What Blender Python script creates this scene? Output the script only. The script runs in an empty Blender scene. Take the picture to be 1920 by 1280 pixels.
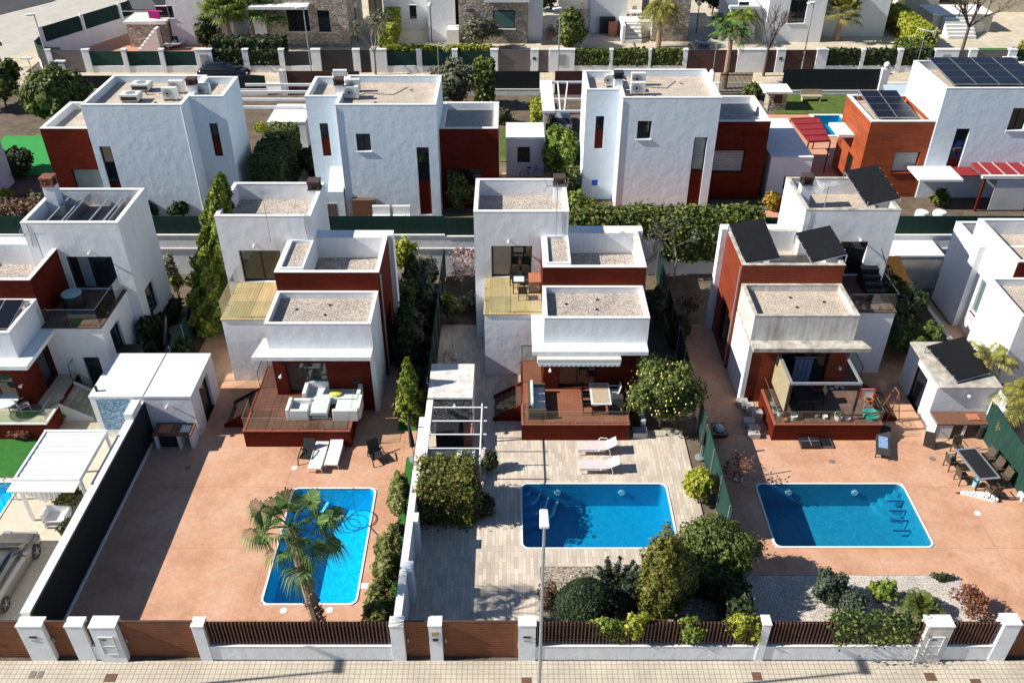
import bpy, bmesh, math, random
import numpy as np
from mathutils import Vector, Matrix
C = bpy.context.scene
COL = C.collection
R = math.radians
# ---------------------------------------------------------------- camera, sky, sun
FPX = 1656.0; PITCH = 35.07; CAMH = 29.0
cam = bpy.data.cameras.new('camera'); cam.sensor_width = 36; cam.lens = FPX / 1920 * 36
cam.shift_x = 3 / 1920; cam.clip_start = 0.5; cam.clip_end = 2000
camo = bpy.data.objects.new('camera', cam); COL.objects.link(camo)
camo.location = (0, 0, CAMH); camo.rotation_euler = (R(90 - PITCH), 0, 0); C.camera = camo
SUN_EL = 37.0; SUN_AZ = 6.3          # light travels towards +X, tipped by SUN_AZ towards +Y
w = bpy.data.worlds.new('World'); C.world = w; w.use_nodes = True
nt = w.node_tree; bg = nt.nodes['Background']
sky = nt.nodes.new('ShaderNodeTexSky'); sky.sky_type = 'NISHITA'; sky.sun_disc = False
sky.sun_elevation = R(SUN_EL); sky.sun_rotation = R(270 - SUN_AZ); sky.air_density = 1.0; sky.dust_density = 0.1; sky.ozone_density = 4.0
tint = nt.nodes.new('ShaderNodeMix'); tint.data_type = 'RGBA'; tint.blend_type = 'MULTIPLY'; tint.inputs[0].default_value = 1; tint.inputs[7].default_value = (1.0, .98, .97, 1)
nt.links.new(sky.outputs[0], tint.inputs[6]); nt.links.new(tint.outputs[2], bg.inputs[0]); bg.inputs[1].default_value = 0.074
sl = bpy.data.lights.new('sun', 'SUN'); sl.energy = 5.0; sl.angle = R(0.5); sl.color = (1.0, 0.945, 0.86)
so = bpy.data.objects.new('sun', sl); COL.objects.link(so)
dv = Vector((math.cos(R(SUN_EL)) * math.cos(R(SUN_AZ)), math.cos(R(SUN_EL)) * math.sin(R(SUN_AZ)), -math.sin(R(SUN_EL))))
so.rotation_euler = dv.to_track_quat('-Z', 'Y').to_euler(); so.location = (-60, -8, 60)
C.view_settings.view_transform = 'Standard'; C.view_settings.look = 'None'
C.view_settings.exposure = 0.7; C.view_settings.gamma = 1.0
C.cycles.max_bounces = 6; C.cycles.transparent_max_bounces = 10; C.cycles.caustics_reflective = False; C.cycles.caustics_refractive = False

# ---------------------------------------------------------------- measured points: a ray through the photo met with a known height or plane
_c, _s = math.cos(R(PITCH)), math.sin(R(PITCH))
def _ray(px, py):
    u = (px - 957) / FPX; v = (640 - py) / FPX
    return u, _c + v * _s, -_s + v * _c
def g(px, py, z=0.0):
    a, b, c = _ray(px, py); t = (CAMH - z) / -c
    return a * t, b * t
def fx(px, py, Y):
    a, b, c = _ray(px, py); t = Y / b
    return a * t, CAMH + c * t

# ---------------------------------------------------------------- mesh builder
XF = [1, 0.0, 0.0]
ORG = {}
class MB:
    def __init__(s): s.v = []; s.f = []; s.m = []; s.cur = 0
    def p(s, x, y, z):
        s.v.append((XF[0] * x + XF[1], y + XF[2], z)); return len(s.v) - 1
    def face(s, *i):
        s.f.append(tuple(i)); s.m.append(s.cur)
    def quad(s, a, b, c, d): s.face(s.p(*a), s.p(*b), s.p(*c), s.p(*d)); return s
    def hexa(s, P):      # 8 points: bottom 4, top 4
        i = [s.p(*q) for q in P]
        for q in ((3, 2, 1, 0), (4, 5, 6, 7), (0, 1, 5, 4), (1, 2, 6, 5), (2, 3, 7, 6), (3, 0, 4, 7)):
            s.face(*[i[k] for k in q])
        return s
    def box(s, x0, x1, y0, y1, z0, z1):
        s.hexa([(x0, y0, z0), (x1, y0, z0), (x1, y1, z0), (x0, y1, z0), (x0, y0, z1), (x1, y0, z1), (x1, y1, z1), (x0, y1, z1)])
        return s
    def bc(s, x, y, z, sx, sy, sz): return s.box(x - sx / 2, x + sx / 2, y - sy / 2, y + sy / 2, z, z + sz)
    def prism(s, poly, z0, z1):
        n = len(poly); a = [s.p(x, y, z0) for x, y in poly]; b = [s.p(x, y, z1) for x, y in poly]
        s.face(*a[::-1]); s.face(*b)
        for k in range(n): s.face(a[k], a[(k + 1) % n], b[(k + 1) % n], b[k])
        return s
    def prismx(s, poly, x0, x1):   # poly in (y,z), extruded along x
        n = len(poly); a = [s.p(x0, y, z) for y, z in poly]; b = [s.p(x1, y, z) for y, z in poly]
        s.face(*a[::-1]); s.face(*b)
        for k in range(n): s.face(a[k], a[(k + 1) % n], b[(k + 1) % n], b[k])
        return s
    def prismy(s, poly, y0, y1):   # poly in (x,z)
        n = len(poly); a = [s.p(x, y0, z) for x, z in poly]; b = [s.p(x, y1, z) for x, z in poly]
        s.face(*a[::-1]); s.face(*b)
        for k in range(n): s.face(a[k], a[(k + 1) % n], b[(k + 1) % n], b[k])
        return s
    def cyl(s, a, b, r0, r1=None, n=8, caps=True):
        r1 = r0 if r1 is None else r1
        a = Vector(a); b = Vector(b); d = (b - a)
        if d.length < 1e-6: return s
        d.normalize(); u = d.orthogonal().normalized(); w_ = d.cross(u)
        A = []; B = []
        for k in range(n):
            t = 2 * math.pi * k / n; o = u * math.cos(t) + w_ * math.sin(t)
            A.append(s.p(*(a + o * r0))); B.append(s.p(*(b + o * r1)))
        for k in range(n): s.face(A[k], A[(k + 1) % n], B[(k + 1) % n], B[k])
        if caps: s.face(*A[::-1]); s.face(*B)
        return s
    def tube(s, pts, r, n=6, r1=None):
        m = len(pts) - 1
        for k in range(m):
            ra = r if r1 is None else r + (r1 - r) * k / m; rb = r if r1 is None else r + (r1 - r) * (k + 1) / m
            s.cyl(pts[k], pts[k + 1], ra, rb, n, True)
        return s
    def sphere(s, c, rx, ry=None, rz=None, n=10, m=6):
        ry = rx if ry is None else ry; rz = rx if rz is None else rz
        rows = []
        for j in range(m + 1):
            th = math.pi * j / m; row = []
            if j in (0, m): row = [s.p(c[0], c[1], c[2] + rz * math.cos(th))]
            else:
                for k in range(n):
                    ph = 2 * math.pi * k / n
                    row.append(s.p(c[0] + rx * math.sin(th) * math.cos(ph), c[1] + ry * math.sin(th) * math.sin(ph), c[2] + rz * math.cos(th)))
            rows.append(row)
        for j in range(m):
            a, b = rows[j], rows[j + 1]
            for k in range(n):
                if j == 0: s.face(a[0], b[k], b[(k + 1) % n])
                elif j == m - 1: s.face(a[k], b[0], a[(k + 1) % n])
                else: s.face(a[k], b[k], b[(k + 1) % n], a[(k + 1) % n])
        return s
    def lathe(s, c, prof, n=14):   # prof: (r,z) list
        rows = [[s.p(c[0] + r * math.cos(2 * math.pi * k / n), c[1] + r * math.sin(2 * math.pi * k / n), c[2] + z) for k in range(n)] for r, z in prof]
        for a, b in zip(rows, rows[1:]):
            for k in range(n): s.face(a[k], a[(k + 1) % n], b[(k + 1) % n], b[k])
        s.face(*rows[0][::-1]); s.face(*rows[-1]); return s
    def sheet(s, x0, x1, y0, y1, z, holes=()):    # horizontal sheet with rectangular holes
        xs = sorted({x0, x1, *[h[0] for h in holes], *[h[1] for h in holes]}); ys = sorted({y0, y1, *[h[2] for h in holes], *[h[3] for h in holes]})
        xs = [x for x in xs if x0 <= x <= x1]; ys = [y for y in ys if y0 <= y <= y1]
        for a, b in zip(xs, xs[1:]):
            for c, d in zip(ys, ys[1:]):
                mx, my = (a + b) / 2, (c + d) / 2
                if any(h[0] < mx < h[1] and h[2] < my < h[3] for h in holes): continue
                s.quad((a, c, z), (b, c, z), (b, d, z), (a, d, z))
        return s
    def build(s, name, mat, parent=None, smooth=False, bevel=0, recalc=True):
        me = bpy.data.meshes.new(name)
        vs = np.array(s.v, dtype=float) if s.v else np.zeros((0, 3))
        if parent is None:
            lo = vs.min(0); hi = vs.max(0); org = ((lo[0] + hi[0]) / 2, (lo[1] + hi[1]) / 2, lo[2])
        else: org = ORG[parent]
        me.from_pydata((vs - np.array(org)).tolist(), [], s.f)
        mats = mat if isinstance(mat, (list, tuple)) else [mat]
        for q in mats: me.materials.append(q)
        if len(mats) > 1:
            for k, pl in enumerate(me.polygons): pl.material_index = s.m[k]
        if recalc:
            bm = bmesh.new(); bm.from_mesh(me)
            bmesh.ops.remove_doubles(bm, verts=bm.verts, dist=1e-5) if smooth else None
            bmesh.ops.recalc_face_normals(bm, faces=bm.faces)
            bm.to_mesh(me); bm.free()
        if smooth:
            for pl in me.polygons: pl.use_smooth = True
        o = bpy.data.objects.new(name, me); COL.objects.link(o)
        if parent is None: o.location = org; ORG[o] = org
        else: o.parent = parent; ORG[o] = org
        if bevel:
            md = o.modifiers.new('bevel', 'BEVEL'); md.width = bevel; md.segments = 2; md.limit_method = 'ANGLE'
        return o

def tag(o, label=None, cat=None, group=None, kind=None):
    if label: o['label'] = label
    if cat: o['category'] = cat
    if group: o['group'] = group
    if kind: o['kind'] = kind
    return o
def T(name, label, cat, loc, group=None, rz=None):
    """Empty at a thing's base. rz None: parts are written in world coordinates, else in local ones and turned by rz."""
    o = bpy.data.objects.new(name, None); COL.objects.link(o); o.empty_display_size = .2
    l = (XF[0] * loc[0] + XF[1], loc[1] + XF[2], loc[2] if len(loc) > 2 else 0.0)
    o.location = l; ORG[o] = l if rz is None else (0, 0, 0)
    if rz is not None: o.rotation_euler = (0, 0, rz)
    return tag(o, label, cat, group)
def S(name, mb, mat, **k): return tag(mb.build(name, mat, **k), kind='structure')
def copytree(o, loc, label=None, rz=None, parent=None):
    c = o.copy(); COL.objects.link(c)
    if parent is None:
        c.location = loc
        if rz is not None: c.rotation_euler = (0, 0, rz)
        if label: c['label'] = label
    else: c.parent = parent
    for ch in list(o.children): copytree(ch, None, parent=c)
    return c

# ---------------------------------------------------------------- materials
MATS = {}
def nodes(name):
    m = bpy.data.materials.new(name); m.use_nodes = True; MATS[name] = m
    return m, m.node_tree, m.node_tree.nodes['Principled BSDF']
def L(t, a, b): t.links.new(a, b)
def tc(t, scale=(1, 1, 1), world=False, expr=None):
    if world:
        n = t.nodes.new('ShaderNodeNewGeometry').outputs['Position']
    else: n = t.nodes.new('ShaderNodeTexCoord').outputs['Object']
    if expr == 'wall':     # (x+y, z, 0) so that brick textures lie flat on any upright face
        sp = t.nodes.new('ShaderNodeSeparateXYZ'); L(t, n, sp.inputs[0]); ad = t.nodes.new('ShaderNodeMath')
        L(t, sp.outputs[0], ad.inputs[0]); L(t, sp.outputs[1], ad.inputs[1]); cb = t.nodes.new('ShaderNodeCombineXYZ')
        L(t, ad.outputs[0], cb.inputs[0]); L(t, sp.outputs[2], cb.inputs[1]); n = cb.outputs[0]
    if expr == 'turn':
        mp = t.nodes.new('ShaderNodeMapping'); mp.inputs['Rotation'].default_value = (0, 0, R(90)); L(t, n, mp.inputs[0]); n = mp.outputs[0]
    mp = t.nodes.new('ShaderNodeMapping'); mp.inputs['Scale'].default_value = scale; L(t, n, mp.inputs[0])
    return mp.outputs[0]
def noise(t, vec, scale, detail=5, rough=.6):
    n = t.nodes.new('ShaderNodeTexNoise'); n.inputs['Scale'].default_value = scale; n.inputs['Detail'].default_value = detail
    n.inputs['Roughness'].default_value = rough; L(t, vec, n.inputs['Vector']); return n.outputs['Fac']
def ramp(t, fac, stops):
    r = t.nodes.new('ShaderNodeValToRGB'); e = r.color_ramp.elements
    while len(e) < len(stops): e.new(.5)
    for k, (p, c) in enumerate(stops): e[k].position = p; e[k].color = (*c, 1)
    L(t, fac, r.inputs[0]); return r.outputs[0]
def mul(t, a, b, fac=1.0, mode='MULTIPLY'):
    m = t.nodes.new('ShaderNodeMix'); m.data_type = 'RGBA'; m.blend_type = mode; m.inputs[0].default_value = fac
    for s_, q in ((6, a), (7, b)):
        if isinstance(q, tuple): m.inputs[s_].default_value = (*q, 1)
        else: L(t, q, m.inputs[s_])
    return m.outputs[2]
def bump(t, b, h, strength, dist=.05, prev=None):
    n = t.nodes.new('ShaderNodeBump'); n.inputs['Strength'].default_value = strength; n.inputs['Distance'].default_value = dist
    L(t, h, n.inputs['Height'])
    if prev: L(t, prev, n.inputs['Normal'])
    if b: L(t, n.outputs[0], b.inputs['Normal'])
    return n.outputs[0]
def mk(name, c1, c2=None, scale=2.0, rough=.8, bmp=0, bs=30, bd=.02, metal=0, stops=(.35, .65), spec=.35, fine=0):
    m, t, b = nodes(name); b.inputs['Roughness'].default_value = rough; b.inputs['Metallic'].default_value = metal
    b.inputs['Specular IOR Level'].default_value = spec
    v = tc(t)
    c2 = c2 or tuple(x * .86 for x in c1)
    col = ramp(t, noise(t, v, scale), [(stops[0], c1), (stops[1], c2)])
    if fine:
        f = ramp(t, noise(t, v, scale * 18, 3), [(.3, (1 - fine,) * 3), (.7, (1, 1, 1))]); col = mul(t, col, f)
    L(t, col, b.inputs['Base Color'])
    if bmp: bump(t, b, noise(t, v, bs), bmp, bd)
    return m
# white render: hand-trowelled, faintly stained
def render_mat(name, c, dirt, amt=.25, wave=.35):
    m, t, b = nodes(name); b.inputs['Roughness'].default_value = .9; b.inputs['Specular IOR Level'].default_value = .15
    v = tc(t, (1, 1, 1)); vs = tc(t, (1.5, 1.5, .35))
    a = ramp(t, noise(t, vs, 1.1, 6), [(.42, c), (.72, tuple(c[k] * (1 - amt) + dirt[k] * amt for k in range(3)))])
    f = ramp(t, noise(t, v, 7, 4), [(.3, (.93, .93, .93)), (.7, (1, 1, 1))])
    f = mul(t, f, ramp(t, noise(t, tc(t, (5, 5, .22)), 1.6, 5, .7), [(.46, (1, 1, 1)), (.76, tuple(1 - 1.5 * amt * (1 - x) for x in (.75, .73, .70)))]))
    L(t, mul(t, a, f), b.inputs['Base Color'])
    n1 = bump(t, None, noise(t, v, 1.6, 3, .5), wave, .06)
    bump(t, b, noise(t, v, 24, 4), .25, .008, n1); return m
WHITE = render_mat('white_render', (.77, .785, .80), (.5, .47, .42), .22)
WHITE2 = render_mat('white_render_rough', (.70, .785, .845), (.55, .53, .5), .2, .38)
WHITEW = render_mat('white_render_weathered', (.70, .68, .64), (.28, .24, .2), .75)
COPE = mk('coping_stone', (.76, .745, .715), (.70, .68, .64), 1.5, .85, fine=.1)
COPEW = mk('coping_weathered', (.62, .58, .5), (.3, .27, .22), 2.2, .9, fine=.25)
CONC = mk('concrete', (.5, .48, .44), (.36, .34, .31), 1.5, .9, .2, 30, fine=.15)
def plank_mat(name, c1, c2, rowh=.14, rough=.6, spec=.18):
    m, t, b = nodes(name); b.inputs['Roughness'].default_value = rough; b.inputs['Specular IOR Level'].default_value = spec
    v = tc(t, expr='wall')
    br = t.nodes.new('ShaderNodeTexBrick'); L(t, v, br.inputs['Vector']); br.inputs['Scale'].default_value = 1
    br.inputs['Color1'].default_value = (*c1, 1); br.inputs['Color2'].default_value = (*c2, 1); br.inputs['Mortar'].default_value = (c1[0] * .35, c1[1] * .35, c1[2] * .35, 1)
    br.inputs['Brick Width'].default_value = 2.4; br.inputs['Row Height'].default_value = rowh; br.inputs['Mortar Size'].default_value = .008; br.inputs['Mortar Smooth'].default_value = .2
    n = ramp(t, noise(t, tc(t, (1, 1, 6)), 2.5, 6), [(.3, (.78, .78, .78)), (.7, (1.08, 1.05, 1.03))])
    fd = ramp(t, noise(t, tc(t, (.6, .6, 1.2)), 1.0, 5, .65), [(.35, (.86, .86, .86)), (.68, (1.22, 1.2, 1.18))])
    L(t, mul(t, mul(t, br.outputs['Color'], n), fd), b.inputs['Base Color'])
    bump(t, b, br.outputs['Fac'], -.5, .01); return m
REDP = plank_mat('red_cladding', (.125, .020, .0115), (.102, .017, .010), spec=.04)
REDP2 = plank_mat('orange_red_cladding', (.36, .085, .03), (.30, .065, .026))
def brick_floor(name, c1, c2, mortar, bw, rh, ms=.006, turn=False, world=False, var=None, rough=.7, off=.5, fine=.12, bstr=.3):
    m, t, b = nodes(name); b.inputs['Roughness'].default_value = rough; b.inputs['Specular IOR Level'].default_value = .3
    v = tc(t, world=True, expr='turn' if turn else None)
    br = t.nodes.new('ShaderNodeTexBrick'); L(t, v, br.inputs['Vector']); br.inputs['Scale'].default_value = 1; br.offset = off
    br.inputs['Color1'].default_value = (*c1, 1); br.inputs['Color2'].default_value = (*c2, 1); br.inputs['Mortar'].default_value = (*mortar, 1)
    br.inputs['Brick Width'].default_value = bw; br.inputs['Row Height'].default_value = rh; br.inputs['Mortar Size'].default_value = ms; br.inputs['Mortar Smooth'].default_value = .1
    v2 = tc(t, world=True)
    n = ramp(t, noise(t, v2, .7, 6), [(.3, (.8, .79, .78)), (.7, (1.08, 1.07, 1.06))])
    n2 = ramp(t, noise(t, v2, 20, 3), [(.3, (1 - fine,) * 3), (.7, (1, 1, 1))])
    L(t, mul(t, mul(t, br.outputs['Color'], n), n2), b.inputs['Base Color'])
    bump(t, b, br.outputs['Fac'], -bstr, .006); return m
PAVE = brick_floor('pavement_tiles', (.56, .50, .41), (.52, .465, .38), (.33, .285, .22), .2, .2, .016, off=0)
PAVE2 = brick_floor('pavement_far', (.64, .54, .40), (.58, .49, .36), (.42, .35, .25), .4, .4, .02, off=0)
PLANKT = brick_floor('stone_plank_tiles', (.70, .61, .50), (.52, .445, .36), (.36, .31, .25), .62, .165, .007, turn=True, fine=.16)
DECKR = brick_floor('dark_red_deck', (.155, .072, .045), (.125, .058, .038), (.05, .025, .02), .36, .36, .012, off=0)
DECKB = brick_floor('brown_tiles', (.17, .105, .075), (.135, .085, .062), (.07, .045, .035), .3, .3, .01, off=0)
DECKO = brick_floor('terracotta_deck', (.30, .115, .065), (.26, .10, .058), (.12, .05, .03), .36, .12, .01, off=.5)
DECKY = brick_floor('pale_timber', (.66, .50, .27), (.56, .41, .21), (.30, .20, .10), 2.2, .14, .008, turn=True, fine=.2)
CREAM = brick_floor('cream_tiles', (.62, .55, .42), (.57, .5, .38), (.4, .34, .25), .5, .5, .01, off=0)
GREYT = brick_floor('grey_tiles', (.36, .37, .38), (.32, .33, .34), (.2, .2, .2), .5, .5, .012, off=0)
def concrete_print(name, c1, c2, c3, joints=True):
    m, t, b = nodes(name); b.inputs['Roughness'].default_value = .72; b.inputs['Specular IOR Level'].default_value = .3
    v = tc(t, world=True)
    a = ramp(t, noise(t, v, .45, 7, .65), [(.3, c1), (.5, c2), (.72, c3)])
    f = ramp(t, noise(t, v, 5, 5), [(.3, (.86, .85, .84)), (.7, (1.04, 1.04, 1.04))])
    col = mul(t, a, f)
    vo = t.nodes.new('ShaderNodeTexVoronoi'); vo.feature = 'DISTANCE_TO_EDGE'; vo.inputs['Scale'].default_value = 2.2
    nz = t.nodes.new('ShaderNodeTexNoise'); nz.inputs['Scale'].default_value = 3; L(t, v, nz.inputs['Vector'])
    mx = mul(t, v, nz.outputs['Color'], .12, 'MIX'); L(t, mx, vo.inputs['Vector'])
    ln = ramp(t, vo.outputs['Distance'], [(.0, (.86, .84, .82)), (.035, (1, 1, 1))])
    L(t, mul(t, col, ln, .55), b.inputs['Base Color'])
    if joints:
        br = t.nodes.new('ShaderNodeTexBrick'); L(t, v, br.inputs['Vector']); br.inputs['Scale'].default_value = 1; br.offset = 0; br.inputs['Brick Width'].default_value = 5.2; br.inputs['Row Height'].default_value = 3.7; br.inputs['Mortar Size'].default_value = .012
        br.inputs['Color1'].default_value = br.inputs['Color2'].default_value = (1, 1, 1, 1); br.inputs['Mortar'].default_value = (.72, .68, .66, 1)
        st = ramp(t, noise(t, v, 1.3, 7, .7), [(.55, (1, 1, 1)), (.72, (.80, .77, .75))])
        L(t, mul(t, mul(t, mul(t, col, ln, .55), br.outputs['Color']), st), b.inputs['Base Color'])
    bump(t, b, noise(t, v, 12, 5), .25, .01); return m
TERRA = concrete_print('terracotta_concrete', (.43, .225, .135), (.55, .31, .195), (.60, .385, .27))
TERRA2 = concrete_print('far_terracotta', (.50, .24, .15), (.56, .28, .18), (.6, .32, .2))
BEIGEC = concrete_print('beige_concrete', (.52, .45, .35), (.60, .52, .41), (.66, .58, .46))
EARTH = mk('garden_soil', (.115, .082, .058), (.19, .145, .10), 1.3, .95, .5, 14, .05, fine=.35)
ASPH = mk('asphalt', (.50, .46, .40), (.43, .40, .345), .6, .9, .2, 60, fine=.12)
ASPHD = mk('asphalt_dark', (.06, .06, .06), (.05, .05, .05), .6, .9, .2, 60, fine=.2)
def gravel(name, cols, scale=16, bs=.6):
    m, t, b = nodes(name); b.inputs['Roughness'].default_value = .9; b.inputs['Specular IOR Level'].default_value = .2
    v = tc(t, world=True)
    vo = t.nodes.new('ShaderNodeTexVoronoi'); vo.inputs['Scale'].default_value = scale; L(t, v, vo.inputs['Vector'])
    sp = t.nodes.new('ShaderNodeSeparateColor'); L(t, vo.outputs['Color'], sp.inputs[0])
    a = ramp(t, sp.outputs[0], [(.0, cols[0]), (.5, cols[1]), (1.0, cols[2])])
    d = ramp(t, vo.outputs['Distance'], [(.25, (1, 1, 1)), (.75, (.45, .42, .4))])
    big = ramp(t, noise(t, v, 1.1, 5), [(.35, (.82, .82, .82)), (.65, (1.05, 1.04, 1.03))])
    L(t, mul(t, mul(t, a, d), big), b.inputs['Base Color'])
    bump(t, b, vo.outputs['Distance'], -bs, .03); return m
GRAV = gravel('pebble_roof', [(.44, .38, .32), (.56, .50, .44), (.68, .62, .56)], 15, .5)
GRAVF = gravel('fine_gravel_roof', [(.55, .47, .38), (.66, .57, .47), (.76, .67, .56)], 20)
GRAVG = gravel('grey_gravel_roof', [(.36, .36, .36), (.44, .43, .42), (.52, .5, .48)], 20)
PEBW = gravel('white_pebbles', [(.56, .51, .44), (.68, .62, .55), (.8, .76, .70)], 24, .4)
def stone_mat(name, cols, scale, mort):
    m, t, b = nodes(name); b.inputs['Roughness'].default_value = .9
    v = tc(t)
    mp = t.nodes.new('ShaderNodeMapping'); mp.inputs['Scale'].default_value = (1, 1, 1.8); L(t, v, mp.inputs[0]); v = mp.outputs[0]
    vo = t.nodes.new('ShaderNodeTexVoronoi'); vo.inputs['Scale'].default_value = scale; L(t, v, vo.inputs['Vector'])
    ve = t.nodes.new('ShaderNodeTexVoronoi'); ve.feature = 'DISTANCE_TO_EDGE'; ve.inputs['Scale'].default_value = scale; L(t, v, ve.inputs['Vector'])
    sp = t.nodes.new('ShaderNodeSeparateColor'); L(t, vo.outputs['Color'], sp.inputs[0])
    a = ramp(t, sp.outputs[0], [(.0, cols[0]), (.5, cols[1]), (1.0, cols[2])])
    e = ramp(t, ve.outputs['Distance'], [(.02, mort), (.09, (1, 1, 1))])
    L(t, mul(t, a, e), b.inputs['Base Color'])
    bump(t, b, ve.outputs['Distance'], .9, .06); return m
STONE = stone_mat('rubble_stone', [(.26, .215, .17), (.40, .34, .28), (.52, .46, .39)], 2.6, (.5, .47, .44))
STONEG = stone_mat('grey_split_stone', [(.09, .09, .095), (.16, .155, .15), (.26, .25, .24)], 5, (.3, .3, .3))
MOSAIC = stone_mat('blue_mosaic', [(.05, .14, .28), (.14, .30, .45), (.42, .52, .60)], 11, (.6, .6, .6))
BLACK = mk('black_metal', (.018, .018, .02), (.024, .024, .026), 5, .35)
BROWNM = mk('brown_metal', (.10, .055, .04), (.075, .04, .03), 4, .5)
SLAT = mk('slat_wood', (.125, .055, .038), (.085, .038, .028), 6, .5)
GATE = plank_mat('gate_brown', (.20, .082, .042), (.18, .072, .037), .125, .6, .1)
GATEG = mk('grey_gate', (.135, .12, .115), (.12, .108, .104), 3, .5)
GATEB = mk('dark_gate', (.028, .027, .027), (.022, .021, .021), 3, .5)
GATEM = mk('dark_brown_gate', (.075, .03, .026), (.06, .026, .022), 3, .5)
WMET = mk('white_metal', (.78, .78, .77), (.72, .72, .71), 4, .35)
GREYM = mk('grey_metal', (.36, .38, .40), (.30, .32, .34), 4, .4, metal=.4)
CHIMB = mk('chimney_cowl', (.085, .05, .038), (.045, .032, .027), 4, .7, .3, 20)
CHIMR = mk('rusty_cowl', (.30, .10, .055), (.12, .06, .04), 5, .8, .3, 20)
def mesh_green(name, c1, c2):
    m, t, b = nodes(name); b.inputs['Roughness'].default_value = .75; b.inputs['Specular IOR Level'].default_value = .2
    v = tc(t, expr='wall')
    w_ = ramp(t, noise(t, tc(t, (6, 6, .5)), 1.5, 4), [(.3, c1), (.7, c2)])
    f = ramp(t, noise(t, tc(t, (1, 1, 1)), 45, 2), [(.3, (.72, .74, .72)), (.7, (1.15, 1.15, 1.15))])
    L(t, mul(t, w_, f), b.inputs['Base Color']); bump(t, b, noise(t, tc(t, (8, 8, 1)), 4, 3), .5, .03); return m
GREENM = mesh_green('green_screen', (.006, .026, .022), (.011, .044, .034))
GREENL = mesh_green('green_screen_light', (.009, .036, .028), (.022, .066, .05))
DARKM = mesh_green('black_screen', (.010, .016, .018), (.016, .024, .026))
def glassy(name, c, rough=.04, spec=.8):
    m, t, b = nodes(name); b.inputs['Base Color'].default_value = (*c, 1); b.inputs['Roughness'].default_value = rough
    b.inputs['Specular IOR Level'].default_value = spec; return m
DGLASS = glassy('dark_window_glass', (.014, .018, .022), .03, 1.0)
TGLASS = glassy('teal_window_glass', (.09, .16, .15), .06)
def clear(name, tint, refl=.12):
    m = bpy.data.materials.new(name); m.use_nodes = True; t = m.node_tree; t.nodes.clear()
    o = t.nodes.new('ShaderNodeOutputMaterial'); tr = t.nodes.new('ShaderNodeBsdfTransparent'); tr.inputs[0].default_value = (*tint, 1)
    gl = t.nodes.new('ShaderNodeBsdfGlossy'); gl.inputs['Roughness'].default_value = .03
    mx = t.nodes.new('ShaderNodeMixShader'); lw = t.nodes.new('ShaderNodeLayerWeight'); lw.inputs[0].default_value = .25
    mr = t.nodes.new('ShaderNodeMath'); mr.operation = 'MULTIPLY_ADD'; mr.inputs[1].default_value = .5; mr.inputs[2].default_value = refl * .4
    L(t, lw.outputs['Fresnel'], mr.inputs[0]); L(t, mr.outputs[0], mx.inputs[0]); L(t, tr.outputs[0], mx.inputs[1]); L(t, gl.outputs[0], mx.inputs[2]); L(t, mx.outputs[0], o.inputs[0])
    return m
CGLASS = clear('clear_glass', (.80, .88, .84), .1)
def water_mat(name, tint):
    m = bpy.data.materials.new(name); m.use_nodes = True; t = m.node_tree; t.nodes.clear()
    o = t.nodes.new('ShaderNodeOutputMaterial'); tr = t.nodes.new('ShaderNodeBsdfTransparent'); tr.inputs[0].default_value = (*tint, 1)
    gl = t.nodes.new('ShaderNodeBsdfGlossy'); gl.inputs['Roughness'].default_value = .05
    mx = t.nodes.new('ShaderNodeMixShader'); fr = t.nodes.new('ShaderNodeLayerWeight'); fr.inputs[0].default_value = .3
    pw = t.nodes.new('ShaderNodeMath'); pw.operation = 'MULTIPLY_ADD'; pw.inputs[1].default_value = .10; pw.inputs[2].default_value = .02
    v = tc(t, world=True); nb = bump(t, None, noise(t, v, 5, 4), .35, .03)
    L(t, nb, gl.inputs['Normal']); L(t, fr.outputs['Facing'], pw.inputs[0])
    L(t, pw.outputs[0], mx.inputs[0]); L(t, tr.outputs[0], mx.inputs[1]); L(t, gl.outputs[0], mx.inputs[2]); L(t, mx.outputs[0], o.inputs[0])
    return m
WATER = water_mat('pool_water', (.50, .88, .97)); WATER2 = water_mat('pool_water_calm', (.62, .86, .93))
def pool_tiles(name, c1, c2, mortar):
    m, t, b = nodes(name); b.inputs['Roughness'].default_value = .4
    v = tc(t)
    vo = t.nodes.new('ShaderNodeTexVoronoi'); vo.inputs['Scale'].default_value = 9; L(t, v, vo.inputs['Vector'])
    sp = t.nodes.new('ShaderNodeSeparateColor'); L(t, vo.outputs['Color'], sp.inputs[0])
    a = ramp(t, sp.outputs[0], [(.0, c1), (1.0, c2)])
    n = ramp(t, noise(t, v, 1.4, 4), [(.3, (.9, .93, .95)), (.7, (1.05, 1.04, 1.03))])
    L(t, mul(t, a, n), b.inputs['Base Color']); return m
PTILE = pool_tiles('pool_tile_bright', (.0, .46, .66), (.015, .62, .84), (.5, .6, .6))
PTILE2 = pool_tiles('pool_tile_blue', (.0, .27, .46), (.005, .33, .53), (.5, .6, .6))
PTILE3 = pool_tiles('pool_tile_deep', (.01, .22, .35), (.02, .28, .40), (.5, .6, .6))
PSTEP = mk('pool_step_edge', (.75, .85, .9), (.7, .8, .86), 3, .5)
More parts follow.
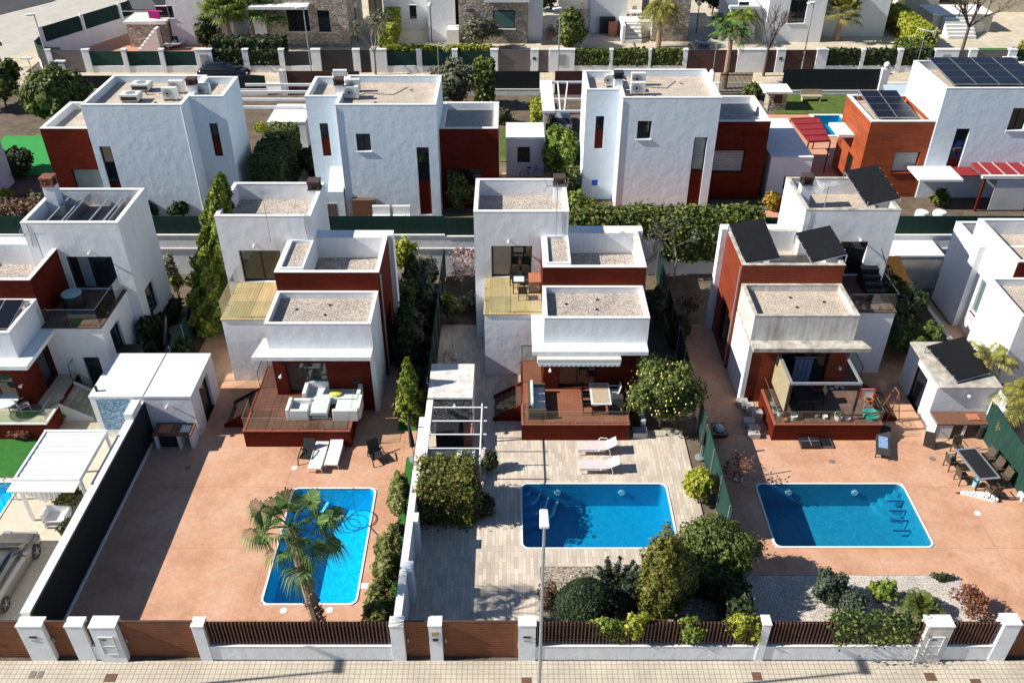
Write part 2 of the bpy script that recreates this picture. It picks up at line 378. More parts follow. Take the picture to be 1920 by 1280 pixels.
def leaf(name, c1, c2, c3=None, trans=.25):
    m, t, b = nodes(name); b.inputs['Roughness'].default_value = .55; b.inputs['Specular IOR Level'].default_value = .3
    gi = t.nodes.new('ShaderNodeNewGeometry').outputs['Random Per Island']
    st = [(0, c1), (1, c2)] if c3 is None else [(0, c1), (.6, c2), (1, c3)]
    col = ramp(t, gi, st)
    v = tc(t); n = ramp(t, noise(t, v, 1.3, 3), [(.3, (.72, .74, .7)), (.7, (1.15, 1.15, 1.1))])
    col = mul(t, col, n); L(t, col, b.inputs['Base Color'])
    tl = t.nodes.new('ShaderNodeBsdfTranslucent'); L(t, col, tl.inputs[0]); mx = t.nodes.new('ShaderNodeMixShader'); mx.inputs[0].default_value = trans
    o = t.nodes['Material Output']; L(t, b.outputs[0], mx.inputs[1]); L(t, tl.outputs[0], mx.inputs[2]); L(t, mx.outputs[0], o.inputs[0])
    return m
LGREEN = leaf('leaf_mid_green', (.05, .08, .018), (.12, .155, .03), (.25, .26, .08))
LDARK = leaf('leaf_dark_green', (.02, .036, .013), (.045, .066, .022), (.085, .105, .038))
LBRIGHT = leaf('leaf_bright_green', (.10, .17, .02), (.20, .27, .035), (.27, .30, .06))
LYEL = leaf('leaf_yellow_green', (.22, .26, .02), (.36, .38, .04), (.42, .40, .08))
LOLIVE = leaf('leaf_olive', (.10, .11, .06), (.16, .17, .10), (.24, .24, .17))
LGREY = leaf('leaf_grey_green', (.045, .07, .045), (.08, .11, .07), (.13, .16, .11))
LCYP = leaf('leaf_cypress', (.08, .13, .015), (.20, .25, .03), (.38, .37, .06))
LBRZ = leaf('leaf_bronze_green', (.07, .095, .018), (.15, .155, .025), (.28, .22, .045))
LPALM = leaf('leaf_palm', (.04, .10, .02), (.09, .18, .035), (.24, .30, .12))
LPALMY = leaf('leaf_palm_yellow', (.14, .15, .03), (.28, .26, .05), (.40, .34, .09))
LBRN = leaf('leaf_dry_brown', (.10, .05, .03), (.18, .10, .06), (.26, .15, .09))
LRED = leaf('leaf_red', (.22, .05, .04), (.30, .10, .06), (.12, .12, .04))
LPINK = leaf('blossom_pink', (.35, .22, .22), (.45, .30, .30), (.26, .16, .15))
LGRASS = leaf('grass_blades', (.03, .14, .015), (.05, .19, .02), (.09, .22, .03))
LEMON = mk('lemon_skin', (.74, .56, .14), (.76, .62, .2), 8, .5)
BARK = mk('bark', (.15, .11, .08), (.08, .06, .045), 9, .95, .6, 25)
BARKL = mk('pale_bark', (.30, .26, .22), (.2, .17, .14), 9, .95, .5, 25)
PBARK = mk('palm_bark', (.22, .13, .085), (.36, .26, .18), 12, .95, .8, 30)
TURF = mk('artificial_turf', (.045, .20, .03), (.03, .155, .022), 2.5, .95, .6, 60, .04, fine=.3)
TURF2 = mk('lawn_grass', (.12, .17, .025), (.075, .12, .02), 1.5, .95, .6, 60, .04, fine=.35)
RUG = mk('grey_rug', (.17, .16, .12), (.12, .115, .09), 6, .95)
SOLAR = glassy('solar_cell', (.008, .008, .013), .25, .25)
BTARP = mk('black_solar_mat', (.007, .008, .010), (.010, .011, .013), 4, .7, .2, 40, spec=.15)
ALU = mk('aluminium', (.55, .56, .58), (.45, .46, .48), 5, .3, metal=.8)
CREAMP = mk('cream_plastic', (.62, .61, .56), (.56, .55, .5), 5, .5)
ACW = mk('ac_casing', (.66, .66, .63), (.58, .58, .55), 4, .45)
BLKP = mk('black_plastic', (.02, .019, .018), (.03, .028, .026), 6, .4)
DWICK = mk('brown_wicker', (.10, .075, .05), (.06, .045, .03), 30, .7, .4, 60)
FABW = mk('white_fabric', (.78, .76, .72), (.72, .70, .66), 5, .9, .2, 20)
FABG = mk('pale_grey_fabric', (.62, .66, .66), (.52, .57, .57), 5, .9, .2, 20)
FABB = mk('blue_towel', (.10, .2, .40), (.30, .40, .55), 12, .95)
FABD = mk('dark_fabric', (.05, .045, .045), (.03, .028, .03), 8, .95)
TABLW = mk('table_pale', (.62, .66, .64), (.56, .6, .58), 2, .3)
WOODL = mk('bamboo', (.40, .34, .21), (.24, .20, .12), 12, .8, .4, 30, .02)
WOODT = mk('table_wood', (.46, .37, .26), (.38, .30, .21), 5, .6)
WOODB = mk('brown_wood', (.19, .09, .05), (.13, .065, .04), 6, .7)
ORNG = mk('orange_plastic', (.75, .27, .02), (.65, .22, .02), 3, .5)
REDR = mk('red_roof_metal', (.27, .024, .024), (.23, .02, .02), 2, .5)
BLUE = mk('blue_plastic', (.03, .12, .55), (.03, .10, .45), 3, .4)
PINK = mk('magenta_cloth', (.6, .03, .25), (.5, .03, .2), 3, .8)
YELP = mk('yellow_plastic', (.75, .68, .15), (.65, .55, .08), 6, .5)
TERRP = mk('terracotta_pot', (.45, .17, .09), (.38, .14, .08), 5, .8)
WPOT = mk('white_pot', (.72, .70, .66), (.6, .58, .55), 5, .5)
SLATE = mk('slate_roof', (.09, .09, .10), (.06, .06, .07), 9, .7, .5, 12)
BUFF = mk('buff_wall', (.62, .55, .42), (.55, .48, .36), 2, .9, .2, 20, fine=.1)
RUST = mk('drain_cover_brown', (.16, .08, .05), (.11, .06, .04), 12, .8)
DRAIN = mk('drain_cover_grey', (.22, .19, .16), (.15, .13, .11), 12, .8)
TYRE = mk('tyre', (.02, .02, .02), (.03, .03, .03), 12, .85)
CARG = mk('car_paint_grey', (.20, .19, .175), (.19, .18, .165), 2, .25, metal=.35, spec=.7)
CARB = mk('car_paint_black', (.01, .01, .014), (.012, .012, .016), 2, .15, spec=.6)
CARS = mk('car_paint_silver', (.45, .47, .5), (.42, .44, .47), 2, .25, metal=.6)
LRL = mk('red_lens', (.4, .01, .01), (.35, .01, .01), 2, .2)
HLL = mk('headlight_lens', (.35, .36, .38), (.3, .31, .33), 2, .15)
# ---------------------------------------------------------------- plants
def leafmesh(name, mat, P, N, size, parent, elong=1.5, seed=0, jitter=.35):
    """one small four-sided leaf per point P, facing roughly N"""
    rng = np.random.default_rng(seed); n = len(P)
    N = N + rng.normal(0, .55, N.shape); N /= np.linalg.norm(N, axis=1, keepdims=True) + 1e-9
    A = rng.normal(0, 1, N.shape); U = A - (A * N).sum(1, keepdims=True) * N; U /= np.linalg.norm(U, axis=1, keepdims=True) + 1e-9
    V = np.cross(N, U); sz = size * (1 + rng.normal(0, jitter, (n, 1)).clip(-.6, 1))
    a = P + U * sz * elong * .5; c = P - U * sz * elong * .5; b = P + V * sz * .5 + N * sz * .12; d = P - V * sz * .5 + N * sz * .12
    vs = np.stack([a, b, c, d], 1).reshape(-1, 3) - np.array(ORG[parent]) 
    me = bpy.data.meshes.new(name); me.vertices.add(4 * n); me.vertices.foreach_set('co', vs.ravel())
    me.loops.add(4 * n); me.loops.foreach_set('vertex_index', np.arange(4 * n, dtype=np.int32))
    me.polygons.add(n); me.polygons.foreach_set('loop_start', np.arange(0, 4 * n, 4, dtype=np.int32)); me.polygons.foreach_set('loop_total', np.full(n, 4, dtype=np.int32))
    me.update(); me.validate(); me.materials.append(mat)
    o = bpy.data.objects.new(name, me); COL.objects.link(o); o.parent = parent; ORG[o] = ORG[parent]; return o
def blob_pts(blobs, dens, seed=0, lump=.22, inner=.45):
    rng = np.random.default_rng(seed); PP = []; NN = []
    for (cx, cy, cz, rx, ry, rz) in blobs:
        area = 4 * math.pi * ((rx * ry) ** 1.6 + (rx * rz) ** 1.6 + (ry * rz) ** 1.6) ** (1 / 1.6) / 3 ** (1 / 1.6)
        n = max(12, int(area * dens)); D = rng.normal(0, 1, (n, 3)); D /= np.linalg.norm(D, axis=1, keepdims=True)
        ph = rng.uniform(0, 6.28, 6)
        lum = 1 + lump * (np.sin(D[:, 0] * 5 + ph[0]) * np.sin(D[:, 1] * 5 + ph[1]) + .7 * np.sin(D[:, 2] * 7 + ph[2]) * np.sin(D[:, 0] * 8 + ph[3]) + .5 * np.sin(D[:, 1] * 13 + ph[4]))
        r = lum * (inner + (1 - inner) * rng.uniform(0, 1, n) ** .45) * np.where(rng.uniform(0, 1, n) < .07, rng.uniform(1.02, 1.28, n), 1.0)
        PP.append(D * r[:, None] * np.array([rx, ry, rz]) + np.array([cx, cy, cz])); NN.append(D + np.array([0, 0, .35]))
    return np.concatenate(PP), np.concatenate(NN)
def subblobs(c, r, n, seed, sz=.45, flat=1.0):
    """clumps scattered over an ellipsoid so the outline is uneven and gaps stay open"""
    rng = random.Random(seed); out = []
    for k in range(n):
        d = Vector((rng.gauss(0, 1), rng.gauss(0, 1), rng.gauss(0, 1))).normalized(); q = rng.uniform(.45, .8)
        s_ = sz * rng.uniform(.7, 1.25)
        out.append((c[0] + d.x * r[0] * q, c[1] + d.y * r[1] * q, c[2] + d.z * r[2] * q, r[0] * s_, r[1] * s_, r[2] * s_ * flat))
    return out
def trunk_mb(x, y, z0, z1, r, cx=None, cy=None, limbs=5, spread=.6, seed=0, n=7):
    rng = random.Random(seed); mb = MB(); cx = x if cx is None else cx; cy = y if cy is None else cy
    zf = z0 + (z1 - z0) * .45; mx, my = x + (cx - x) * .4, y + (cy - y) * .4
    mb.tube([(x, y, z0), ((x + mx) / 2 + r * .3, (y + my) / 2, (z0 + zf) / 2), (mx, my, zf)], r, n, r * .75)
    for k in range(limbs):
        a = 6.28 * k / limbs + rng.uniform(-.4, .4); e = spread * rng.uniform(.6, 1.1)
        p1 = (mx + math.cos(a) * e * .5, my + math.sin(a) * e * .5, zf + (z1 - zf) * .5); p2 = (cx + math.cos(a) * e, cy + math.sin(a) * e, z1 - rng.uniform(0, .3) * (z1 - zf))
        mb.tube([(mx, my, zf), p1, p2], r * .5, 5, r * .15)
    return mb
def shrub(name, label, cat, x, y, z, r, h, mat, dens=260, leaf_=.11, seed=0, group=None, bark=BARK, n=7, sz=.5, trunk=.12, legs=None, inner=.4, elong=1.5):
    """round or oval bush or small tree: crown centre at half height of the crown; legs = bare trunk height"""
    rx, ry = (r if isinstance(r, tuple) else (r, r)); lg = h * .12 if legs is None else legs; ch = (h - lg) / 2
    o = T(name, label, cat, (x, y, z), group)
    trunk_mb(x, y, z, z + lg + ch * 1.2, trunk * min(rx, 1.2) * .6, seed=seed, spread=min(rx, ry) * .55).build('trunk', bark, o)
    c = (x, y, z + lg + ch); bl = [(c[0], c[1], c[2], rx * .62, ry * .62, ch * .7)] + subblobs(c, (rx, ry, ch), n, seed, sz)
    P, N = blob_pts(bl, dens, seed, inner=inner, lump=.3); leafmesh('crown', mat, P, N, leaf_, o, seed=seed, elong=elong); return o
def hedge(name, label, cat, x0, x1, y0, y1, z0, z1, mat, dens=170, leaf_=.11, seed=0, group=None, core=None, rough=.06, wave=.0):
    o = T(name, label, cat, ((x0 + x1) / 2, (y0 + y1) / 2, z0), group); k = .07
    MB().box(x0 + k, x1 - k, y0 + k, y1 - k, z0, z1 - k).build('stems', core or LDARK, o)
    rng = np.random.default_rng(seed); PP = []; NN = []
    dx, dy, dz = x1 - x0, y1 - y0, z1 - z0
    for ax, sgn, area in ((0, -1, dy * dz), (0, 1, dy * dz), (1, -1, dx * dz), (1, 1, dx * dz), (2, 1, dx * dy)):
        n = int(area * dens) + 4; q = rng.uniform(0, 1, (n, 3)) * [dx, dy, dz] + [x0, y0, z0]
        q[:, ax] = ([x0, y0, z0][ax] if sgn < 0 else [x1, y1, z1][ax]) + rng.normal(-sgn * .02, rough, n) + wave * np.sin(q[:, (ax + 1) % 3] * 2.1 + seed) 
        nn = np.zeros((n, 3)); nn[:, ax] = sgn; nn[:, 2] += .3; PP.append(q); NN.append(nn)
    leafmesh('foliage', mat, np.concatenate(PP), np.concatenate(NN), leaf_, o, seed=seed, elong=1.3); return o
def conifer(name, label, x, y, z, r, h, mat, dens=220, leaf_=.13, seed=0, cat='tree', cols=1, lean=0, power=.8):
    """upright conifer: sprays on a cone, with ragged tip and flanks"""
    o = T(name, label, cat, (x, y, z)); rng = np.random.default_rng(seed)
    MB().tube([(x, y, z), (x + lean * .5, y, z + h * .5), (x + lean, y, z + h * .93)], .12, 6, .03).build('trunk', BARK, o)
    n = int(math.pi * r * h * dens * .9); t = rng.uniform(0, 1, n) ** 1.25; a = rng.uniform(0, 6.283, n)
    rad = r * (1 - t) ** power * (.72 + .2 * np.sin(a * 5 + t * 17 + seed) + .15 * np.sin(a * 9 - t * 31)) * (.6 + .4 * rng.uniform(0, 1, n) ** .5)
    rad *= np.minimum(1, .55 + t * 5)
    P = np.stack([x + lean * t + rad * np.cos(a), y + rad * np.sin(a), z + .15 + t * (h - .15)], 1); N = np.stack([np.cos(a), np.sin(a), np.full(n, .45)], 1)
    leafmesh('crown', mat, P, N, leaf_, o, seed=seed, elong=2.2); return o
def bare_tree(name, label, x, y, z, h, spread, seed=0, mat=BARKL, r=.09, depth=4, trunk=.4, group=None, tips=None, limbs=4):
    o = T(name, label, 'tree', (x, y, z), group); rng = random.Random(seed)
    tm = MB(); tm.tube([(x, y, z), (x + .04, y, z + h * trunk)], r, 7, r * .8).build('trunk', mat, o) if False else tm.tube([(x, y, z), (x + .03, y, z + h * trunk * .5), (x + .04, y, z + h * trunk)], r, 7, r * .8)
    tm.build('trunk', mat, o); mb = MB(); ends = []
    def go(p, d, ln, rr, k):
        q = p + d * ln; mb.cyl(p, q, rr, rr * .62, 4 if k < 3 else 5, False)
        if k == 0: ends.append(q); return
        for j in range(3 if k > 1 else 2):
            e = (d + Vector((rng.gauss(0, spread), rng.gauss(0, spread), rng.uniform(-.1, .35)))).normalized()
            go(q, e, ln * rng.uniform(.6, .85), rr * .6, k - 1)
    for j in range(limbs):
        go(Vector((x + .04, y, z + h * trunk)), Vector((rng.gauss(0, spread), rng.gauss(0, spread), .9)).normalized(), h * (1 - trunk) * .36, r * .6, depth)
    mb.build('branches', mat, o, recalc=False)
    if tips:
        m, n, s_ = tips; P = np.array([[*(rng.choice(ends) + Vector((rng.gauss(0, .12), rng.gauss(0, .12), rng.gauss(0, .12))))] for _ in range(n)])
        leafmesh('blossom' if m is LPINK else 'leaves', m, P, np.tile([0, 0, 1.], (n, 1)), s_, o, seed=seed)
    return o
def fan_palm(name, label, base, top, r, nf, fr, mat, seed=0, droop=.5, pet=.8, stubs=True, group=None, bark=PBARK, elev=(-.35, 1.2), dead=0):
    o = T(name, label, 'palm', base, group); rng = random.Random(seed); tm = MB(); b = Vector(base); t = Vector(top); n = 14
    pts = [b.lerp(t, k / n) + Vector((math.sin(k / n * 3.14) * (t.x - b.x) * .12, 0, 0)) for k in range(n + 1)]
    tm.tube([tuple(p) for p in pts], r * 1.25, 9, r * .9)
    if stubs:
        sm = tm
        for k in range(150):
            q = rng.uniform(0, .98); p = b.lerp(t, q) + Vector((math.sin(q * 3.14) * (t.x - b.x) * .12, 0, 0)); a = rng.uniform(0, 6.28); d = Vector((math.cos(a), math.sin(a), .8))
            rr = r * (1.2 - .3 * q); sm.cyl(p + Vector((d.x, d.y, 0)) * rr * .85, p + Vector((d.x, d.y, 0)) * rr + d * .11, .045, .02, 4)
    tm.build('trunk', bark, o, recalc=False)
    fm = MB(); pm = MB()
    for k in range(nf):
        a = 2.4 * k + rng.uniform(-.3, .3); el = elev[0] + (elev[1] - elev[0]) * ((k + .5) / nf) ** .8
        d = Vector((math.cos(a) * math.cos(el), math.sin(a) * math.cos(el), math.sin(el))); pl = pet * rng.uniform(.75, 1.25)
        p1 = t + d * pl * .55 + Vector((0, 0, .05)); p2 = t + d * pl - Vector((0, 0, .10 + .1 * droop))
        pm.tube([t, p1, p2], .025, 4, .015)
        side = d.cross(Vector((0, 0, 1))).normalized(); up = side.cross(d).normalized(); ns = 30; R0 = fr * rng.uniform(.8, 1.15)
        for j in range(ns):
            th = (j / (ns - 1) - .5) * 3.9; sd = (d * math.cos(th) + side * math.sin(th)).normalized()
            ln = R0 * (1 - .25 * abs(th) / 2) * rng.uniform(.85, 1.1); w0 = R0 * .028
            mid = p2 + sd * ln * .55 - Vector((0, 0, ln * .10 * droop)); end = p2 + sd * ln * .86 - Vector((0, 0, ln * (.62 * droop + .22 * rng.random())))
            wv = sd.cross(up).normalized() * w0
            q0 = fm.p(*p2); i1 = fm.p(*(mid + wv)); i2 = fm.p(*(mid - wv + up * .02)); i3 = fm.p(*(end + wv * .15))
            fm.face(q0, i1, i3, i2)
    fm.build('fronds', mat, o, recalc=False); pm.build('leaf_stalks', mat, o, recalc=False); return o
def feather_palm(name, label, base, h, r, nf, fl, mat, seed=0, droop=1.0, group=None, bark=PBARK, lean=(0, 0), up=1.1, wid=.035, dens=22, cat='palm'):
    o = T(name, label, cat, base, group); rng = random.Random(seed); b = Vector(base); t = b + Vector((lean[0], lean[1], h))
    tm = MB(); tm.tube([tuple(b), tuple(b.lerp(t, .5) + Vector((lean[0] * .15, 0, 0))), tuple(t)], r * 1.2, 9, r * .85); tm.build('trunk', bark, o)
    fm = MB()
    for k in range(nf):
        a = 2.4 * k + rng.uniform(-.2, .2); el = up * (1 - k / nf) + .05; d = Vector((math.cos(a), math.sin(a), 0)); ln = fl * rng.uniform(.8, 1.1); prev = None
        for j in range(dens + 1):
            q = j / dens; p = t + d * ln * q * math.cos(el) * (1 - .12 * q) + Vector((0, 0, ln * q * math.sin(el) - droop * ln * q * q * .55))
            if prev is not None:
                if j % 2 == 0: fm.cyl(prev2, p, .02 * (1.2 - q), .02 * (1.1 - q), 3, False)
                tg = (p - prev).normalized(); sd = tg.cross(Vector((0, 0, 1))).normalized()
                if q > .12:
                    ll = ln * .24 * math.sin(math.pi * min(1, .18 + q * .8)) + .05
                    for sg in (-1, 1):
                        e = p + sd * sg * ll * .85 + tg * ll * .45 - Vector((0, 0, ll * (.35 + .3 * rng.random())))
                        m_ = p.lerp(e, .5) + Vector((0, 0, ll * .1)); wv = tg * wid
                        fm.face(fm.p(*(p - wv * .5)), fm.p(*(m_ - wv)), fm.p(*e), fm.p(*(m_ + wv)))
            if j % 2 == 0: prev2 = p
            prev = p
    fm.build('fronds', mat, o, recalc=False); return o

# ---------------------------------------------------------------- building blocks
def SP(side, c, a, d, z):
    return {'f': (a, c + d, z), 'b': (a, c - d, z), 'l': (c + d, a, z), 'r': (c - d, a, z)}[side]
def sbox(mb, side, c, a0, a1, d0, d1, z0, z1):
    P = [SP(side, c, a, d, z) for z in (z0, z1) for a, d in ((a0, d0), (a1, d0), (a1, d1), (a0, d1))]
    mb.hexa(P); return mb
def wallf(mb, side, c, a0, a1, z0, z1, holes=(), depth=.16):
    As = sorted({a0, a1, *[h[0] for h in holes], *[h[1] for h in holes]}); Zs = sorted({z0, z1, *[h[2] for h in holes], *[h[3] for h in holes]})
    As = [a for a in As if a0 <= a <= a1]; Zs = [z for z in Zs if z0 <= z <= z1]
    for a, b in zip(As, As[1:]):
        for p, q in zip(Zs, Zs[1:]):
            ma, mz = (a + b) / 2, (p + q) / 2
            if any(h[0] < ma < h[1] and h[2] < mz < h[3] for h in holes): continue
            mb.quad(SP(side, c, a, 0, p), SP(side, c, b, 0, p), SP(side, c, b, 0, q), SP(side, c, a, 0, q))
    for h in holes:
        for (u, v_) in (((h[0], h[2]), (h[0], h[3])), ((h[0], h[3]), (h[1], h[3])), ((h[1], h[3]), (h[1], h[2])), ((h[1], h[2]), (h[0], h[2]))):
            mb.quad(SP(side, c, u[0], 0, u[1]), SP(side, c, v_[0], 0, v_[1]), SP(side, c, v_[0], depth, v_[1]), SP(side, c, u[0], depth, u[1]))
def pblock(mb, x0, x1, y0, y1, z0, zt, t=.2, zr=None, holes=None):
    """block with a parapet ring round a sunken roof; holes: {'f': [(a0,a1,z0,z1)], ...}"""
    holes = holes or {}; zr = zt - .4 if zr is None else zr
    wallf(mb, 'f', y0, x0, x1, z0, zt, holes.get('f', ())); wallf(mb, 'b', y1, x0, x1, z0, zt, holes.get('b', ()))
    wallf(mb, 'l', x0, y0, y1, z0, zt, holes.get('l', ())); wallf(mb, 'r', x1, y0, y1, z0, zt, holes.get('r', ()))
    a, b, c, d = x0 + t, x1 - t, y0 + t, y1 - t
    for q in (((a, c), (b, c)), ((b, c), (b, d)), ((b, d), (a, d)), ((a, d), (a, c))):
        mb.quad((*q[0], zr), (*q[1], zr), (*q[1], zt), (*q[0], zt))
    mb.quad((a, c, zr), (b, c, zr), (b, d, zr), (a, d, zr))
    ring(mb, x0, x1, y0, y1, zt, t)
    return mb
def ring(mb, x0, x1, y0, y1, z, t):
    mb.sheet(x0, x1, y0, y1, z, [(x0 + t, x1 - t, y0 + t, y1 - t)])
def coping(mb, x0, x1, y0, y1, z, t=.2, h=.035, o=.012):
    """thin capping a little proud of the parapet on both sides"""
    for b in ((x0 - o, x1 + o, y0 - o, y0 + t + o), (x0 - o, x1 + o, y1 - t - o, y1 + o), (x0 - o, x0 + t + o, y0 + t + o, y1 - t - o), (x1 - t - o, x1 + o, y0 + t + o, y1 - t - o)):
        mb.box(*b, z + .003, z + h)
    return mb
def roofsheet(x0, x1, y0, y1, z, t=.2): return MB().sheet(x0 + t + .002, x1 - t - .002, y0 + t + .002, y1 - t - .002, z + .02)
def window(parent, side, c, h, depth=.1, mull=1, horiz=0, fmat=BLACK, gmat=DGLASS, name='window', fw=.07, curtain=None, label=None, sill=None):
    a0, a1, z0, z1 = h; mb = MB(); e = .004
    a0 += e; a1 -= e; z0 += e; z1 -= e
    for q in ((a0, a0 + fw, z0, z1), (a1 - fw, a1, z0, z1), (a0 + fw, a1 - fw, z0, z0 + fw), (a0 + fw, a1 - fw, z1 - fw, z1)): sbox(mb, side, c, q[0], q[1], depth, depth + .06, q[2], q[3])
    for k in range(mull):
        m = a0 + (a1 - a0) * (k + 1) / (mull + 1); sbox(mb, side, c, m - fw * .5, m + fw * .5, depth + .003, depth + .063, z0 + fw, z1 - fw)
    for k in range(horiz):
        m = z0 + (z1 - z0) * (k + 1) / (horiz + 1); sbox(mb, side, c, a0 + fw, a1 - fw, depth + .006, depth + .058, m - fw * .3, m + fw * .3)
    w_ = mb.build(name, fmat, parent)
    if label: w_['label'] = label
    p = MB(); p.quad(*[SP(side, c, a, depth + .05, z) for a, z in ((a0 + .01, z0 + .01), (a1 - .01, z0 + .01), (a1 - .01, z1 - .01), (a0 + .01, z1 - .01))]); p.build('pane', gmat, w_)
    if curtain:
        cm = MB(); ca, cb = curtain[0], curtain[1]; n = 14
        for k in range(n):
            u, v_ = a0 + (a1 - a0) * (ca + (cb - ca) * k / n), a0 + (a1 - a0) * (ca + (cb - ca) * (k + 1) / n)
            sbox(cm, side, c, u, v_, depth + .044 - (.014 if k % 2 else 0), depth + .048, z0 + fw, z1 - fw)
        cm.build('curtain', curtain[2], w_)
    if sill:
        sm = MB(); sbox(sm, side, c, a0 - .06, a1 + .06, -.07, -.003, z0 - .09, z0 - .03); sm.build('sill', sill, w_)
    return w_
def panel(parent, side, c, h, mat, depth=.05, name='panel', label=None):
    mb = MB(); sbox(mb, side, c, h[0] + .004, h[1] - .004, depth, depth + .05, h[2] + .004, h[3] - .004); o = mb.build(name, mat, parent)
    if label: o['label'] = label
    return o
def chimney(parent, x, y, z0, z1, w_=.6, cowl=CHIMB, ch=.45, mat=WHITE, capw=.08, dy=None):
    dy = w_ if dy is None else dy
    s_ = MB().bc(x, y, z0, w_, dy, z1 - z0).build('chimney', mat, parent)
    m = MB(); m.bc(x, y, z1 + .003, w_ + capw, dy + capw, .06); 
    for sx in (-1, 1):
        for sy in (-1, 1): m.bc(x + sx * (w_ / 2 - .05), y + sy * (dy / 2 - .05), z1 + .064, .12, .12, ch - .14)
    m.bc(x, y, z1 + .064, w_ * .55, dy * .55, ch - .15); m.bc(x, y, z1 + ch - .08, w_ + capw, dy + capw, .09); m.build('cowl', cowl, s_); return s_
def glass_rail(parent, pts, z0, h, posts=False, mat=CGLASS, rail=None, name='glass_balustrade', seg=None):
    mb = MB(); fr = MB()
    for a, b in zip(pts, pts[1:]):
        A = Vector((*a, 0)); B = Vector((*b, 0)); d = (B - A); ln = d.length; d.normalize(); nrm = Vector((-d.y, d.x, 0)) * .008
        n = max(1, round(ln / 1.25))
        for k in range(n):
            p = A + d * (ln * k / n + .015); q = A + d * (ln * (k + 1) / n - .015)
            mb.quad((p.x, p.y, z0 + .02), (q.x, q.y, z0 + .02), (q.x, q.y, z0 + h), (p.x, p.y, z0 + h))
            fr.cyl((p.x, p.y, z0 + .0), (p.x, p.y, z0 + h * (1.0 if posts else .12)), .018, None, 5)
        if rail: fr.cyl((A.x, A.y, z0 + h), (B.x, B.y, z0 + h), .022, None, 5)
        else: fr.cyl((A.x, A.y, z0 + h - .004), (B.x, B.y, z0 + h - .004), .007, None, 4)
    o = mb.build(name, mat, parent); fr.build('clamps' if not posts else 'posts', rail or GREYM, o); return o
def wall_light(parent, x, y, z):
    MB().cyl((x, y, z), (x, y - .16, z), .035, .05, 7).sphere((x, y - .2, z), .09, n=8, m=5).build('wall_light', WMET, parent)
# ---------------------------------------------------------------- ground, patios, streets
P2 = (-10.02, -6.20, 22.95, 29.50); P3 = (.50, 7.22, 25.88, 29.80); P4 = (11.38, 18.2, 25.95, 29.80); P1 = (-27.0, -22.75, 25.4, 29.9); PA4 = (25.05, 27.9, 68.6, 76)
PE = (25.3, 27.5, 67.0, 71.3)
m = MB(); m.sheet(-90, 90, 12, 49.22, -.06, [P1, P2, P3, P4]); m.sheet(-220, 220, 49.22, 420, 1.9, [PE])
m.quad((-90, 49.22, -.06), (90, 49.22, -.06), (90, 49.22, 1.9), (-90, 49.22, 1.9)); m.quad((-220, -60, -.06), (220, -60, -.06), (220, 12, -.06), (-220, 12, -.06))
S('ground', m, EARTH)
S('pavement', MB().sheet(-60, 60, 13, 20.36, 0), PAVE)
S('road', MB().sheet(-60, 60, 2, 12.7, -.13 + .075), ASPH)
S('kerb', MB().box(-60, 60, 12.7, 13, -.06, .004), COPE)
XW2, XW3, XW4 = -4.2, 9.3, 22.6
S('terracotta_patio', MB().sheet(-17.5, -4.33, 20.75, 43, 0, [P2]), TERRA)
S('stone_plank_patio', MB().sheet(-4.05, 8.6, 24.9, 33.6, 0, [P3]).sheet(-4.05, .9, 20.75, 24.9, 0).sheet(-4.05, .9, 33.6, 43, 0).sheet(.9, 1.25, 20.75, 24.9, 0), PLANKT)
S('pebble_bed', MB().sheet(1.25, 9.2, 20.75, 24.9, -.02), gravel('pebble_bed_mix', [(.22, .17, .12), (.42, .36, .29), (.62, .56, .48)], 14))
S('terracotta_patio', MB().sheet(9.45, 22.5, 24.45, 43, .0, [P4]).sheet(18.55, 22.5, 20.75, 24.45, 0).sheet(22.5, 24.1, 20.75, 43, 0), TERRA)
S('white_pebble_bed', MB().sheet(9.45, 18.55, 20.75, 24.45, -.012), PEBW)
S('cream_patio', MB().sheet(-40, -18.05, 20.75, 33.4, 0, [P1]), BEIGEC)
S('lawn', MB().sheet(-28.9, -22.3, 30.2, 32.9, .03), TURF)
S('villa_patio', MB().sheet(-40, -18.2, 33.4, 43, .0), CREAM)
S('terracotta_patio', MB().sheet(24.1, 40, 20.75, 43, 0), TERRA)
S('artificial_lawn', MB().box(-5.62, -4.36, 33.55, 36.6, .0, .03), TURF)
S('planting_strip', MB().sheet(-5.0, -4.34, 20.76, 31.6, .012), TURF)
S('red_path', MB().sheet(24.3, 25.7, 40, 49, .012), TERRA)
# upper plateau: plots, pavement, street
S('upper_pavement', MB().sheet(-58, 90, 79.6, 82.36, 2.0), PAVE2)
S('upper_street', MB().sheet(-75, 90, 76.9, 79.3, 1.93), ASPH)
S('upper_kerb', MB().box(-75, 90, 79.3, 79.6, 1.9, 2.02), COPE)
S('side_street', MB().prism([(-75, 79.3), (-47.5, 79.3), (-42, 108), (-30, 150), (-70, 150), (-110, 100)], 1.86, 1.935), ASPH)
S('side_pavement', MB().prism([(-52, 79.5), (-45.5, 80.3), (-45.8, 86), (-42.5, 95), (-30, 125), (-33, 127), (-46, 96), (-49.5, 86)], 1.9, 1.99), PAVE2)
S('junction_asphalt', MB().prism([(-64, 97), (-58.0, 101.5), (-54, 108), (-50, 130), (-80, 130)], 1.9, 1.97), ASPHD)
S('far_terracotta_yard', MB().sheet(-44.3, -27.5, 82.7, 101, 1.96), TERRA2)
S('far_cream_yard', MB().sheet(-27.3, 12.6, 82.7, 118, 1.955), CREAM)
S('far_driveway', MB().sheet(12.8, 60, 82.7, 118, 1.957), CREAM)
S('yard_paving', MB().sheet(-18.0, -13.2, 52.6, 72.2, 1.95), CREAM)
S('yard_paving', MB().sheet(-.6, 3.6, 49.5, 60, 1.955), TERRA2)
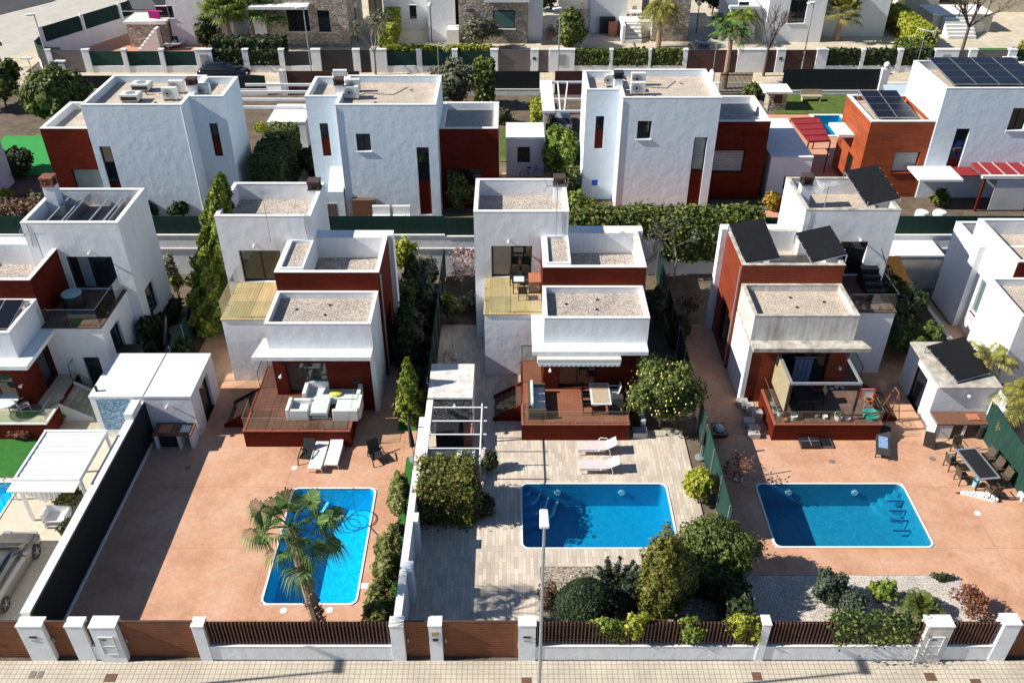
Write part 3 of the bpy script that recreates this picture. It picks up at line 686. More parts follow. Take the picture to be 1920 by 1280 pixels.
S('yard_paving', MB().sheet(4.0, 22.4, 49.6, 53.9, 1.96), TERRA2)
S('pool_terrace', MB().sheet(21.0, 30, 57.5, 71.6, 1.98, [PE]), TERRA2)
S('back_lawn', MB().sheet(22.2, 31.5, 71.7, 76.4, 2.0), TURF2)
S('back_lawn', MB().sheet(-.8, 3.4, 62, 68.6, 1.97), TURF2)
S('play_lawn', MB().sheet(-40.2, -32.0, 59.5, 67.0, 1.97), mk('play_turf', (.04, .33, .07), (.035, .28, .06), 2, .95, fine=.2))

# ---------------------------------------------------------------- villas of the front row (written once, for the third villa, then shifted or mirrored)
def villa(label, sx, ox, oy, o_):
    XF[:] = [sx, ox, oy]; WM = o_.get('white', WHITE); RD = o_.get('red', REDP); GR = o_.get('gravel', GRAV); CP = o_.get('cope', COPE)
    v = T('villa', label, 'house', (2.2, 35.6, 0), group='flat-roofed villas of the front row')
    tw, rb, fb = (-1.93, 3.07, 41.75, 45.85), (1.64, 6.87, 38.6, 42.4), (1.64, 6.75, 35.6, 38.6)
    hw = (-1.03, 1.17, 4.0, 5.95) if 'hw' not in o_ else o_['hw']
    m = MB(); side_h = {'f': [hw]}
    if o_.get('tower_side'): side_h['l'] = o_['tower_side']
    pblock(m, *tw, -.05, 7.96, .2, 7.0, side_h); m.build('tower', WM, v)
    coping(MB(), *tw, 7.96).build('tower_coping', CP, v); roofsheet(*tw, 7.0).build('tower_roof', GR, v)
    window(v, 'f', 41.75, hw, .14, 1, name='patio_door', curtain=o_.get('curtain'), gmat=o_.get('dglass', DGLASS))
    for h in o_.get('tower_side', ()): window(v, 'l', -1.93, h, .14, 0)
    if not o_.get('nochim'): chimney(v, 2.7, 45.05, 7.02, 8.0, .6, ch=.5)
    th = {}
    if o_.get('terr_side'): th['l'] = o_['terr_side']
    if o_.get('terr_front'): th['f'] = o_['terr_front']
    m = MB(); tb = (-1.35, 1.64, 38.15, 41.75)
    wallf(m, 'f', 38.15, -1.35, 1.64, -.05, 3.9, th.get('f', ())); wallf(m, 'l', -1.35, 38.15, 41.75, -.05, 3.9, th.get('l', ())); m.quad((-1.35, 38.15, 3.9), (1.64, 38.15, 3.9), (1.64, 41.75, 3.9), (-1.35, 41.75, 3.9))
    m.build('terrace_block', WM, v)
    for h in o_.get('terr_side', ()): window(v, 'l', -1.35, h, .14, 0)
    for h in o_.get('terr_front', ()): window(v, 'f', 38.15, h, .14, 0, name='side_door')
    MB().box(-1.4, 1.63, 38.1, 41.74, 3.903, 3.985).build('terrace_floor', o_.get('floor', DECKY), v)
    glass_rail(v, [(-1.3, 41.7), (-1.3, 38.2), (1.6, 38.2)], 3.99, 1.0)
    # taller red middle block
    m = MB(); rh = {'r': [(39.55, 41.3, .3, 3.1)]}
    m.cur = 0; pblock(m, *rb, -.05, 6.45, .2, 5.25, rh); m.build('cladding', RD, v, label=None) if False else m.build('cladding', RD, v)
    t = .2; mi = MB(); a, b, c, d = rb[0] + t - .004, rb[1] - t + .004, rb[2] + t - .004, rb[3] - t + .004
    mi = MB()
    for q in ((a - .0, b, c, c + .02), (a, b, d - .02, d), (a, a + .02, c + .02, d - .02), (b - .02, b, c + .02, d - .02)): mi.box(*q, 5.24, 6.448)
    mi.build('parapet_lining', WM, v)
    coping(MB(), *rb, 6.45).build('block_coping', CP, v); roofsheet(*rb, 5.25).build('block_roof', GR, v); window(v, 'r', rb[1], rh['r'][0], .12, 0)
    if not o_.get('nobox'):
        m = MB(); pblock(m, 1.845, 3.07, 38.82, 41.74, 5.27, 6.6, .1, 6.42); mo = m.build('stair_head', WM, v); MB().sheet(1.95, 2.96, 38.93, 41.63, 6.44).build('roof_gravel', GR, mo)
    MB().box(3.08, 7.15, 42.41, 43.0, -.05, 6.5).build('rear_wall', WM, v)
    # lower front block: white box on a slab, red below
    m = MB(); pblock(m, *fb, 3.925, 5.36, .16, 5.0); m.build('front_block', o_.get('fwhite', WM), v)
    coping(MB(), *fb, 5.36, .16).build('front_coping', CP, v); roofsheet(*fb, 5.0, .16).build('front_roof', GR, v)
    sl = o_.get('slab', (1.07, 6.72, 34.85)); sy = o_.get('slab_back', 38.12)
    MB().prism([(sl[0], sl[2]), (sl[1], sl[2]), (sl[1], 35.598), (6.75, 35.6), (6.75, 38.6), (1.64, 38.6), (1.64, sy), (sl[0] + (0.0 if sy > 37 else .25), sy)], 3.70, 3.92).build('canopy', o_.get('slabmat', WM), v)
    m = MB(); dh = o_.get('door', (2.42, 4.35, 1.04, 2.9)); wallf(m, 'f', 35.66, 1.66, 6.52, -.05, 3.698, [dh], .2); wallf(m, 'l', 1.66, 35.66, 38.6, -.05, 3.698, o_.get('lowside', ()))
    m.build('lower_cladding', RD, v); window(v, 'f', 35.66, dh, .16, 1, name='patio_door', gmat=DGLASS)
    for h in o_.get('lowside', ()): window(v, 'l', 1.66, h, .12, 0, name='side_door')
    m = MB(); m.box(6.523, 6.75, 35.6, 38.6, -.05, 3.698); m.build('side_wall', WM, v)
    for dx_, dy_ in ((.9, 1.7), (2.4, 1.2), (2.5, 2.1)): MB().cyl((1.9 + dx_, 35.7 + dy_, 5.02), (1.9 + dx_, 35.7 + dy_, 5.07), .07, None, 8).build('roof_drain', BLACK, v)
    MB().tube([(2.75, 41.735, 7.9), (2.73, 41.735, 7.2), (2.8, 41.735, 6.66)], .012, 4).build('aerial_cable', BLACK, v)
    MB().cyl((6.9, 38.75, .02), (6.9, 38.75, 6.3), .045, None, 7).build('downpipe', GREYM, v)
    wall_light(v, 2.0, 35.65, 2.3); wall_light(v, -.1, 41.74, 6.3); MB().cyl((3.1, 35.55, 3.62), (3.1, 35.55, 3.70), .09, None, 8).build('soffit_light', WMET, v)
    XF[:] = [1, 0, 0]
    return v
def deck(label, sx, ox, oy, o_):
    XF[:] = [sx, ox, oy]; d = T('deck_terrace', label, 'terrace', (3.2, 32.84, 0), group='raised decks in front of the villas')
    x0, x1 = .55, o_.get('x1', 5.8); z = 1.0
    m = MB(); m.prism([(x0, 32.84), (x1, 32.84), (x1, 35.64), (1.63, 35.64), (1.63, 38.1), (x0, 38.1)], -.05, z - .04); m.build('fascia', o_.get('fascia', REDP), d)
    MB().prism([(x0 + .1, 32.94), (x1 - .1, 32.94), (x1 - .1, 35.64), (1.63, 35.64), (1.63, 38.1), (x0 + .1, 38.1)], z - .037, z).build('decking', o_.get('deck', DECKR), d)
    MB().box(x0 - .02, x1 + .02, 32.82, 32.94, z - .035, z + .03).box(x1 - .1, x1 + .02, 32.941, 35.6, z - .035, z + .03).box(x0 - .02, x0 + .1, 32.941, 34.3, z - .035, z + .03).build('edge_board', o_.get('edge', mk('edge_board_red' + str(ox), (.34, .10, .06), (.28, .08, .05), 4, .5)), d)
    glass_rail(d, [(x0 + .05, 34.3), (x0 + .05, 32.9), (x1 - .05, 32.9)] + ([] if o_.get('open_right') else [(x1 - .05, 35.55)]), z + .03, o_.get('rail', .75))
    glass_rail(d, [(x0 + .05, 36.2), (x0 + .05, 38.05), (1.6, 38.05)], z, 1.0, posts=True, rail=BLACK, name='side_rail')
    # stairs running down sideways
    st = MB(); n = 5
    for k in range(n): zt = z - (k + 1) * z / (n + 1); st.box(x0 - (k + 1) * .27, x0 - k * .27, 34.42, 36.1, -.04, zt)
    st.build('steps', o_.get('steps', DECKR), d)
    for y in (34.3, 36.11):
        MB().prismy([(x0, -.04), (x0, z + .05), (x0 - 1.45, .14), (x0 - 1.45, -.04)], y, y + .1).build('stair_side', o_.get('stringer', o_.get('fascia', REDP)), d)
        MB().quad((x0, y + .05, z + .05), (x0 - 1.45, y + .05, .16), (x0 - 1.45, y + .05, .95), (x0, y + .05, z + .85)).build('stair_glass', CGLASS, d)
    XF[:] = [1, 0, 0]; return d
CURT = mk('cream_curtain', (.42, .36, .28), (.36, .30, .24), 9, .9); CURTB = mk('grey_curtain', (.22, .27, .30), (.18, .22, .25), 9, .9)
villa('white and dark red villa with bare timber terrace, behind the white block sofas', 1, -13.45, -.5, {'slab_back': 36.5, 'slab': (.95, 6.72, 34.9), 'door': (2.25, 4.3, 1.04, 3.0)})
villa('white and dark red flat-roofed villa with folded awning, between garden wall and lemon tree', 1, 0, 0, {'curtain': (.05, .48, CURT), 'slab': (1.07, 6.72, 34.85)})
villa('orange-sided flat-roofed villa with black mats tilted over its roof', -1, 18.62, .2, {'white': WHITE, 'fwhite': WHITEW, 'slabmat': COPEW, 'cope': COPEW, 'red': plank_mat('red_cladding_bright', (.23, .045, .02), (.19, .036, .018)), 'gravel': GRAVF, 'nobox': 1, 'nochim': 1, 'floor': DECKB, 'slab': (.95, 6.72, 34.9), 'slab_back': 35.61, 'hw': (-.65, 1.1, 4.0, 6.1), 'door': (2.6, 5.0, 1.04, 3.1)})
villa('left-edge villa with grey roof heaters and a round tub on its terrace', -1, -22.05, -1.25, {'nobox': 1, 'nochim': 1, 'floor': DECKB, 'terr_side': [(38.9, 40.1, 1.5, 3.2)], 'terr_front': [(-.75, .1, -.0, 2.1)], 'tower_side': [(42.6, 43.9, 1.6, 3.4)], 'hw': (-1.1, 1.35, 4.0, 6.0), 'curtain': (.55, .78, CURTB), 'lowside': [(36.9, 38.1, 1.0, 3.1)], 'slab': (.95, 6.72, 34.9)})
deck('dark red plank deck with glass rail carrying the white block sofas', 1, -13.45, -.48, {'x1': 5.72})
deck('dark red plank deck with glass rail carrying the rattan sofa, beside the lemon tree', 1, 0, 0, {'deck': DECKO, 'open_right': 0})
deck('dark red plank deck crowded with white pots under the black pergola', -1, 18.65, 0, {'x1': 5.8, 'deck': DECKB})
deck('cream tiled terrace with round tables and wide stone steps, at the left edge', -1, -22.05, 0.05, {'deck': CREAM, 'edge': COPE, 'steps': CREAM, 'fascia': REDP, 'stringer': COPE})

# fifth villa at the right edge, seen from its bright side
v = T('villa', 'white villa at the right edge with a pale teal window on its bright side', 'house', (27, 37, 0), group='flat-roofed villas of the front row')
m = MB(); pblock(m, 25.9, 31, 42.9, 46.0, -.05, 5.2, .2, 4.5, {}); m.build('rear_block', WHITE, v); coping(MB(), 25.9, 31, 42.9, 46.0, 5.2).build('rear_coping', COPE, v); roofsheet(25.9, 31, 42.9, 46.0, 4.5).build('rear_roof', GRAVF, v)
m = MB(); hh = (40.3, 42.3, 1.5, 3.6); pblock(m, 26.3, 33, 39.75, 44.6, -.05, 6.1, .2, 5.2, {'l': [hh]}); m.build('upper_block', WHITE, v); coping(MB(), 26.3, 33, 39.75, 44.6, 6.1).build('block_coping', COPE, v)
roofsheet(26.3, 33, 39.75, 44.6, 5.2).build('block_roof', GRAVF, v); window(v, 'l', 26.3, hh, .1, 1, fmat=GREYM, gmat=TGLASS, sill=REDP)
MB().box(26.5, 33, 39.69, 39.747, 4.2, 6.08).box(26.26, 26.499, 39.66, 39.747, -.05, 6.08).build('red_trim', REDP, v)
m = MB(); pblock(m, 25.0, 33, 36.0, 39.65, -.05, 5.2, .16, 4.8); m.build('front_block', WHITE, v); coping(MB(), 25.0, 33, 36.0, 39.65, 5.2, .16).build('front_coping', COPE, v); roofsheet(25.0, 33, 36.0, 39.65, 4.8, .16).build('front_roof', GRAVF, v)

# ---------------------------------------------------------------- villas of the back row
def back_villa(label, sx, ox, oy, o_):
    XF[:] = [sx, ox, oy]; v = T('villa', label, 'house', (-7, 53, 1.9), group='flat-roofed villas of the back row'); Z = 1.85
    mn, tw, rd = (-10.85, -4.6, 53.0, 58.6), (-13.0, -10.852, 54.5, 58.3), (-4.598, -.8, 54.45, 59.3)
    m = MB(); hl = o_.get('holes', []); slot = o_.get('slot', (-5.98, -5.2, 2.1, 6.85))
    hs = [slot] + hl
    pblock(m, *mn, Z, 9.6, .2, 9.15, {'f': hs}); m.build('main_block', WHITE2, v); coping(MB(), *mn, 9.6).build('main_coping', COPE, v); roofsheet(*mn, 9.15).build('main_roof', GRAVF, v)
    sp = slot[2] + (slot[3] - slot[2]) * o_.get('split', .52)
    window(v, 'f', 53.0, (slot[0], slot[1], sp, slot[3]), .12, 0, name='slot_window', gmat=o_.get('slotglass', DGLASS)); panel(v, 'f', 53.0, (slot[0], slot[1], slot[2], sp), REDP, .08, 'red_panel')
    for h in hl: window(v, 'f', 53.0, h, .12, 1, sill=WMET)
    ts = (-12.3, -11.75, 5.6, 7.85); m = MB(); pblock(m, *tw, Z, 9.6, .2, 9.15, {'f': [ts]}); m.build('tower', WHITE2, v); coping(MB(), *tw, 9.6).build('tower_coping', COPE, v); roofsheet(*tw, 9.15).build('tower_roof', GRAVF, v)
    window(v, 'f', 54.5, (ts[0], ts[1], 6.9, ts[3]), .12, 0); panel(v, 'f', 54.5, (ts[0], ts[1], ts[2], 6.9), REDP, .08, 'red_panel')
    rw = o_.get('redwin', (-3.9, -2.2, 3.3, 5.0)); m = MB(); pblock(m, *rd, Z, 7.5, .25, 7.05, {'f': [rw]}); m.build('cladding', REDP, v); coping(MB(), *rd, 7.5, .25).build('block_coping', COPE, v)
    mi = MB(); a, b, c, d = rd[0] + .246, rd[1] - .246, rd[2] + .246, rd[3] - .246
    for q in ((a, b, c, c + .02), (a, b, d - .02, d), (a, a + .02, c + .02, d - .02), (b - .02, b, c + .02, d - .02)): mi.box(*q, 7.04, 7.498)
    mi.build('parapet_lining', WHITE, v); roofsheet(*rd, 7.05, .25).build('block_roof', o_.get('rroof', GRAVG), v)
    window(v, 'f', 54.45, rw, .12, o_.get('rmull', 1), horiz=o_.get('rh', 0), gmat=o_.get('rglass', DGLASS), name='wide_window')
    MB().tube([(-10.8, 52.98, 9.5), (-10.8, 52.98, 2.0)], .03, 6).build('downpipe', WMET, v)
    for dx_, dy_ in ((2.0, 1.6), (4.1, 3.9)): MB().cyl((-10.6 + dx_, 53 + dy_, 9.165), (-10.6 + dx_, 53 + dy_, 9.22), .09, None, 8).build('roof_drain', GATEG, v)
    MB().tube([(-10.3, 55.2, 9.2), (-9.4, 56.3, 9.2), (-7.6, 56.0, 9.2), (-6.8, 57.4, 9.2)], .018, 4).build('roof_cable', BLACK, v)
    chimney(v, -10.9, 55.4, 9.2, 10.1, .55, cowl=o_.get('cowl', CHIMB), ch=.4)
    if o_.get('porch'):
        m = MB(); m.hexa([(-11.9, 52.7, Z), (-10.9, 52.7, Z), (-10.9, 54.49, Z), (-11.9, 54.49, Z), (-11.9, 52.7, 3.9), (-10.9, 52.7, 3.9), (-10.9, 54.49, 4.9), (-11.9, 54.49, 4.9)]); m.build('lean_to', WHITE2, v)
    XF[:] = [1, 0, 0]; return v
SHUT = plank_mat('roller_shutter', (.34, .38, .38), (.30, .34, .34), .12)
back_villa('white back-row villa with three roof vents, its plain wall facing the conifer', -1, -31.15, .0, {'slot': (-5.75, -5.0, 3.3, 6.9), 'split': .3, 'redwin': (-4.4, -2.0, 2.9, 4.7), 'rglass': mk('grey_shutter', (.23, .26, .25), (.2, .23, .22), 2, .6), 'rmull': 0, 'rroof': GRAVF})
back_villa('white back-row villa with one small window and a dark red wing', 1, 0, 0, {'holes': [(-9.75, -8.85, 6.6, 7.75)], 'porch': 1, 'redwin': (-4.3, -1.9, 2.6, 4.7)})
back_villa('white back-row villa with shuttered windows, behind the tall ivy hedge', 1, 17.9, 1.25, {'holes': [(-9.75, -8.85, 6.9, 8.1)], 'slotglass': SHUT, 'rglass': SHUT, 'rmull': 0, 'redwin': (-4.35, -2.15, 3.9, 5.5), 'cowl': BLACK, 'slot': (-6.0, -5.15, 2.1, 7.0)})
# fourth back villa, mirrored, seen with its bright left side and solar panels
v = T('villa', 'big white back-row villa with dark solar panels and an orange-red wing, top right', 'house', (30, 57, 1.9), group='flat-roofed villas of the back row')
m = MB(); pblock(m, 28.15, 35.2, 56.0, 61.7, 1.85, 9.6, .2, 9.0, {'f': [(29.6, 30.5, 3.6, 6.9), (32.9, 34.0, 6.8, 8.3)]}); m.build('main_block', WHITE2, v); coping(MB(), 28.15, 35.2, 56.0, 61.7, 9.6).build('main_coping', COPE, v); roofsheet(28.15, 35.2, 56.0, 61.7, 9.0).build('main_roof', GRAVF, v)
window(v, 'f', 56.0, (29.6, 30.5, 4.6, 6.9), .12, 0, name='slot_window'); panel(v, 'f', 56.0, (29.6, 30.5, 3.6, 4.6), REDP, .1, 'red_panel'); window(v, 'f', 56.0, (32.9, 34.0, 6.8, 8.3), .12, 1, sill=WMET)
m = MB(); pblock(m, 23.85, 28.148, 56.1, 61.2, 1.85, 7.3, .22, 7.0, {'f': [(26.0, 27.7, 3.7, 5.2)], 'l': [(57.6, 58.7, 1.9, 4.2)]}); m.build('cladding', REDP2, v)
coping(MB(), 23.85, 28.148, 56.1, 61.2, 7.3, .22, .08).build('block_coping', COPE, v); roofsheet(23.85, 28.148, 56.1, 61.2, 7.0, .22).build('block_roof', GRAVF, v)
window(v, 'f', 56.1, (26.0, 27.7, 3.7, 5.2), .12, 0, gmat=mk('white_blind', (.5, .5, .47), (.42, .42, .4), 6, .8), fmat=REDP, name='wide_window', sill=REDP); window(v, 'l', 23.85, (57.6, 58.7, 1.9, 4.2), .14, 0)
MB().box(22.75, 23.848, 58.3, 60.6, 5.35, 5.55).build('side_canopy', WHITE, v)
MB().box(27.0, 29.9, 53.8, 55.99, 4.1, 4.25).build('porch_slab', COPE, v)
# ---------------------------------------------------------------- pools
def pool(label, r, tile, water, steps=None, cope=WMET, lights=(), c=.3, steplab=None, ladder=None):
    x0, x1, y0, y1 = r; o = T('swimming_pool', label, 'swimming pool', ((x0 + x1) / 2, y0, -1.4), group='swimming pools')
    def rr(e, n=5):
        pts = []; k = c + e
        for cx, cy, a0 in ((x1 - c, y1 - c, 0), (x0 + c, y1 - c, 90), (x0 + c, y0 + c, 180), (x1 - c, y0 + c, 270)):
            for j in range(n + 1): a = R(a0 + 90 * j / n); pts.append((cx + k * math.cos(a), cy + k * math.sin(a)))
        return pts
    inn = rr(-.04); out = rr(.045)
    m = MB(); n = len(inn); a = [m.p(*p, -1.4) for p in inn]; b = [m.p(*p, .0) for p in inn]; m.face(*a)
    for k in range(n): m.face(a[k], b[k], b[(k + 1) % n], a[(k + 1) % n])
    m.build('basin', tile, o)
    m = MB(); a = [m.p(*p, .035) for p in inn]; b = [m.p(*p, .035) for p in out]; d = [m.p(*p, -.05) for p in inn]; e = [m.p(*p, -.03) for p in out]
    for k in range(n):
        q = (k + 1) % n; m.face(a[k], a[q], b[q], b[k]); m.face(a[k], a[q], d[q], d[k]); m.face(b[k], b[q], e[q], e[k])
    # fill the square corners of the opening
    m.build('coping', cope, o, recalc=False)
    for (sx, sy, cx, cy) in ((x1, y1, x1 - c, y1 - c), (x0, y1, x0 + c, y1 - c), (x0, y0, x0 + c, y0 + c), (x1, y0, x1 - c, y0 + c)):
        a0 = math.degrees(math.atan2(sy - cy, sx - cx)) - 45; pts = [(cx + (c + .1) * math.cos(R(a0 + 18 * j)), cy + (c + .1) * math.sin(R(a0 + 18 * j))) for j in range(6)]
        fl = MB(); i = [fl.p(*p, .006) for p in pts]; k = fl.p(sx + (.02 if sx > cx else -.02), sy + (.02 if sy > cy else -.02), .006)
        for j in range(5): fl.face(k, i[j], i[j + 1])
        fl.build('corner_slab', cope, o)
    m = MB(); i = [m.p(*p, -.13) for p in rr(-.045)]; m.face(*i); m.build('water', water, o, recalc=False)
    if steps:
        sx, sy, rad, hand = steps; st = MB(); ed = MB(); ns = 4
        for k in range(ns):
            rk = rad * (ns - k) / ns; top = -.28 - .27 * k if False else -1.4 + .27 * (k + 1)
            pts = [(sx, sy)] + [(sx + hand * rk * math.cos(R(a_)), sy - rk * math.sin(R(a_))) for a_ in (0, 30, 60, 90)]
            st.prism(pts, -1.39, top)
            for q in range(2, 4):
                p, s_ = pts[q - 1] if q > 1 else pts[1], pts[q]
                ed.hexa([(p[0], p[1], top + .004), (s_[0], s_[1], top + .004), (s_[0] * .93 + sx * .07, s_[1] * .93 + sy * .07, top + .004), (p[0] * .93 + sx * .07, p[1] * .93 + sy * .07, top + .004)] + [(p[0], p[1], top + .02), (s_[0], s_[1], top + .02), (s_[0] * .93 + sx * .07, s_[1] * .93 + sy * .07, top + .02), (p[0] * .93 + sx * .07, p[1] * .93 + sy * .07, top + .02)])
        so_ = st.build('steps', tile, o)
        if hand > 0: ed.build('step_nosing', PSTEP, so_)
    for lx, ly in lights: MB().cyl((lx, ly - .06, -.5), (lx, ly - .1, -.5), .16, None, 10).build('pool_light', WMET, o)
    return o
pool('bright blue pool behind the palm, lying lengthwise in the left terracotta patio', P2, PTILE, WATER, (P2[0] + .05, P2[3] - .05, 2.0, 1), cope=COPE)
pool('blue pool with corner steps in the plank-tiled patio, behind the middle street lamp', P3, PTILE2, WATER2, (P3[0] + .05, P3[3] - .05, 1.7, 1), COPE, [(2.2, 29.8), (5.2, 29.8)])
p4o = pool('blue pool with four dark rungs in its far right corner, in the right terracotta patio', P4, PTILE3, WATER2, (P4[1] - .05, P4[3] - .05, 1.15, -1), COPE, [(13.0, 29.8), (16.1, 29.8)])
rg = MB()
for k in range(4): rg.box(P4[1] - .85, P4[1] - .08, P4[3] - .75 - k * .42, P4[3] - .67 - k * .42, -.42 - .2 * k, -.38 - .2 * k)
rg.build('ladder_rungs', mk('deep_blue_plastic', (.01, .08, .25), (.01, .07, .2), 3, .5), p4o)
pool('small light blue pool cut off by the left edge beside the lawn', P1, PTILE, WATER, (P1[1] - .05, P1[3] - .1, 2.0, -1), COPE, ladder=1)
m = MB()
for y in (29.3, 28.75): m.tube([(-23.1, y, -.5), (-23.1, y, .75), (-22.8, y, .95), (-22.45, y, .75), (-22.4, y, .02)], .025, 5)
m.build('ladder', ALU, MATS and bpy.data.objects['swimming_pool.003'])
m = MB().sheet(*PE, 1.3); m = MB(); m.quad((PE[0], PE[2], 1.2), (PE[1], PE[2], 1.2), (PE[1], PE[3], 1.2), (PE[0], PE[3], 1.2))
o = T('swimming_pool', 'small turquoise pool beside the red canopy roof', 'swimming pool', (25.2, 69, 1.2), group='swimming pools')
wallf(m, 'l', PE[0], PE[2], PE[3], 1.2, 1.99); wallf(m, 'l', PE[1], PE[2], PE[3], 1.2, 1.99); wallf(m, 'f', PE[2], PE[0], PE[1], 1.2, 1.99); wallf(m, 'f', PE[3], PE[0], PE[1], 1.2, 1.99)
m.build('basin', PTILE2, o); MB().sheet(*PE, 1.85).build('water', WATER2, o, recalc=False); rc = MB(); ring(rc, PE[0] - .3, PE[1] + .3, PE[2] - .3, PE[3] + .3, 2.03, .32); rc.build('coping', COPE, o)

# ---------------------------------------------------------------- street wall along the front
def post(label, x0, x1, h=2.0, d=.42, y=20.36, extra=None, cat='gate post', mat=WHITE):
    o = T('gate_post', label, cat, ((x0 + x1) / 2, y, 0), group='white posts of the street wall')
    MB().box(x0, x1, y, y + d, -.02, h).build('pillar', mat, o); MB().box(x0 - .02, x1 + .02, y - .02, y + d + .02, h + .002, h + .05).build('cap', COPE, o)
    if extra == 'cabinet':
        c = (x0 + x1) / 2; w_ = (x1 - x0) * .3; fr = MB()
        for q in ((c - w_, c + w_, 1.5, 1.54), (c - w_, c + w_, .5, .54), (c - w_, c - w_ + .04, .54, 1.5), (c + w_ - .04, c + w_, .54, 1.5), (c - w_ + .04, c + w_ - .04, .98, 1.01)): fr.box(q[0], q[1], y - .035, y - .004, q[2], q[3])
        f = fr.build('meter_cabinet', COPE, o); MB().box(c - w_ + .045, c + w_ - .045, y - .02, y - .004, 1.015, 1.495).build('upper_door', FABG, f); MB().box(c - w_ + .045, c + w_ - .045, y - .02, y - .004, .545, .975).build('lower_door', FABG, f)
        MB().box(c - w_ + .1, c - w_ + .3, y - .026, y - .021, 1.32, 1.42).build('sticker', GATEG, f)
    if extra == 'plates':
        c = (x0 + x1) / 2; MB().box(c - .14, c + .14, y - .02, y - .003, 1.38, 1.48).build('house_number_plate', FABD, o); MB().box(c - .12, c + .12, y - .02, y - .003, 1.18, 1.26).build('bell_plate', GREYM, o)
    if extra == 'letterbox':
        c = (x0 + x1) / 2; MB().box(c - .12, c + .12, y - .03, y - .003, 1.5, 1.75).build('letterbox', mk('brass', (.4, .33, .15), (.35, .28, .12), 5, .5), o); MB().box(c - .1, c + .1, y - .02, y - .003, 1.2, 1.35).build('bell_plate', FABD, o)
    return o
def gate(label, x0, x1, z0=.06, z1=2.03, mat=GATE, y=20.55, cat='gate', name='gate', group='brown plank gates'):
    o = T(name, label, cat, ((x0 + x1) / 2, y, 0), group=group); MB().box(x0 + .02, x1 - .02, y, y + .05, z0, z1).build('leaf_panel', mat, o)
    MB().box(x0 + .02, x1 - .02, y - .012, y + .062, z1 + .002, z1 + .05).box(x0, x1, y - .01, y + .06, z0 - .06, z0 - .003).build('rail', BROWNM, o); MB().box(x0 + .1, x0 + .14, y - .07, y - .013, .95, 1.15).build('handle', GREYM, o); return o
def slats(label, x0, x1, zb=.82, zt=2.06, y=20.52, step=.135, base=True, skew=0):
    o = T('slat_fence', label, 'fence', ((x0 + x1) / 2, y, 0), group='brown slat fences on the low wall')
    if base:
        MB().box(x0, x1, 20.40, 20.66, -.02, zb - .02).build('low_wall', WHITE, o); MB().box(x0, x1, 20.385, 20.675, zb - .018, zb + .01).build('coping', COPE, o)
    m = MB(); x = x0 + .05; rng = random.Random(int(x0 * 10) + 5)
    while x < x1 - .06:
        e = rng.uniform(-.006, .006); m.box(x + e, x + .045 + e, y - .05, y + .05, zb + .02, zt + rng.uniform(-.012, .012)); x += step
    m.build('slats', SLAT, o); MB().box(x0, x1, y + .09, y + .1, zb + .02, zt - .06).build('backing_sheet', mk('dark_backing_%d' % int(x0 * 10 + 200), (.022, .014, .012), (.016, .011, .01), 5, .8), o)
    MB().box(x0, x1, y + .051, y + .075, zb + .18, zb + .23).box(x0, x1, y + .051, y + .075, zt - .25, zt - .2).build('rail', BROWNM, o) ; return o
gate('brown plank gate at the far left corner of the street wall', -19.6, -18.05)
post('white post with plates left of the brown wicket gate', -18.03, -17.1, extra='plates')
gate('narrow brown wicket gate between two left posts', -17.1, -16.26)
post('slim white post left of the short run of slats', -16.26, -15.62, 2.0)
slats('very short run of brown slats beside the meter cabinet post', -15.6, -15.36)
post('wide white post with pale meter cabinet, left of the long brown gate', -15.35, -14.4, 2.02, .5, 20.3, 'cabinet')
gate('long brown plank gate in front of the left terracotta patio', -14.4, -11.65)
post('white post between the long brown gate and the slats', -11.65, -11.22)
slats('long brown slat fence in front of the palm tree', -11.22, -4.42)
post('white post at the corner of the dividing garden wall', -4.42, -3.92, 2.02)
gate('narrow brown wicket gate beside the letterbox post', -3.92, -3.0)
post('slim white post with brass letterbox', -3.0, -2.52, 2.04, extra='letterbox')
gate('long brown plank gate in front of the plank-tiled patio', -2.52, .3)
post('white post with dark number plate left of the middle street lamp', .3, .93, 2.05, extra='plates')
slats('brown slat fence with climbing shoots, right of the middle lamp', .93, 9.2)
post('very slim white post between two slat fences', 9.2, 9.5, 2.1)
slats('brown slat fence under the overhanging bush on the right', 9.5, 15.2)
post('stained white post with meter cabinet on the right', 15.2, 16.15, 2.08, .5, 20.3, 'cabinet', mat=WHITEW)
slats('short brown slat fence between the two right posts', 16.15, 18.0)
post('wide white post at the right end of the slats', 18.0, 18.62, 2.1, .5)
gate('brown plank gate cut off by the right edge', 18.62, 21.8)
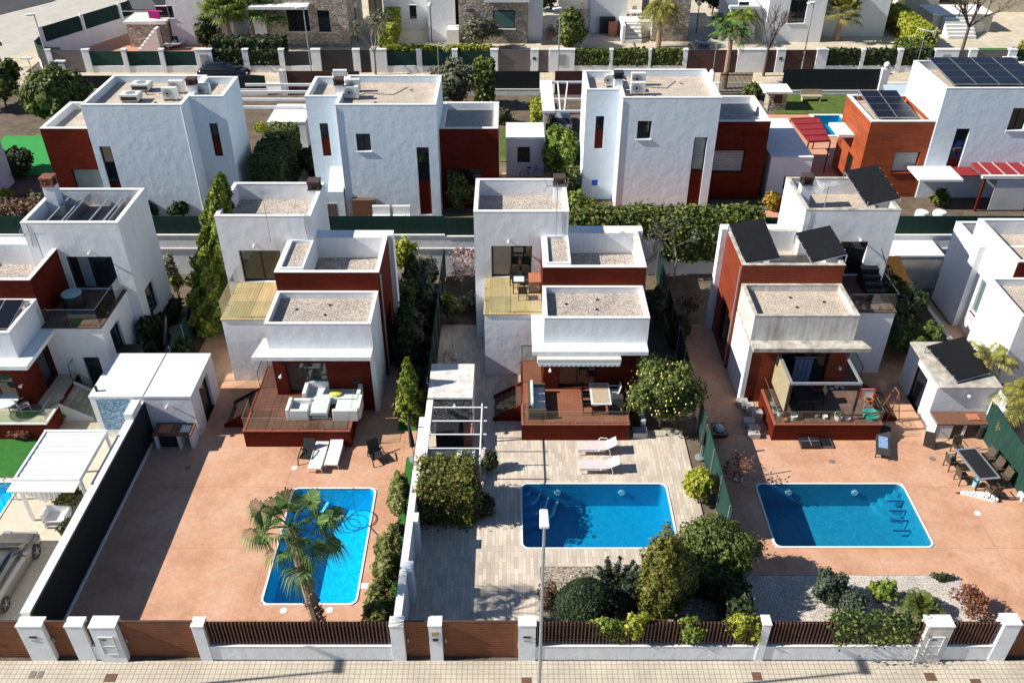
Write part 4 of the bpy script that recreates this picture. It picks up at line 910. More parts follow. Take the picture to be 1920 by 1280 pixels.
# drain covers on the pavement and number plates on the low wall
def cover(label, px, py, w_, d, mat, cat='drain cover'):
    x, y = g(px, py); o = MB(); o.box(x - w_ / 2, x + w_ / 2, y - d / 2, y + d / 2, .003, .012); tag(o.build('drain_cover', mat), label, cat, 'covers in the pavement')
for a in (('grey cover left of the pair on the left pavement', 61, 1264, .22, .3, DRAIN), ('grey cover right of the pair on the left pavement', 76, 1264, .2, .3, DRAIN), ('brown cover beside the long brown gate pavement', 207, 1270, .42, .34, RUST), ('brown cover at the foot of the middle street lamp', 987, 1276, .35, .3, RUST), ('brown cover in the pavement in front of the slim post', 1419, 1267, .34, .34, RUST), ('brown cover in the pavement in front of the meter cabinet', 1744, 1268, .38, .34, RUST), ('brown cover near the bottom right of the pavement', 1830, 1279, .38, .3, RUST)): cover(*a)
for px, py, lab in ((352, 877, 'round grey drain in the shade of the left green screen'), (552, 877, 'small round drain near the white loungers'), (1560, 865, 'small round drain between the two stacked cases and pool'), (1748, 860, 'small round drain left of the dark dining table'), (1833, 962, 'small round drain below the white folded parasol'), (1350, 932, 'round pale skimmer lid left of the right pool'), (1362, 994, 'pale skimmer lid beside the bushy tree'), (532, 1144, 'left round white skimmer lid below the palm pool'), (618, 1143, 'right round white skimmer lid below the palm pool')):
    x, y = g(px, py); tag(MB().cyl((x, y, .002), (x, y, .012), .15, None, 12).build('round_cover', COPE if 'white' in lab or 'pale' in lab else DRAIN), lab, 'drain lid', 'round lids in the patios')
x, y = g(683, 1098); tag(MB().bc(x, y, .002, .36, .28, .012).build('square_cover', COPE), 'square white skimmer lid right of the palm pool', 'drain lid')
x, y = g(688, 780); tag(MB().bc(x, y, .002, .8, .7, .012).build('drain_cover', TERRA2), 'square light cover beside the left deck', 'drain cover')

# ---------------------------------------------------------------- walls and screens between the plots
o = T('boundary_wall', 'long white boundary wall with black screen beside the left terracotta patio', 'wall', (-17.85, 27, 0))
MB().box(-17.97, -17.66, 20.79, 33.1, -.02, 2.2).build('wall', WHITE, o); MB().box(-18.0, -17.63, 20.79, 33.12, 2.203, 2.25).build('cap', COPE, o)
MB().box(-17.6, -17.56, 20.8, 33.05, .14, 2.23).build('screen', DARKM, o); MB().box(-17.655, -17.5, 20.8, 32.6, -.02, .12).build('footing', COPE, o)
for k in range(9): MB().bc(-17.62, 21.3 + k * 1.4, .1, .03, .04, 2.1).build('screen_post', GREYM, o)
MB().box(-18.02, -17.62, 31.7, 32.8, 2.26, 2.6).build('raised_end', WHITE, o)
def wallY(label, X, y0, y1, h, t=.25, mat=WHITE, cap=COPE, screen=None, sx=1, pil=(), cat='wall', zs=0, sh=0):
    o = T('boundary_wall', label, cat, (X, (y0 + y1) / 2, 0)); MB().box(X - t / 2, X + t / 2, y0, y1, -.02, h).build('wall', mat, o); MB().box(X - t / 2 - .02, X + t / 2 + .02, y0, y1, h + .002, h + .04).build('cap', cap, o)
    if screen: MB().box(X + sx * (t / 2 + .03), X + sx * (t / 2 + .06), y0, y1, zs, h + sh).build('screen', screen, o)
    for y in pil: MB().box(X + t / 2 + .003, X + t / 2 + .22, y, y + .5, -.02, h + .06).box(X - t / 2 - .0, X + t / 2, y, y + .5, h + .045, h + .06).build('pilaster', mat, o)
    return o
wallY('white garden wall with pilasters between palm patio and plank-tiled patio', -4.17, 20.8, 32.3, 1.9, pil=(23.0, 25.6, 28.2), screen=DARKM, sx=-1)
o = T('screen_fence', 'dark green screen fence behind the mottled shed between planted side gardens', 'fence', (-4.15, 39, 0)); MB().box(-4.2, -4.15, 34.6, 48.6, .02, 2.0).build('screen', GREENM, o)
for k in range(8): MB().bc(-4.12, 34.8 + k * 1.95, 0, .05, .05, 2.05).build('stake', GREYM, o)
o = T('screen_fence', 'green screen fence beside the right edge of the plank-tiled patio', 'fence', (9.3, 29, 0)); MB().box(9.27, 9.31, 26.2, 33.6, .02, 2.0).build('screen', GREENL, o)
for k in range(5): MB().bc(9.24, 26.4 + k * 1.75, 0, .05, .05, 2.05).build('stake', GREYM, o)
wallY('low pale kerb wall between the two front gardens', 9.33, 20.8, 26.1, .95, .2, mat=CONC, cap=CONC)
o = T('screen_fence', 'green screen fence behind the lemon tree', 'fence', (9.3, 39, 0)); MB().box(9.27, 9.31, 35.5, 48.6, .02, 1.9).build('screen', GREENM, o)
for k in range(7): MB().bc(9.24, 35.7 + k * 2.1, 0, .05, .05, 1.95).build('stake', GREYM, o)
wallY('white wall faced with speckled green screen at the right edge', 23.5, 21, 33.3, 1.35, screen=GREENL, sx=-1, sh=.75)
wallY('stepped pale side wall between right villas', 24.2, 34.2, 48.5, 1.2, .2, mat=CONC, cap=CONC)
o = T('screen_fence', 'green screen fence between the two left villas, behind the tall conifer', 'fence', (-18.1, 39, 0)); MB().box(-18.1, -18.06, 35.6, 44.5, .02, 2.0).build('screen', GREENM, o)
for k in range(5): MB().bc(-18.02, 35.8 + k * 2.1, 0, .05, .05, 2.05).build('stake', GREYM, o)
# retaining wall between front and back rows
def ret(label, x0, x1, mat=WHITE, h=2.7, scr=True, cat='wall', sm=GREENM):
    o = T('retaining_wall', label, cat, ((x0 + x1) / 2, 49, 0), group='retaining walls between the rows')
    MB().box(x0, x1, 48.95, 49.2, -.06, h).build('wall', mat, o); MB().box(x0, x1, 48.9, 49.24, h + .002, h + .07).build('cap', COPE, o); MB().box(x0, x1, 48.88, 48.948, 1.75, 1.83).build('ledge', COPE, o)
    if scr:
        MB().box(x0, x1, 49.05, 49.09, h + .08, h + 1.3).build('screen', sm, o); n = int((x1 - x0) / 2)
        for k in range(n + 1): MB().bc(x0 + .1 + k * (x1 - x0 - .2) / n, 49.12, h + .08, .04, .04, 1.28).build('screen_post', GREYM, o)
    return o
ret('retaining wall with green screen behind the left-edge villa', -45, -17.9)
ret('retaining wall with green screen behind the villa with block sofas', -17.9, -4.1)
ret('pale retaining wall under the ivy hedge behind the awning villa', -4.1, 9.4, h=2.6)
ret('pale retaining wall behind the villa with black roof mats', 9.4, 22.7, h=2.6)
ret('retaining wall with green screen at the right, beside the orange shelter', 22.7, 48)
# ---------------------------------------------------------------- garden sheds and outdoor kitchens
o = T('garden_shed', 'white flat-roofed shed with blue mosaic side and black screen wall before it', 'shed', (-17.6, 34, 0))
A = g(173, 742, 2.5); 
m = MB(); wallf(m, 'f', 33.1, -20.2, -15.33, -.02, 2.45); wallf(m, 'l', -20.2, 33.1, 36.6, -.02, 2.45); wallf(m, 'b', 36.6, -20.2, -15.33, -.02, 2.45); wallf(m, 'r', -15.33, 33.1, 36.6, -.02, 2.45, [(34.2, 35.6, 0, 2.1)], .2); m.build('walls', WHITE, o)
MB().box(-20.22, -15.31, 33.08, 36.62, 2.453, 2.56).build('roof', COPE, o); MB().box(-17.62, -17.58, 33.1, 36.6, 2.561, 2.58).build('roof_joint', GREYM, o)
MB().box(-19.9, -17.9, 33.05, 33.095, .5, 2.4).build('mosaic', MOSAIC, o); window(o, 'r', -15.33, (34.2, 35.6, 0.02, 2.1), .14, 0, name='door', gmat=DGLASS)
wall_light(o, -16.5, 33.08, 2.05); MB().cyl((-19.95, 33.5, 2.56), (-19.95, 33.5, 2.85), .07, None, 7).build('vent_pipe', BLACK, o)
o = T('kitchen_counter', 'outdoor kitchen counter with sink and dark niche in front of the mosaic shed', 'counter', (-16.3, 32.6, 0))
MB().box(-17.25, -15.36, 32.15, 33.04, .86, .95).build('worktop', WOODB, o); MB().box(-17.2, -17.08, 32.2, 33.04, -.01, .857).box(-16.1, -15.98, 32.2, 33.04, -.01, .857).box(-15.5, -15.38, 32.2, 33.04, -.01, .857).build('supports', WHITE, o)
MB().box(-17.05, -16.12, 32.35, 32.4, .02, .84).build('cupboard_front', BLACK, o); MB().box(-15.95, -15.5, 32.35, 32.85, .952, .965).build('sink', CREAMP, o); MB().box(-17.0, -16.4, 32.3, 32.9, .952, .99).build('grill_plate', TERRP, o)
# bicycle helper
def bicycle(label, x, y, z, rz, mat=BLACK, lean=0.12, group='bicycles'):
    o = T('bicycle', label, 'bicycle', (x, y, z), group, rz)
    for cx in (-.52, .52):
        w_ = MB(); n = 18; pts = [(cx + .33 * math.cos(2 * math.pi * k / n), 0, .34 + .33 * math.sin(2 * math.pi * k / n)) for k in range(n + 1)]; w_.tube(pts, .018, 5)
        for k in range(0, n, 3): w_.cyl((cx, 0, .34), pts[k], .004, None, 3, False)
        w_.build('wheel', TYRE, o, recalc=False)
    m = MB(); 
    for a, b in (((-.52, 0, .34), (-.12, 0, .32)), ((-.12, 0, .32), (-.22, 0, .78)), ((-.22, 0, .78), (.34, 0, .75)), ((-.12, 0, .32), (.36, 0, .68)), ((-.52, 0, .34), (-.2, 0, .7)), ((.36, 0, .85), (.52, 0, .34))): m.cyl(a, b, .018, None, 6)
    m.build('frame', mat, o); MB().tube([(.3, -.26, .92), (.36, -.1, .9), (.36, .1, .9), (.3, .26, .92)], .014, 5).build('handlebar', BLACK, o); MB().prism([(-.34, -.02), (-.34, .02), (-.22, .07), (-.02, .03), (-.02, -.03), (-.22, -.07)], .82, .87).build('saddle', BLACK, o); return o
x, y = g(355, 822); bicycle('dark bicycle lying against the outdoor kitchen counter', x - .3, y + .25, 0, .1)
x, y = g(1625, 692); bicycle('dark bicycle leaning on the bluish wall of the bamboo pergola villa', x, y + .3, 0, .1)
# shed with mottled roof beside the plank-tiled patio
o = T('garden_shed', 'small square shed with mottled roof and dark stone front', 'shed', (-3, 34, 0))
m = MB().box(-3.95, -1.85, 33.3, 36.0, -.02, 2.22); m.build('walls', STONEG, o); MB().box(-4.0, -1.82, 33.28, 36.03, 2.223, 2.32).build('roof', mk('mottled_roof', (.70, .67, .62), (.46, .43, .39), 2.6, .9, .2, 20, stops=(.48, .7), fine=.2), o); wall_light(o, -2.7, 33.3, 1.9)
MB().box(-1.848, -1.8, 33.3, 36, 0, 2.2).build('side_wall', WHITE, o)
# pergola frame behind the hedge ball of lot 3
o = T('pergola', 'white metal carport frame of thin bars beside the mottled shed', 'pergola', (-3, 31, 0))
MB().box(-4.02, -3.72, 27.9, 33.2, 2.1, 2.26).build('side_beam', WMET, o); m = MB()
for y in (32.7, 31.7, 30.75, 29.8): m.cyl((-3.72, y, 2.2), (-1.1, y, 2.2), .035, None, 6)
m.build('cross_bars', WMET, o)
MB().tube([(-1.35, 32.9, 2.26), (-1.35, 28.7, 2.26)], .035, 6).build('edge_bar', WMET, o)
for y in (28.75, 32.7): MB().cyl((-1.35, y, 0), (-1.35, y, 2.24), .045, None, 7).build('post', GREYM, o)
o = T('storage_box', 'grey storage box under the white carport frame', 'box', (-2.7, 31.0, 0)); MB().box(-3.7, -1.7, 29.9, 31.2, 0, .75).build('body', GREYM, o); MB().box(-3.73, -1.67, 29.87, 31.23, .753, .8).build('lid', CREAMP, o)
o = T('storage_box', 'dark cupboard in front of the mottled shed', 'box', (-2.9, 32.5, 0)); MB().box(-3.6, -2.3, 32.2, 33.1, 0, .95).build('body', BLACK, o); MB().box(-2.28, -1.85, 32.3, 33.1, 0, .9).build('side_case', TERRP, o)
# kitchen shed of the fourth plot
XF[:] = [1, 1.45, 0]
o = T('garden_shed', 'white outdoor kitchen house with black mat on its flat roof', 'shed', (20.9, 34.4, 0))
m = MB(); wallf(m, 'l', 19.35, 33.9, 37.5, -.02, 2.5, [(34.9, 36.4, 0, 2.15)], .2); wallf(m, 'b', 37.5, 19.35, 22.3, -.02, 2.5); wallf(m, 'r', 22.3, 32.9, 37.5, -.02, 2.5); wallf(m, 'f', 33.9, 19.35, 22.3, -.02, 2.5); wallf(m, 'l', 19.35, 32.9, 33.9, -.02, 1.0); m.build('walls', WHITE, o)
MB().box(19.33, 22.4, 33.7, 37.55, 2.503, 2.62).build('roof', COPEW, o); window(o, 'l', 19.35, (34.9, 36.4, .02, 2.15), .14, 0, name='door')
MB().box(22.1, 22.35, 32.6, 33.69, 0, 2.0).build('wing_wall', WHITE, o); wall_light(o, 20.9, 33.87, 2.1)
o = T('kitchen_counter', 'outdoor kitchen counter with brown top and white and black fronts', 'counter', (20.8, 33.2, 0))
MB().box(19.35, 22.08, 32.9, 33.86, .9, .98).build('worktop', WOODB, o); MB().box(19.37, 20.2, 32.93, 32.98, 0, .89).build('white_front', COPE, o); MB().box(20.25, 20.75, 33.05, 33.1, 0, .89).box(20.9, 22.0, 33.0, 33.05, 0, .89).build('dark_front', BLACK, o); MB().bc(21.3, 33.4, .983, .55, .45, .06).build('grill', TERRP, o); MB().box(20.76, 20.88, 32.95, 33.8, 0, .89).build('support', WHITE, o)
XF[:] = [1, 0, 0]
def mat_roof(label, P, thick=.05, frame=True, zb=None, bmat=BTARP, bars=True):
    """tilted mat given by four 3-D corners (near left, near right, far right, far left)"""
    o = T('solar_water_mat', label, 'solar mat', (sum(p[0] for p in P) / 4, sum(p[1] for p in P) / 4, zb), group='black solar mats')
    m = MB(); m.hexa([tuple(p) for p in P] + [(p[0], p[1], p[2] + thick) for p in P]); m.build('mat', bmat, o)
    f = MB()
    for a, b in ((0, 1), (1, 2), (2, 3), (3, 0)): f.cyl((P[a][0], P[a][1], P[a][2] - .03), (P[b][0], P[b][1], P[b][2] - .03), .03, None, 5)
    for p in P: f.cyl((p[0], p[1], zb), (p[0], p[1], p[2]), .03, None, 5)
    f.build('frame', ALU, o); c = MB()
    for k in range(4):
        for a, b in ((0, 3), (1, 2)):
            q = (k + .5) / 4; c.bc(P[a][0] + (P[b][0] - P[a][0]) * q, P[a][1] + (P[b][1] - P[a][1]) * q, P[a][2] + (P[b][2] - P[a][2]) * q + thick + .002, .07, .07, .02)
    c.build('clips', ALU, o)
def PT(px, py, Y): x, z = fx(px, py, Y); return (x, Y, z)
def PZ(px, py, z): x, y = g(px, py, z); return (x, y, z)
mat_roof('black mat leaning over the red parapet, left one of the pair', [PT(1397, 493, 39.2), PT(1462, 484, 39.25), PT(1432, 411, 41.6), PT(1367, 422, 41.6)], zb=6.45)
mat_roof('black mat on the roof, right one of the pair beside the tower', [PT(1522, 492, 39.3), PT(1588, 477, 39.3), PT(1556, 424, 41.2), PT(1492, 438, 41.2)], zb=6.4)
mat_roof('black mat on the tower roof beside the aerial', [PT(1626, 386, 43.0), PT(1688, 372, 43.0), PT(1644, 310, 45.6), PT(1584, 322, 45.6)], zb=7.95)
mat_roof('black mat over the outdoor kitchen house', [PZ(1795, 715, 2.75), PZ(1856, 698, 2.85), PZ(1808, 632, 3.1), PZ(1737, 650, 3.0)], zb=2.6)
XF[:] = [1, 0, 0]
# tower chimney of fourth villa
o = T('chimney_stack', 'white chimney with dark cowl on the tower next to the aerial', 'chimney', (16.1, 44, 7)); chimney(o, 16.1, 44.3, 7.23 - .2, 8.4, .55, ch=.5)
o = T('chimney_stack', 'white chimney with rusty cowl at the left tower', 'chimney', (-24.4, 43.2, 7)); chimney(o, -24.6, 43.4, 7.02, 8.75, .6, cowl=CHIMR, ch=.5)
# solar heaters on the first villa
for k, (x, lab) in enumerate(((-23.9, 'left bank of roof heater panels in the tower parapet'), (-21.7, 'right bank of roof heater panels in the tower parapet'))):
    o = T('roof_heater', lab, 'solar heater', (x, 42.5, 7), group='roof heater panels')
    m = MB(); 
    for j in range(2):
        for q in range(5): m.box(x - .9 + j * .75 + q * .13, x - .82 + j * .75 + q * .13, 40.8, 44.2, 7.1 + q * .12 + .0, 7.14 + q * .12)
    m.build('slats', GREYM, o)
    m = MB(); m.prismy([(x + .5, 7.03), (x + .62, 7.03), (x + .98, 7.92), (x + .9, 7.92)], 40.9, 44.3); m.build('reflector', ALU, o)
# solar panels on the fourth back villa
def solar(label, a0, a1, b0, b1, z, nx, ny, tilt):
    """one array on one rack: the thing; each panel a part of it, its cells a sub-part"""
    w_ = (a1 - a0) / nx; d = (b1 - b0) / ny; o = T('solar_array', label, 'solar array', ((a0 + a1) / 2, b0, z - .3), 'solar arrays')
    for i in range(nx):
        for j in range(ny):
            x0, y0 = a0 + i * w_, b0 + j * d; z0 = z + (y0 - b0) * tilt; z1 = z + (y0 + d - b0) * tilt
            m = MB(); e = .022; m.hexa([(x0 + e, y0 + e, z0), (x0 + w_ - e, y0 + e, z0), (x0 + w_ - e, y0 + d - e, z1), (x0 + e, y0 + d - e, z1)] + [(x0 + e, y0 + e, z0 + .035), (x0 + w_ - e, y0 + e, z0 + .035), (x0 + w_ - e, y0 + d - e, z1 + .035), (x0 + e, y0 + d - e, z1 + .035)]); p = m.build('panel', ALU, o)
            m = MB(); e = .04; m.quad((x0 + e, y0 + e, z0 + .039), (x0 + w_ - e, y0 + e, z0 + .039), (x0 + w_ - e, y0 + d - e, z1 + .039), (x0 + e, y0 + d - e, z1 + .039)); m.build('cells', SOLAR, p)
    m = MB()
    for k in range(nx + 1): x = a0 + k * w_; m.cyl((x, b0 + .05, z - .05), (x, b1 - .05, z - .05 + (b1 - b0) * tilt), .03, None, 5); m.cyl((x, b1 - .1, z - .6), (x, b1 - .1, z - .05 + (b1 - b0) * tilt), .03, None, 5)
    m.build('rack', ALU, o)
solar('big solar array on the roof of the top right villa', 28.7, 34.6, 56.3, 61.0, 9.75, 4, 4, .06)
solar('single dark solar panel pair on the front roof of the left-edge villa', -25.9, -24.0, 34.9, 36.9, 5.2, 2, 1, .2)
solar('small solar array of eight panels on the orange-red wing', 24.35, 27.0, 56.5, 60.6, 7.45, 2, 4, .1)
# ---------------------------------------------------------------- plants of the front gardens
fan_palm('palm_tree', 'tall leaning fan palm with shaggy drooping fronds over the left pool', (-7.32, 21.6, 0), (-7.75, 21.75, 5.75), .2, 20, 1.0, LPALM, seed=4, droop=.8, pet=1.2, elev=(-.6, 1.0))
conifer('conifer_tree', 'tall dense yellow-green conifer between the two left villas', -17.3, 42.6, 0, 2.0, 9.7, LCYP, dens=420, leaf_=.12, seed=3, lean=2.2, power=.55)
conifer('conifer_tree', 'small yellow-green conifer beside the left deck and green turf patch', -5.0, 34.3, 0, 1.0, 3.9, LCYP, dens=300, leaf_=.12, seed=8, power=.7)
conifer('conifer_tree', 'dark spreading conifer behind the side garden of the left deck villa', -5.5, 39.2, 0, 1.3, 4.6, LDARK, dens=240, leaf_=.2, seed=9)
conifer('conifer_tree', 'slim dark conifer near the pink blossom bush', -4.95, 43.8, 0, .9, 3.8, LGREY, dens=200, leaf_=.16, seed=12)
conifer('conifer_tree', 'dark conifer by the retaining wall, left of the screen fence', -5.9, 46.0, 0, 1.1, 3.0, LDARK, dens=220, leaf_=.16, seed=13)
shrub('young_tree', 'light yellow-green feathery young tree against the retaining wall', 'tree', -6.5, 47.2, 0, .75, 3.6, LYEL, 60, .14, 14, legs=1.2)
shrub('shrub', 'dark green shrub in the shaded side garden right of the left deck villa', 'shrub', -5.3, 41.3, 0, 1.0, 1.8, LDARK, 240, .14, 16, group='garden shrubs')
shrub('shrub', 'olive leafy bush against the left deck villa side wall', 'shrub', -5.8, 44.0, 0, .9, 2.6, LGREEN, 150, .13, 17)
shrub('shrub', 'grey-green airy bush between the dark conifers', 'shrub', -5.0, 46.3, 0, .8, 2.9, LOLIVE, 110, .12, 18)
shrub('shrub', 'low dark bush at the back end of the green turf patch', 'shrub', -5.1, 37.2, 0, .7, 1.2, LDARK, 200, .12, 19)
bare_tree('blossom_tree', 'small tree in pink blossom left of the awning villa', -3.0, 46.5, 0, 2.9, .5, 21, tips=(LPINK, 900, .10), depth=3, r=.06)
bare_tree('blossom_tree', 'little pink-twigged sapling in the bare side bed', -3.2, 38.0, 0, 1.6, .5, 23, tips=(LPINK, 160, .07), depth=3, r=.04)
shrub('shrub', 'olive green shrub below the pink blossom tree', 'shrub', -3.4, 43.2, 0, .8, 1.9, LGREEN, 120, .12, 25, legs=.6)
shrub('shrub', 'small pale green shrub beside the awning villa wall', 'shrub', -2.4, 44.4, 0, .5, 1.3, LOLIVE, 130, .12, 26)
def at(px, py, z=0): return g(px, py, z)
def sh(label, px, py, r, h, mat, z=0, **k):
    x, y = g(px, py, z); cat = k.pop('cat', 'shrub'); nm = k.pop('nm', 'shrub'); return shrub(nm, label, cat, x, y, z, r, h, mat, k.pop('dens', 240), k.pop('leaf_', .11), k.pop('seed', int(px + py)), **k)
LEAFY = leaf('leaf_feathery', (.13, .16, .04), (.28, .30, .09), (.42, .40, .16), .4)
sh('bamboo-like light shrub at the top of the pool-side strip', 752, 955, (.55, 1.4), 1.7, LEAFY, leaf_=.08, dens=170, n=24, sz=.28, elong=3)
sh('loose green shrub halfway along the pool-side strip', 730, 1070, (.65, 1.8), 1.5, LEAFY, leaf_=.08, dens=150, n=28, sz=.26, elong=3)
sh('bronze-green shrub at the front end of the pool-side strip', 715, 1155, (.7, 1.2), 1.5, LEAFY, leaf_=.08, dens=170, n=22, sz=.28, elong=2.6)
sh('tiny round shrub between the pool-side plants', 747, 1005, .35, .6, LDARK, leaf_=.08)
hedge('climber_hedge', 'dense creeper heaped over the front of the white carport frame', 'climber', -4.0, -1.6, 27.2, 29.2, 0, 2.35, LBRZ, 330, .09, 31, rough=.16, wave=.12)
sh('dark potted bush beside the carport post', 905, 960, .55, .9, LDARK, nm='potted_plant', cat='plant')
sh('dark leafy plant right of the carport frame', 915, 880, .45, 1.0, LDARK, nm='potted_plant', cat='plant')
shrub('lemon_tree', 'lemon tree full of yellow fruit beside the rattan deck', 'tree', 7.5, 33.9, 0, (2.15, 1.95), 4.1, LGREEN, 150, .085, 41, legs=.8, n=38, sz=.25)
rng = random.Random(5); lem = bpy.data.objects['lemon_tree']
for k in range(75):
    d = Vector((rng.gauss(0, 1), rng.gauss(-.6, 1), rng.gauss(.2, 1))).normalized(); q = rng.uniform(.72, 1.02)
    MB().sphere((7.5 + d.x * 2.1 * q, 33.9 + d.y * 1.9 * q, 2.35 + d.z * 1.55 * q), .042, .042, .055, 6, 4).build('lemon', LEMON, lem, smooth=True)
sh('bright yellow-green bush beside the green screen at the pool corner', 1308, 942, (.75, .75), 1.7, LYEL, leaf_=.12, dens=330)
sh('bushy bronze-green conifer in front of the middle pool', 1240, 1158, (1.15, 1.0), 4.2, LBRZ, leaf_=.075, dens=620, nm='bushy_conifer', cat='tree', n=12, legs=.2)
sh('wide fine-leaved green tree at the right corner of the middle pool', 1335, 1090, (1.75, 1.25), 3.2, LGREEN, leaf_=.07, dens=380, nm='garden_tree', cat='tree', n=26, sz=.34, legs=1.0)
sh('dark broadleaf bush under the wide garden tree', 1318, 1105, (1.0, .8), 2.1, LDARK, leaf_=.13, dens=260)
x, y = g(1097, 1160)
o = T('topiary_bush', 'clipped dark green dome bush behind the slat fence', 'topiary', (x, y, 0)); MB().sphere((x, y, .75), 1.1, .95, 1.15, 18, 10).build('stems', LDARK, o); P, N = blob_pts([(x, y, .75, 1.16, 1.0, 1.22)], 900, 51, lump=.015, inner=.97); leafmesh('crown', leaf('leaf_topiary', (.018, .035, .014), (.04, .065, .025)), P, N, .06, o)
def juniper(label, px, py, n, ln, mat, seed, z=0, h=.9):
    x, y = g(px, py, z); o = T('juniper', label, 'shrub', (x, y, z)); rng = np.random.default_rng(seed); PP = []; NN = []; b = MB()
    for k in range(n):
        a = rng.uniform(0, 6.28); el = rng.uniform(.15, 1.1); d = np.array([math.cos(a) * math.cos(el), math.sin(a) * math.cos(el), math.sin(el)]); L_ = ln * rng.uniform(.6, 1.1)
        e = np.array([x, y, z + .2]) + d * L_ * np.array([1, 1, h]); b.cyl((x, y, z), tuple(e), .03, .008, 4, False); q = rng.uniform(.2, 1, 150)[:, None]; PP.append(np.array([x, y, z + .2]) + d * L_ * q * np.array([1, 1, h]) + rng.normal(0, .1, (150, 3)) * (1.15 - q)); NN.append(np.tile(d + [0, 0, .5], (150, 1)))
    b.build('branches', BARK, o, recalc=False); leafmesh('crown', mat, np.concatenate(PP), np.concatenate(NN), .085, o, elong=2.6, seed=seed)
juniper('spiky grey-green juniper behind the clipped dome bush', 1150, 1120, 26, 1.5, LGREY, 61)
juniper('low spreading juniper right of the clipped dome bush', 1190, 1140, 20, 1.2, LDARK, 62, h=.6)
sh('sparse reddish shrub left of the clipped dome bush', 1025, 1130, (.4, .6), 1.2, LBRN, leaf_=.07, dens=150)
for lab, px, w_, h_ in (('bright creeper spilling over the slats below the dome bush', 1140, .85, 1.7), ('yellow-green creeper over the slats below the bushy conifer', 1192, .5, 1.9), ('bright creeper patch on the slats right of the conifer', 1290, .7, 1.7), ('pale creeper patch on the slats near the slim post', 1385, .65, 1.9), ('small pale creeper tuft beside the slim post', 1412, .3, 1.6)):
    x, _ = g(px, 1175, 1.5); shrub('creeper', lab, 'climber', x, 20.6, .7, (w_, .3), h_, LBRIGHT if 'bright' in lab else LYEL, 190, .085, int(px), group='creepers over the slat fence', legs=.15, n=12, sz=.34)
x, _ = g(1630, 1175, 1.5); hedge('overhanging_bush', 'wide green bush spilling over the right slat fence', 'shrub', x - 1.5, x + 1.5, 20.36, 21.0, 1.25, 2.15, LGREEN, 150, .085, 71, rough=.2, wave=.14, core=LDARK)
hedge('hedge', 'dark hedge along the kerb wall between front gardens', 'hedge', 8.4, 9.15, 21.3, 24.6, 0, 1.6, LDARK, 200, .12, 72, rough=.12)
sh('grey-green rounded bush in the white pebbles', 1545, 1130, (.85, .7), 1.7, LGREY, leaf_=.06, dens=480, n=16, sz=.33)
sh('smaller grey-green bush right of the rounded one', 1592, 1150, (.7, .5), 1.2, LGREY, leaf_=.07, dens=420)
sh('yellowish bush with red tips in the white pebbles', 1645, 1128, (.55, .5), 1.2, LBRIGHT, leaf_=.09, dens=330)
sh('reddish-brown airy bush at the patio corner', 1812, 1150, (.8, .9), 1.3, LRED, leaf_=.065, dens=110, n=16, sz=.3)
sh('low green tuft at the edge of the pebble bed', 1762, 1085, (.45, .2), .3, LDARK, leaf_=.07)
x, y = g(1722, 1150); feather_palm('cycad', 'dark spiky cycad in the white pebbles beside the right cabinet post', (x, y, 0), .45, .16, 44, 1.15, LGREEN, seed=5, droop=.8, up=1.3, wid=.014, cat='plant', dens=30)
x, y = g(1385, 905); bare_tree('red_shrub', 'red twiggy shrub at the left edge of the right patio', x, y, 0, 1.4, .7, 81, tips=(LRED, 260, .08), depth=3, r=.03, trunk=.15)
# between awning villa and mat villa
hedge('ivy_hedge', 'long ivy hedge on the wall behind the middle villas', 'hedge', 3.9, 15.6, 48.7, 50.0, 2.62, 4.2, LGREEN, 190, .17, 91, rough=.14, wave=.1)
hedge('ivy_drape', 'thick ivy hanging down the retaining wall', 'climber', 9.8, 14.3, 48.2, 48.85, 1.3, 3.9, LGREEN, 170, .17, 92, rough=.18, wave=.16, core=LDARK)
bare_tree('bare_shrub', 'grey bare shrub beside the awning villa back corner', 8.1, 46.9, 0, 3.6, .45, 93, depth=4, r=.07, mat=BARKL)
bare_tree('bare_shrub', 'tangled brown climber stems in front of the ivy', 10.3, 47.9, 0, 4.2, .4, 94, depth=4, r=.06, tips=(LOLIVE, 350, .1))
sh('dark green shrub along the awning villa right side', 1228, 610, (.6, 1.5), 2.2, LDARK, leaf_=.13)
sh('small dark shrub by the screen behind the lemon tree', 1270, 645, (.6, .9), 1.6, LDARK, leaf_=.13)
sh('thin twiggy shrub in the shaded path of the mat villa', 1290, 590, (.7, .8), 1.8, LBRN, leaf_=.08, dens=50)
# right of the mat villa
shrub('garden_tree', 'broad dark tree between mat villa and right-edge villa', 'tree', 21.2, 42.4, 0, (2.1, 2.5), 3.6, LDARK, 190, .15, 95, legs=.8, n=14)
shrub('garden_tree', 'smaller green tree in front of the broad dark one', 'tree', 21.9, 39.2, 0, (1.2, 1.3), 2.7, LGREEN, 200, .14, 96, legs=.6)
sh('dark olive shrub beside the kitchen house back corner', 1700, 660, (.9, .9), 1.3, LDARK, leaf_=.12)
feather_palm('palm_tree', 'feathery palm with thick pale trunk at the right edge', (24.9, 33.0, 0), 2.6, .2, 26, 2.3, LPALMY, seed=7, droop=1.15, bark=BARKL, group='feather palms')
feather_palm('palm_tree', 'smaller feathery palm behind the black kitchen mat', (24.2, 36.0, 0), 2.7, .14, 16, 1.9, LPALMY, seed=9, droop=1.0, group='feather palms')
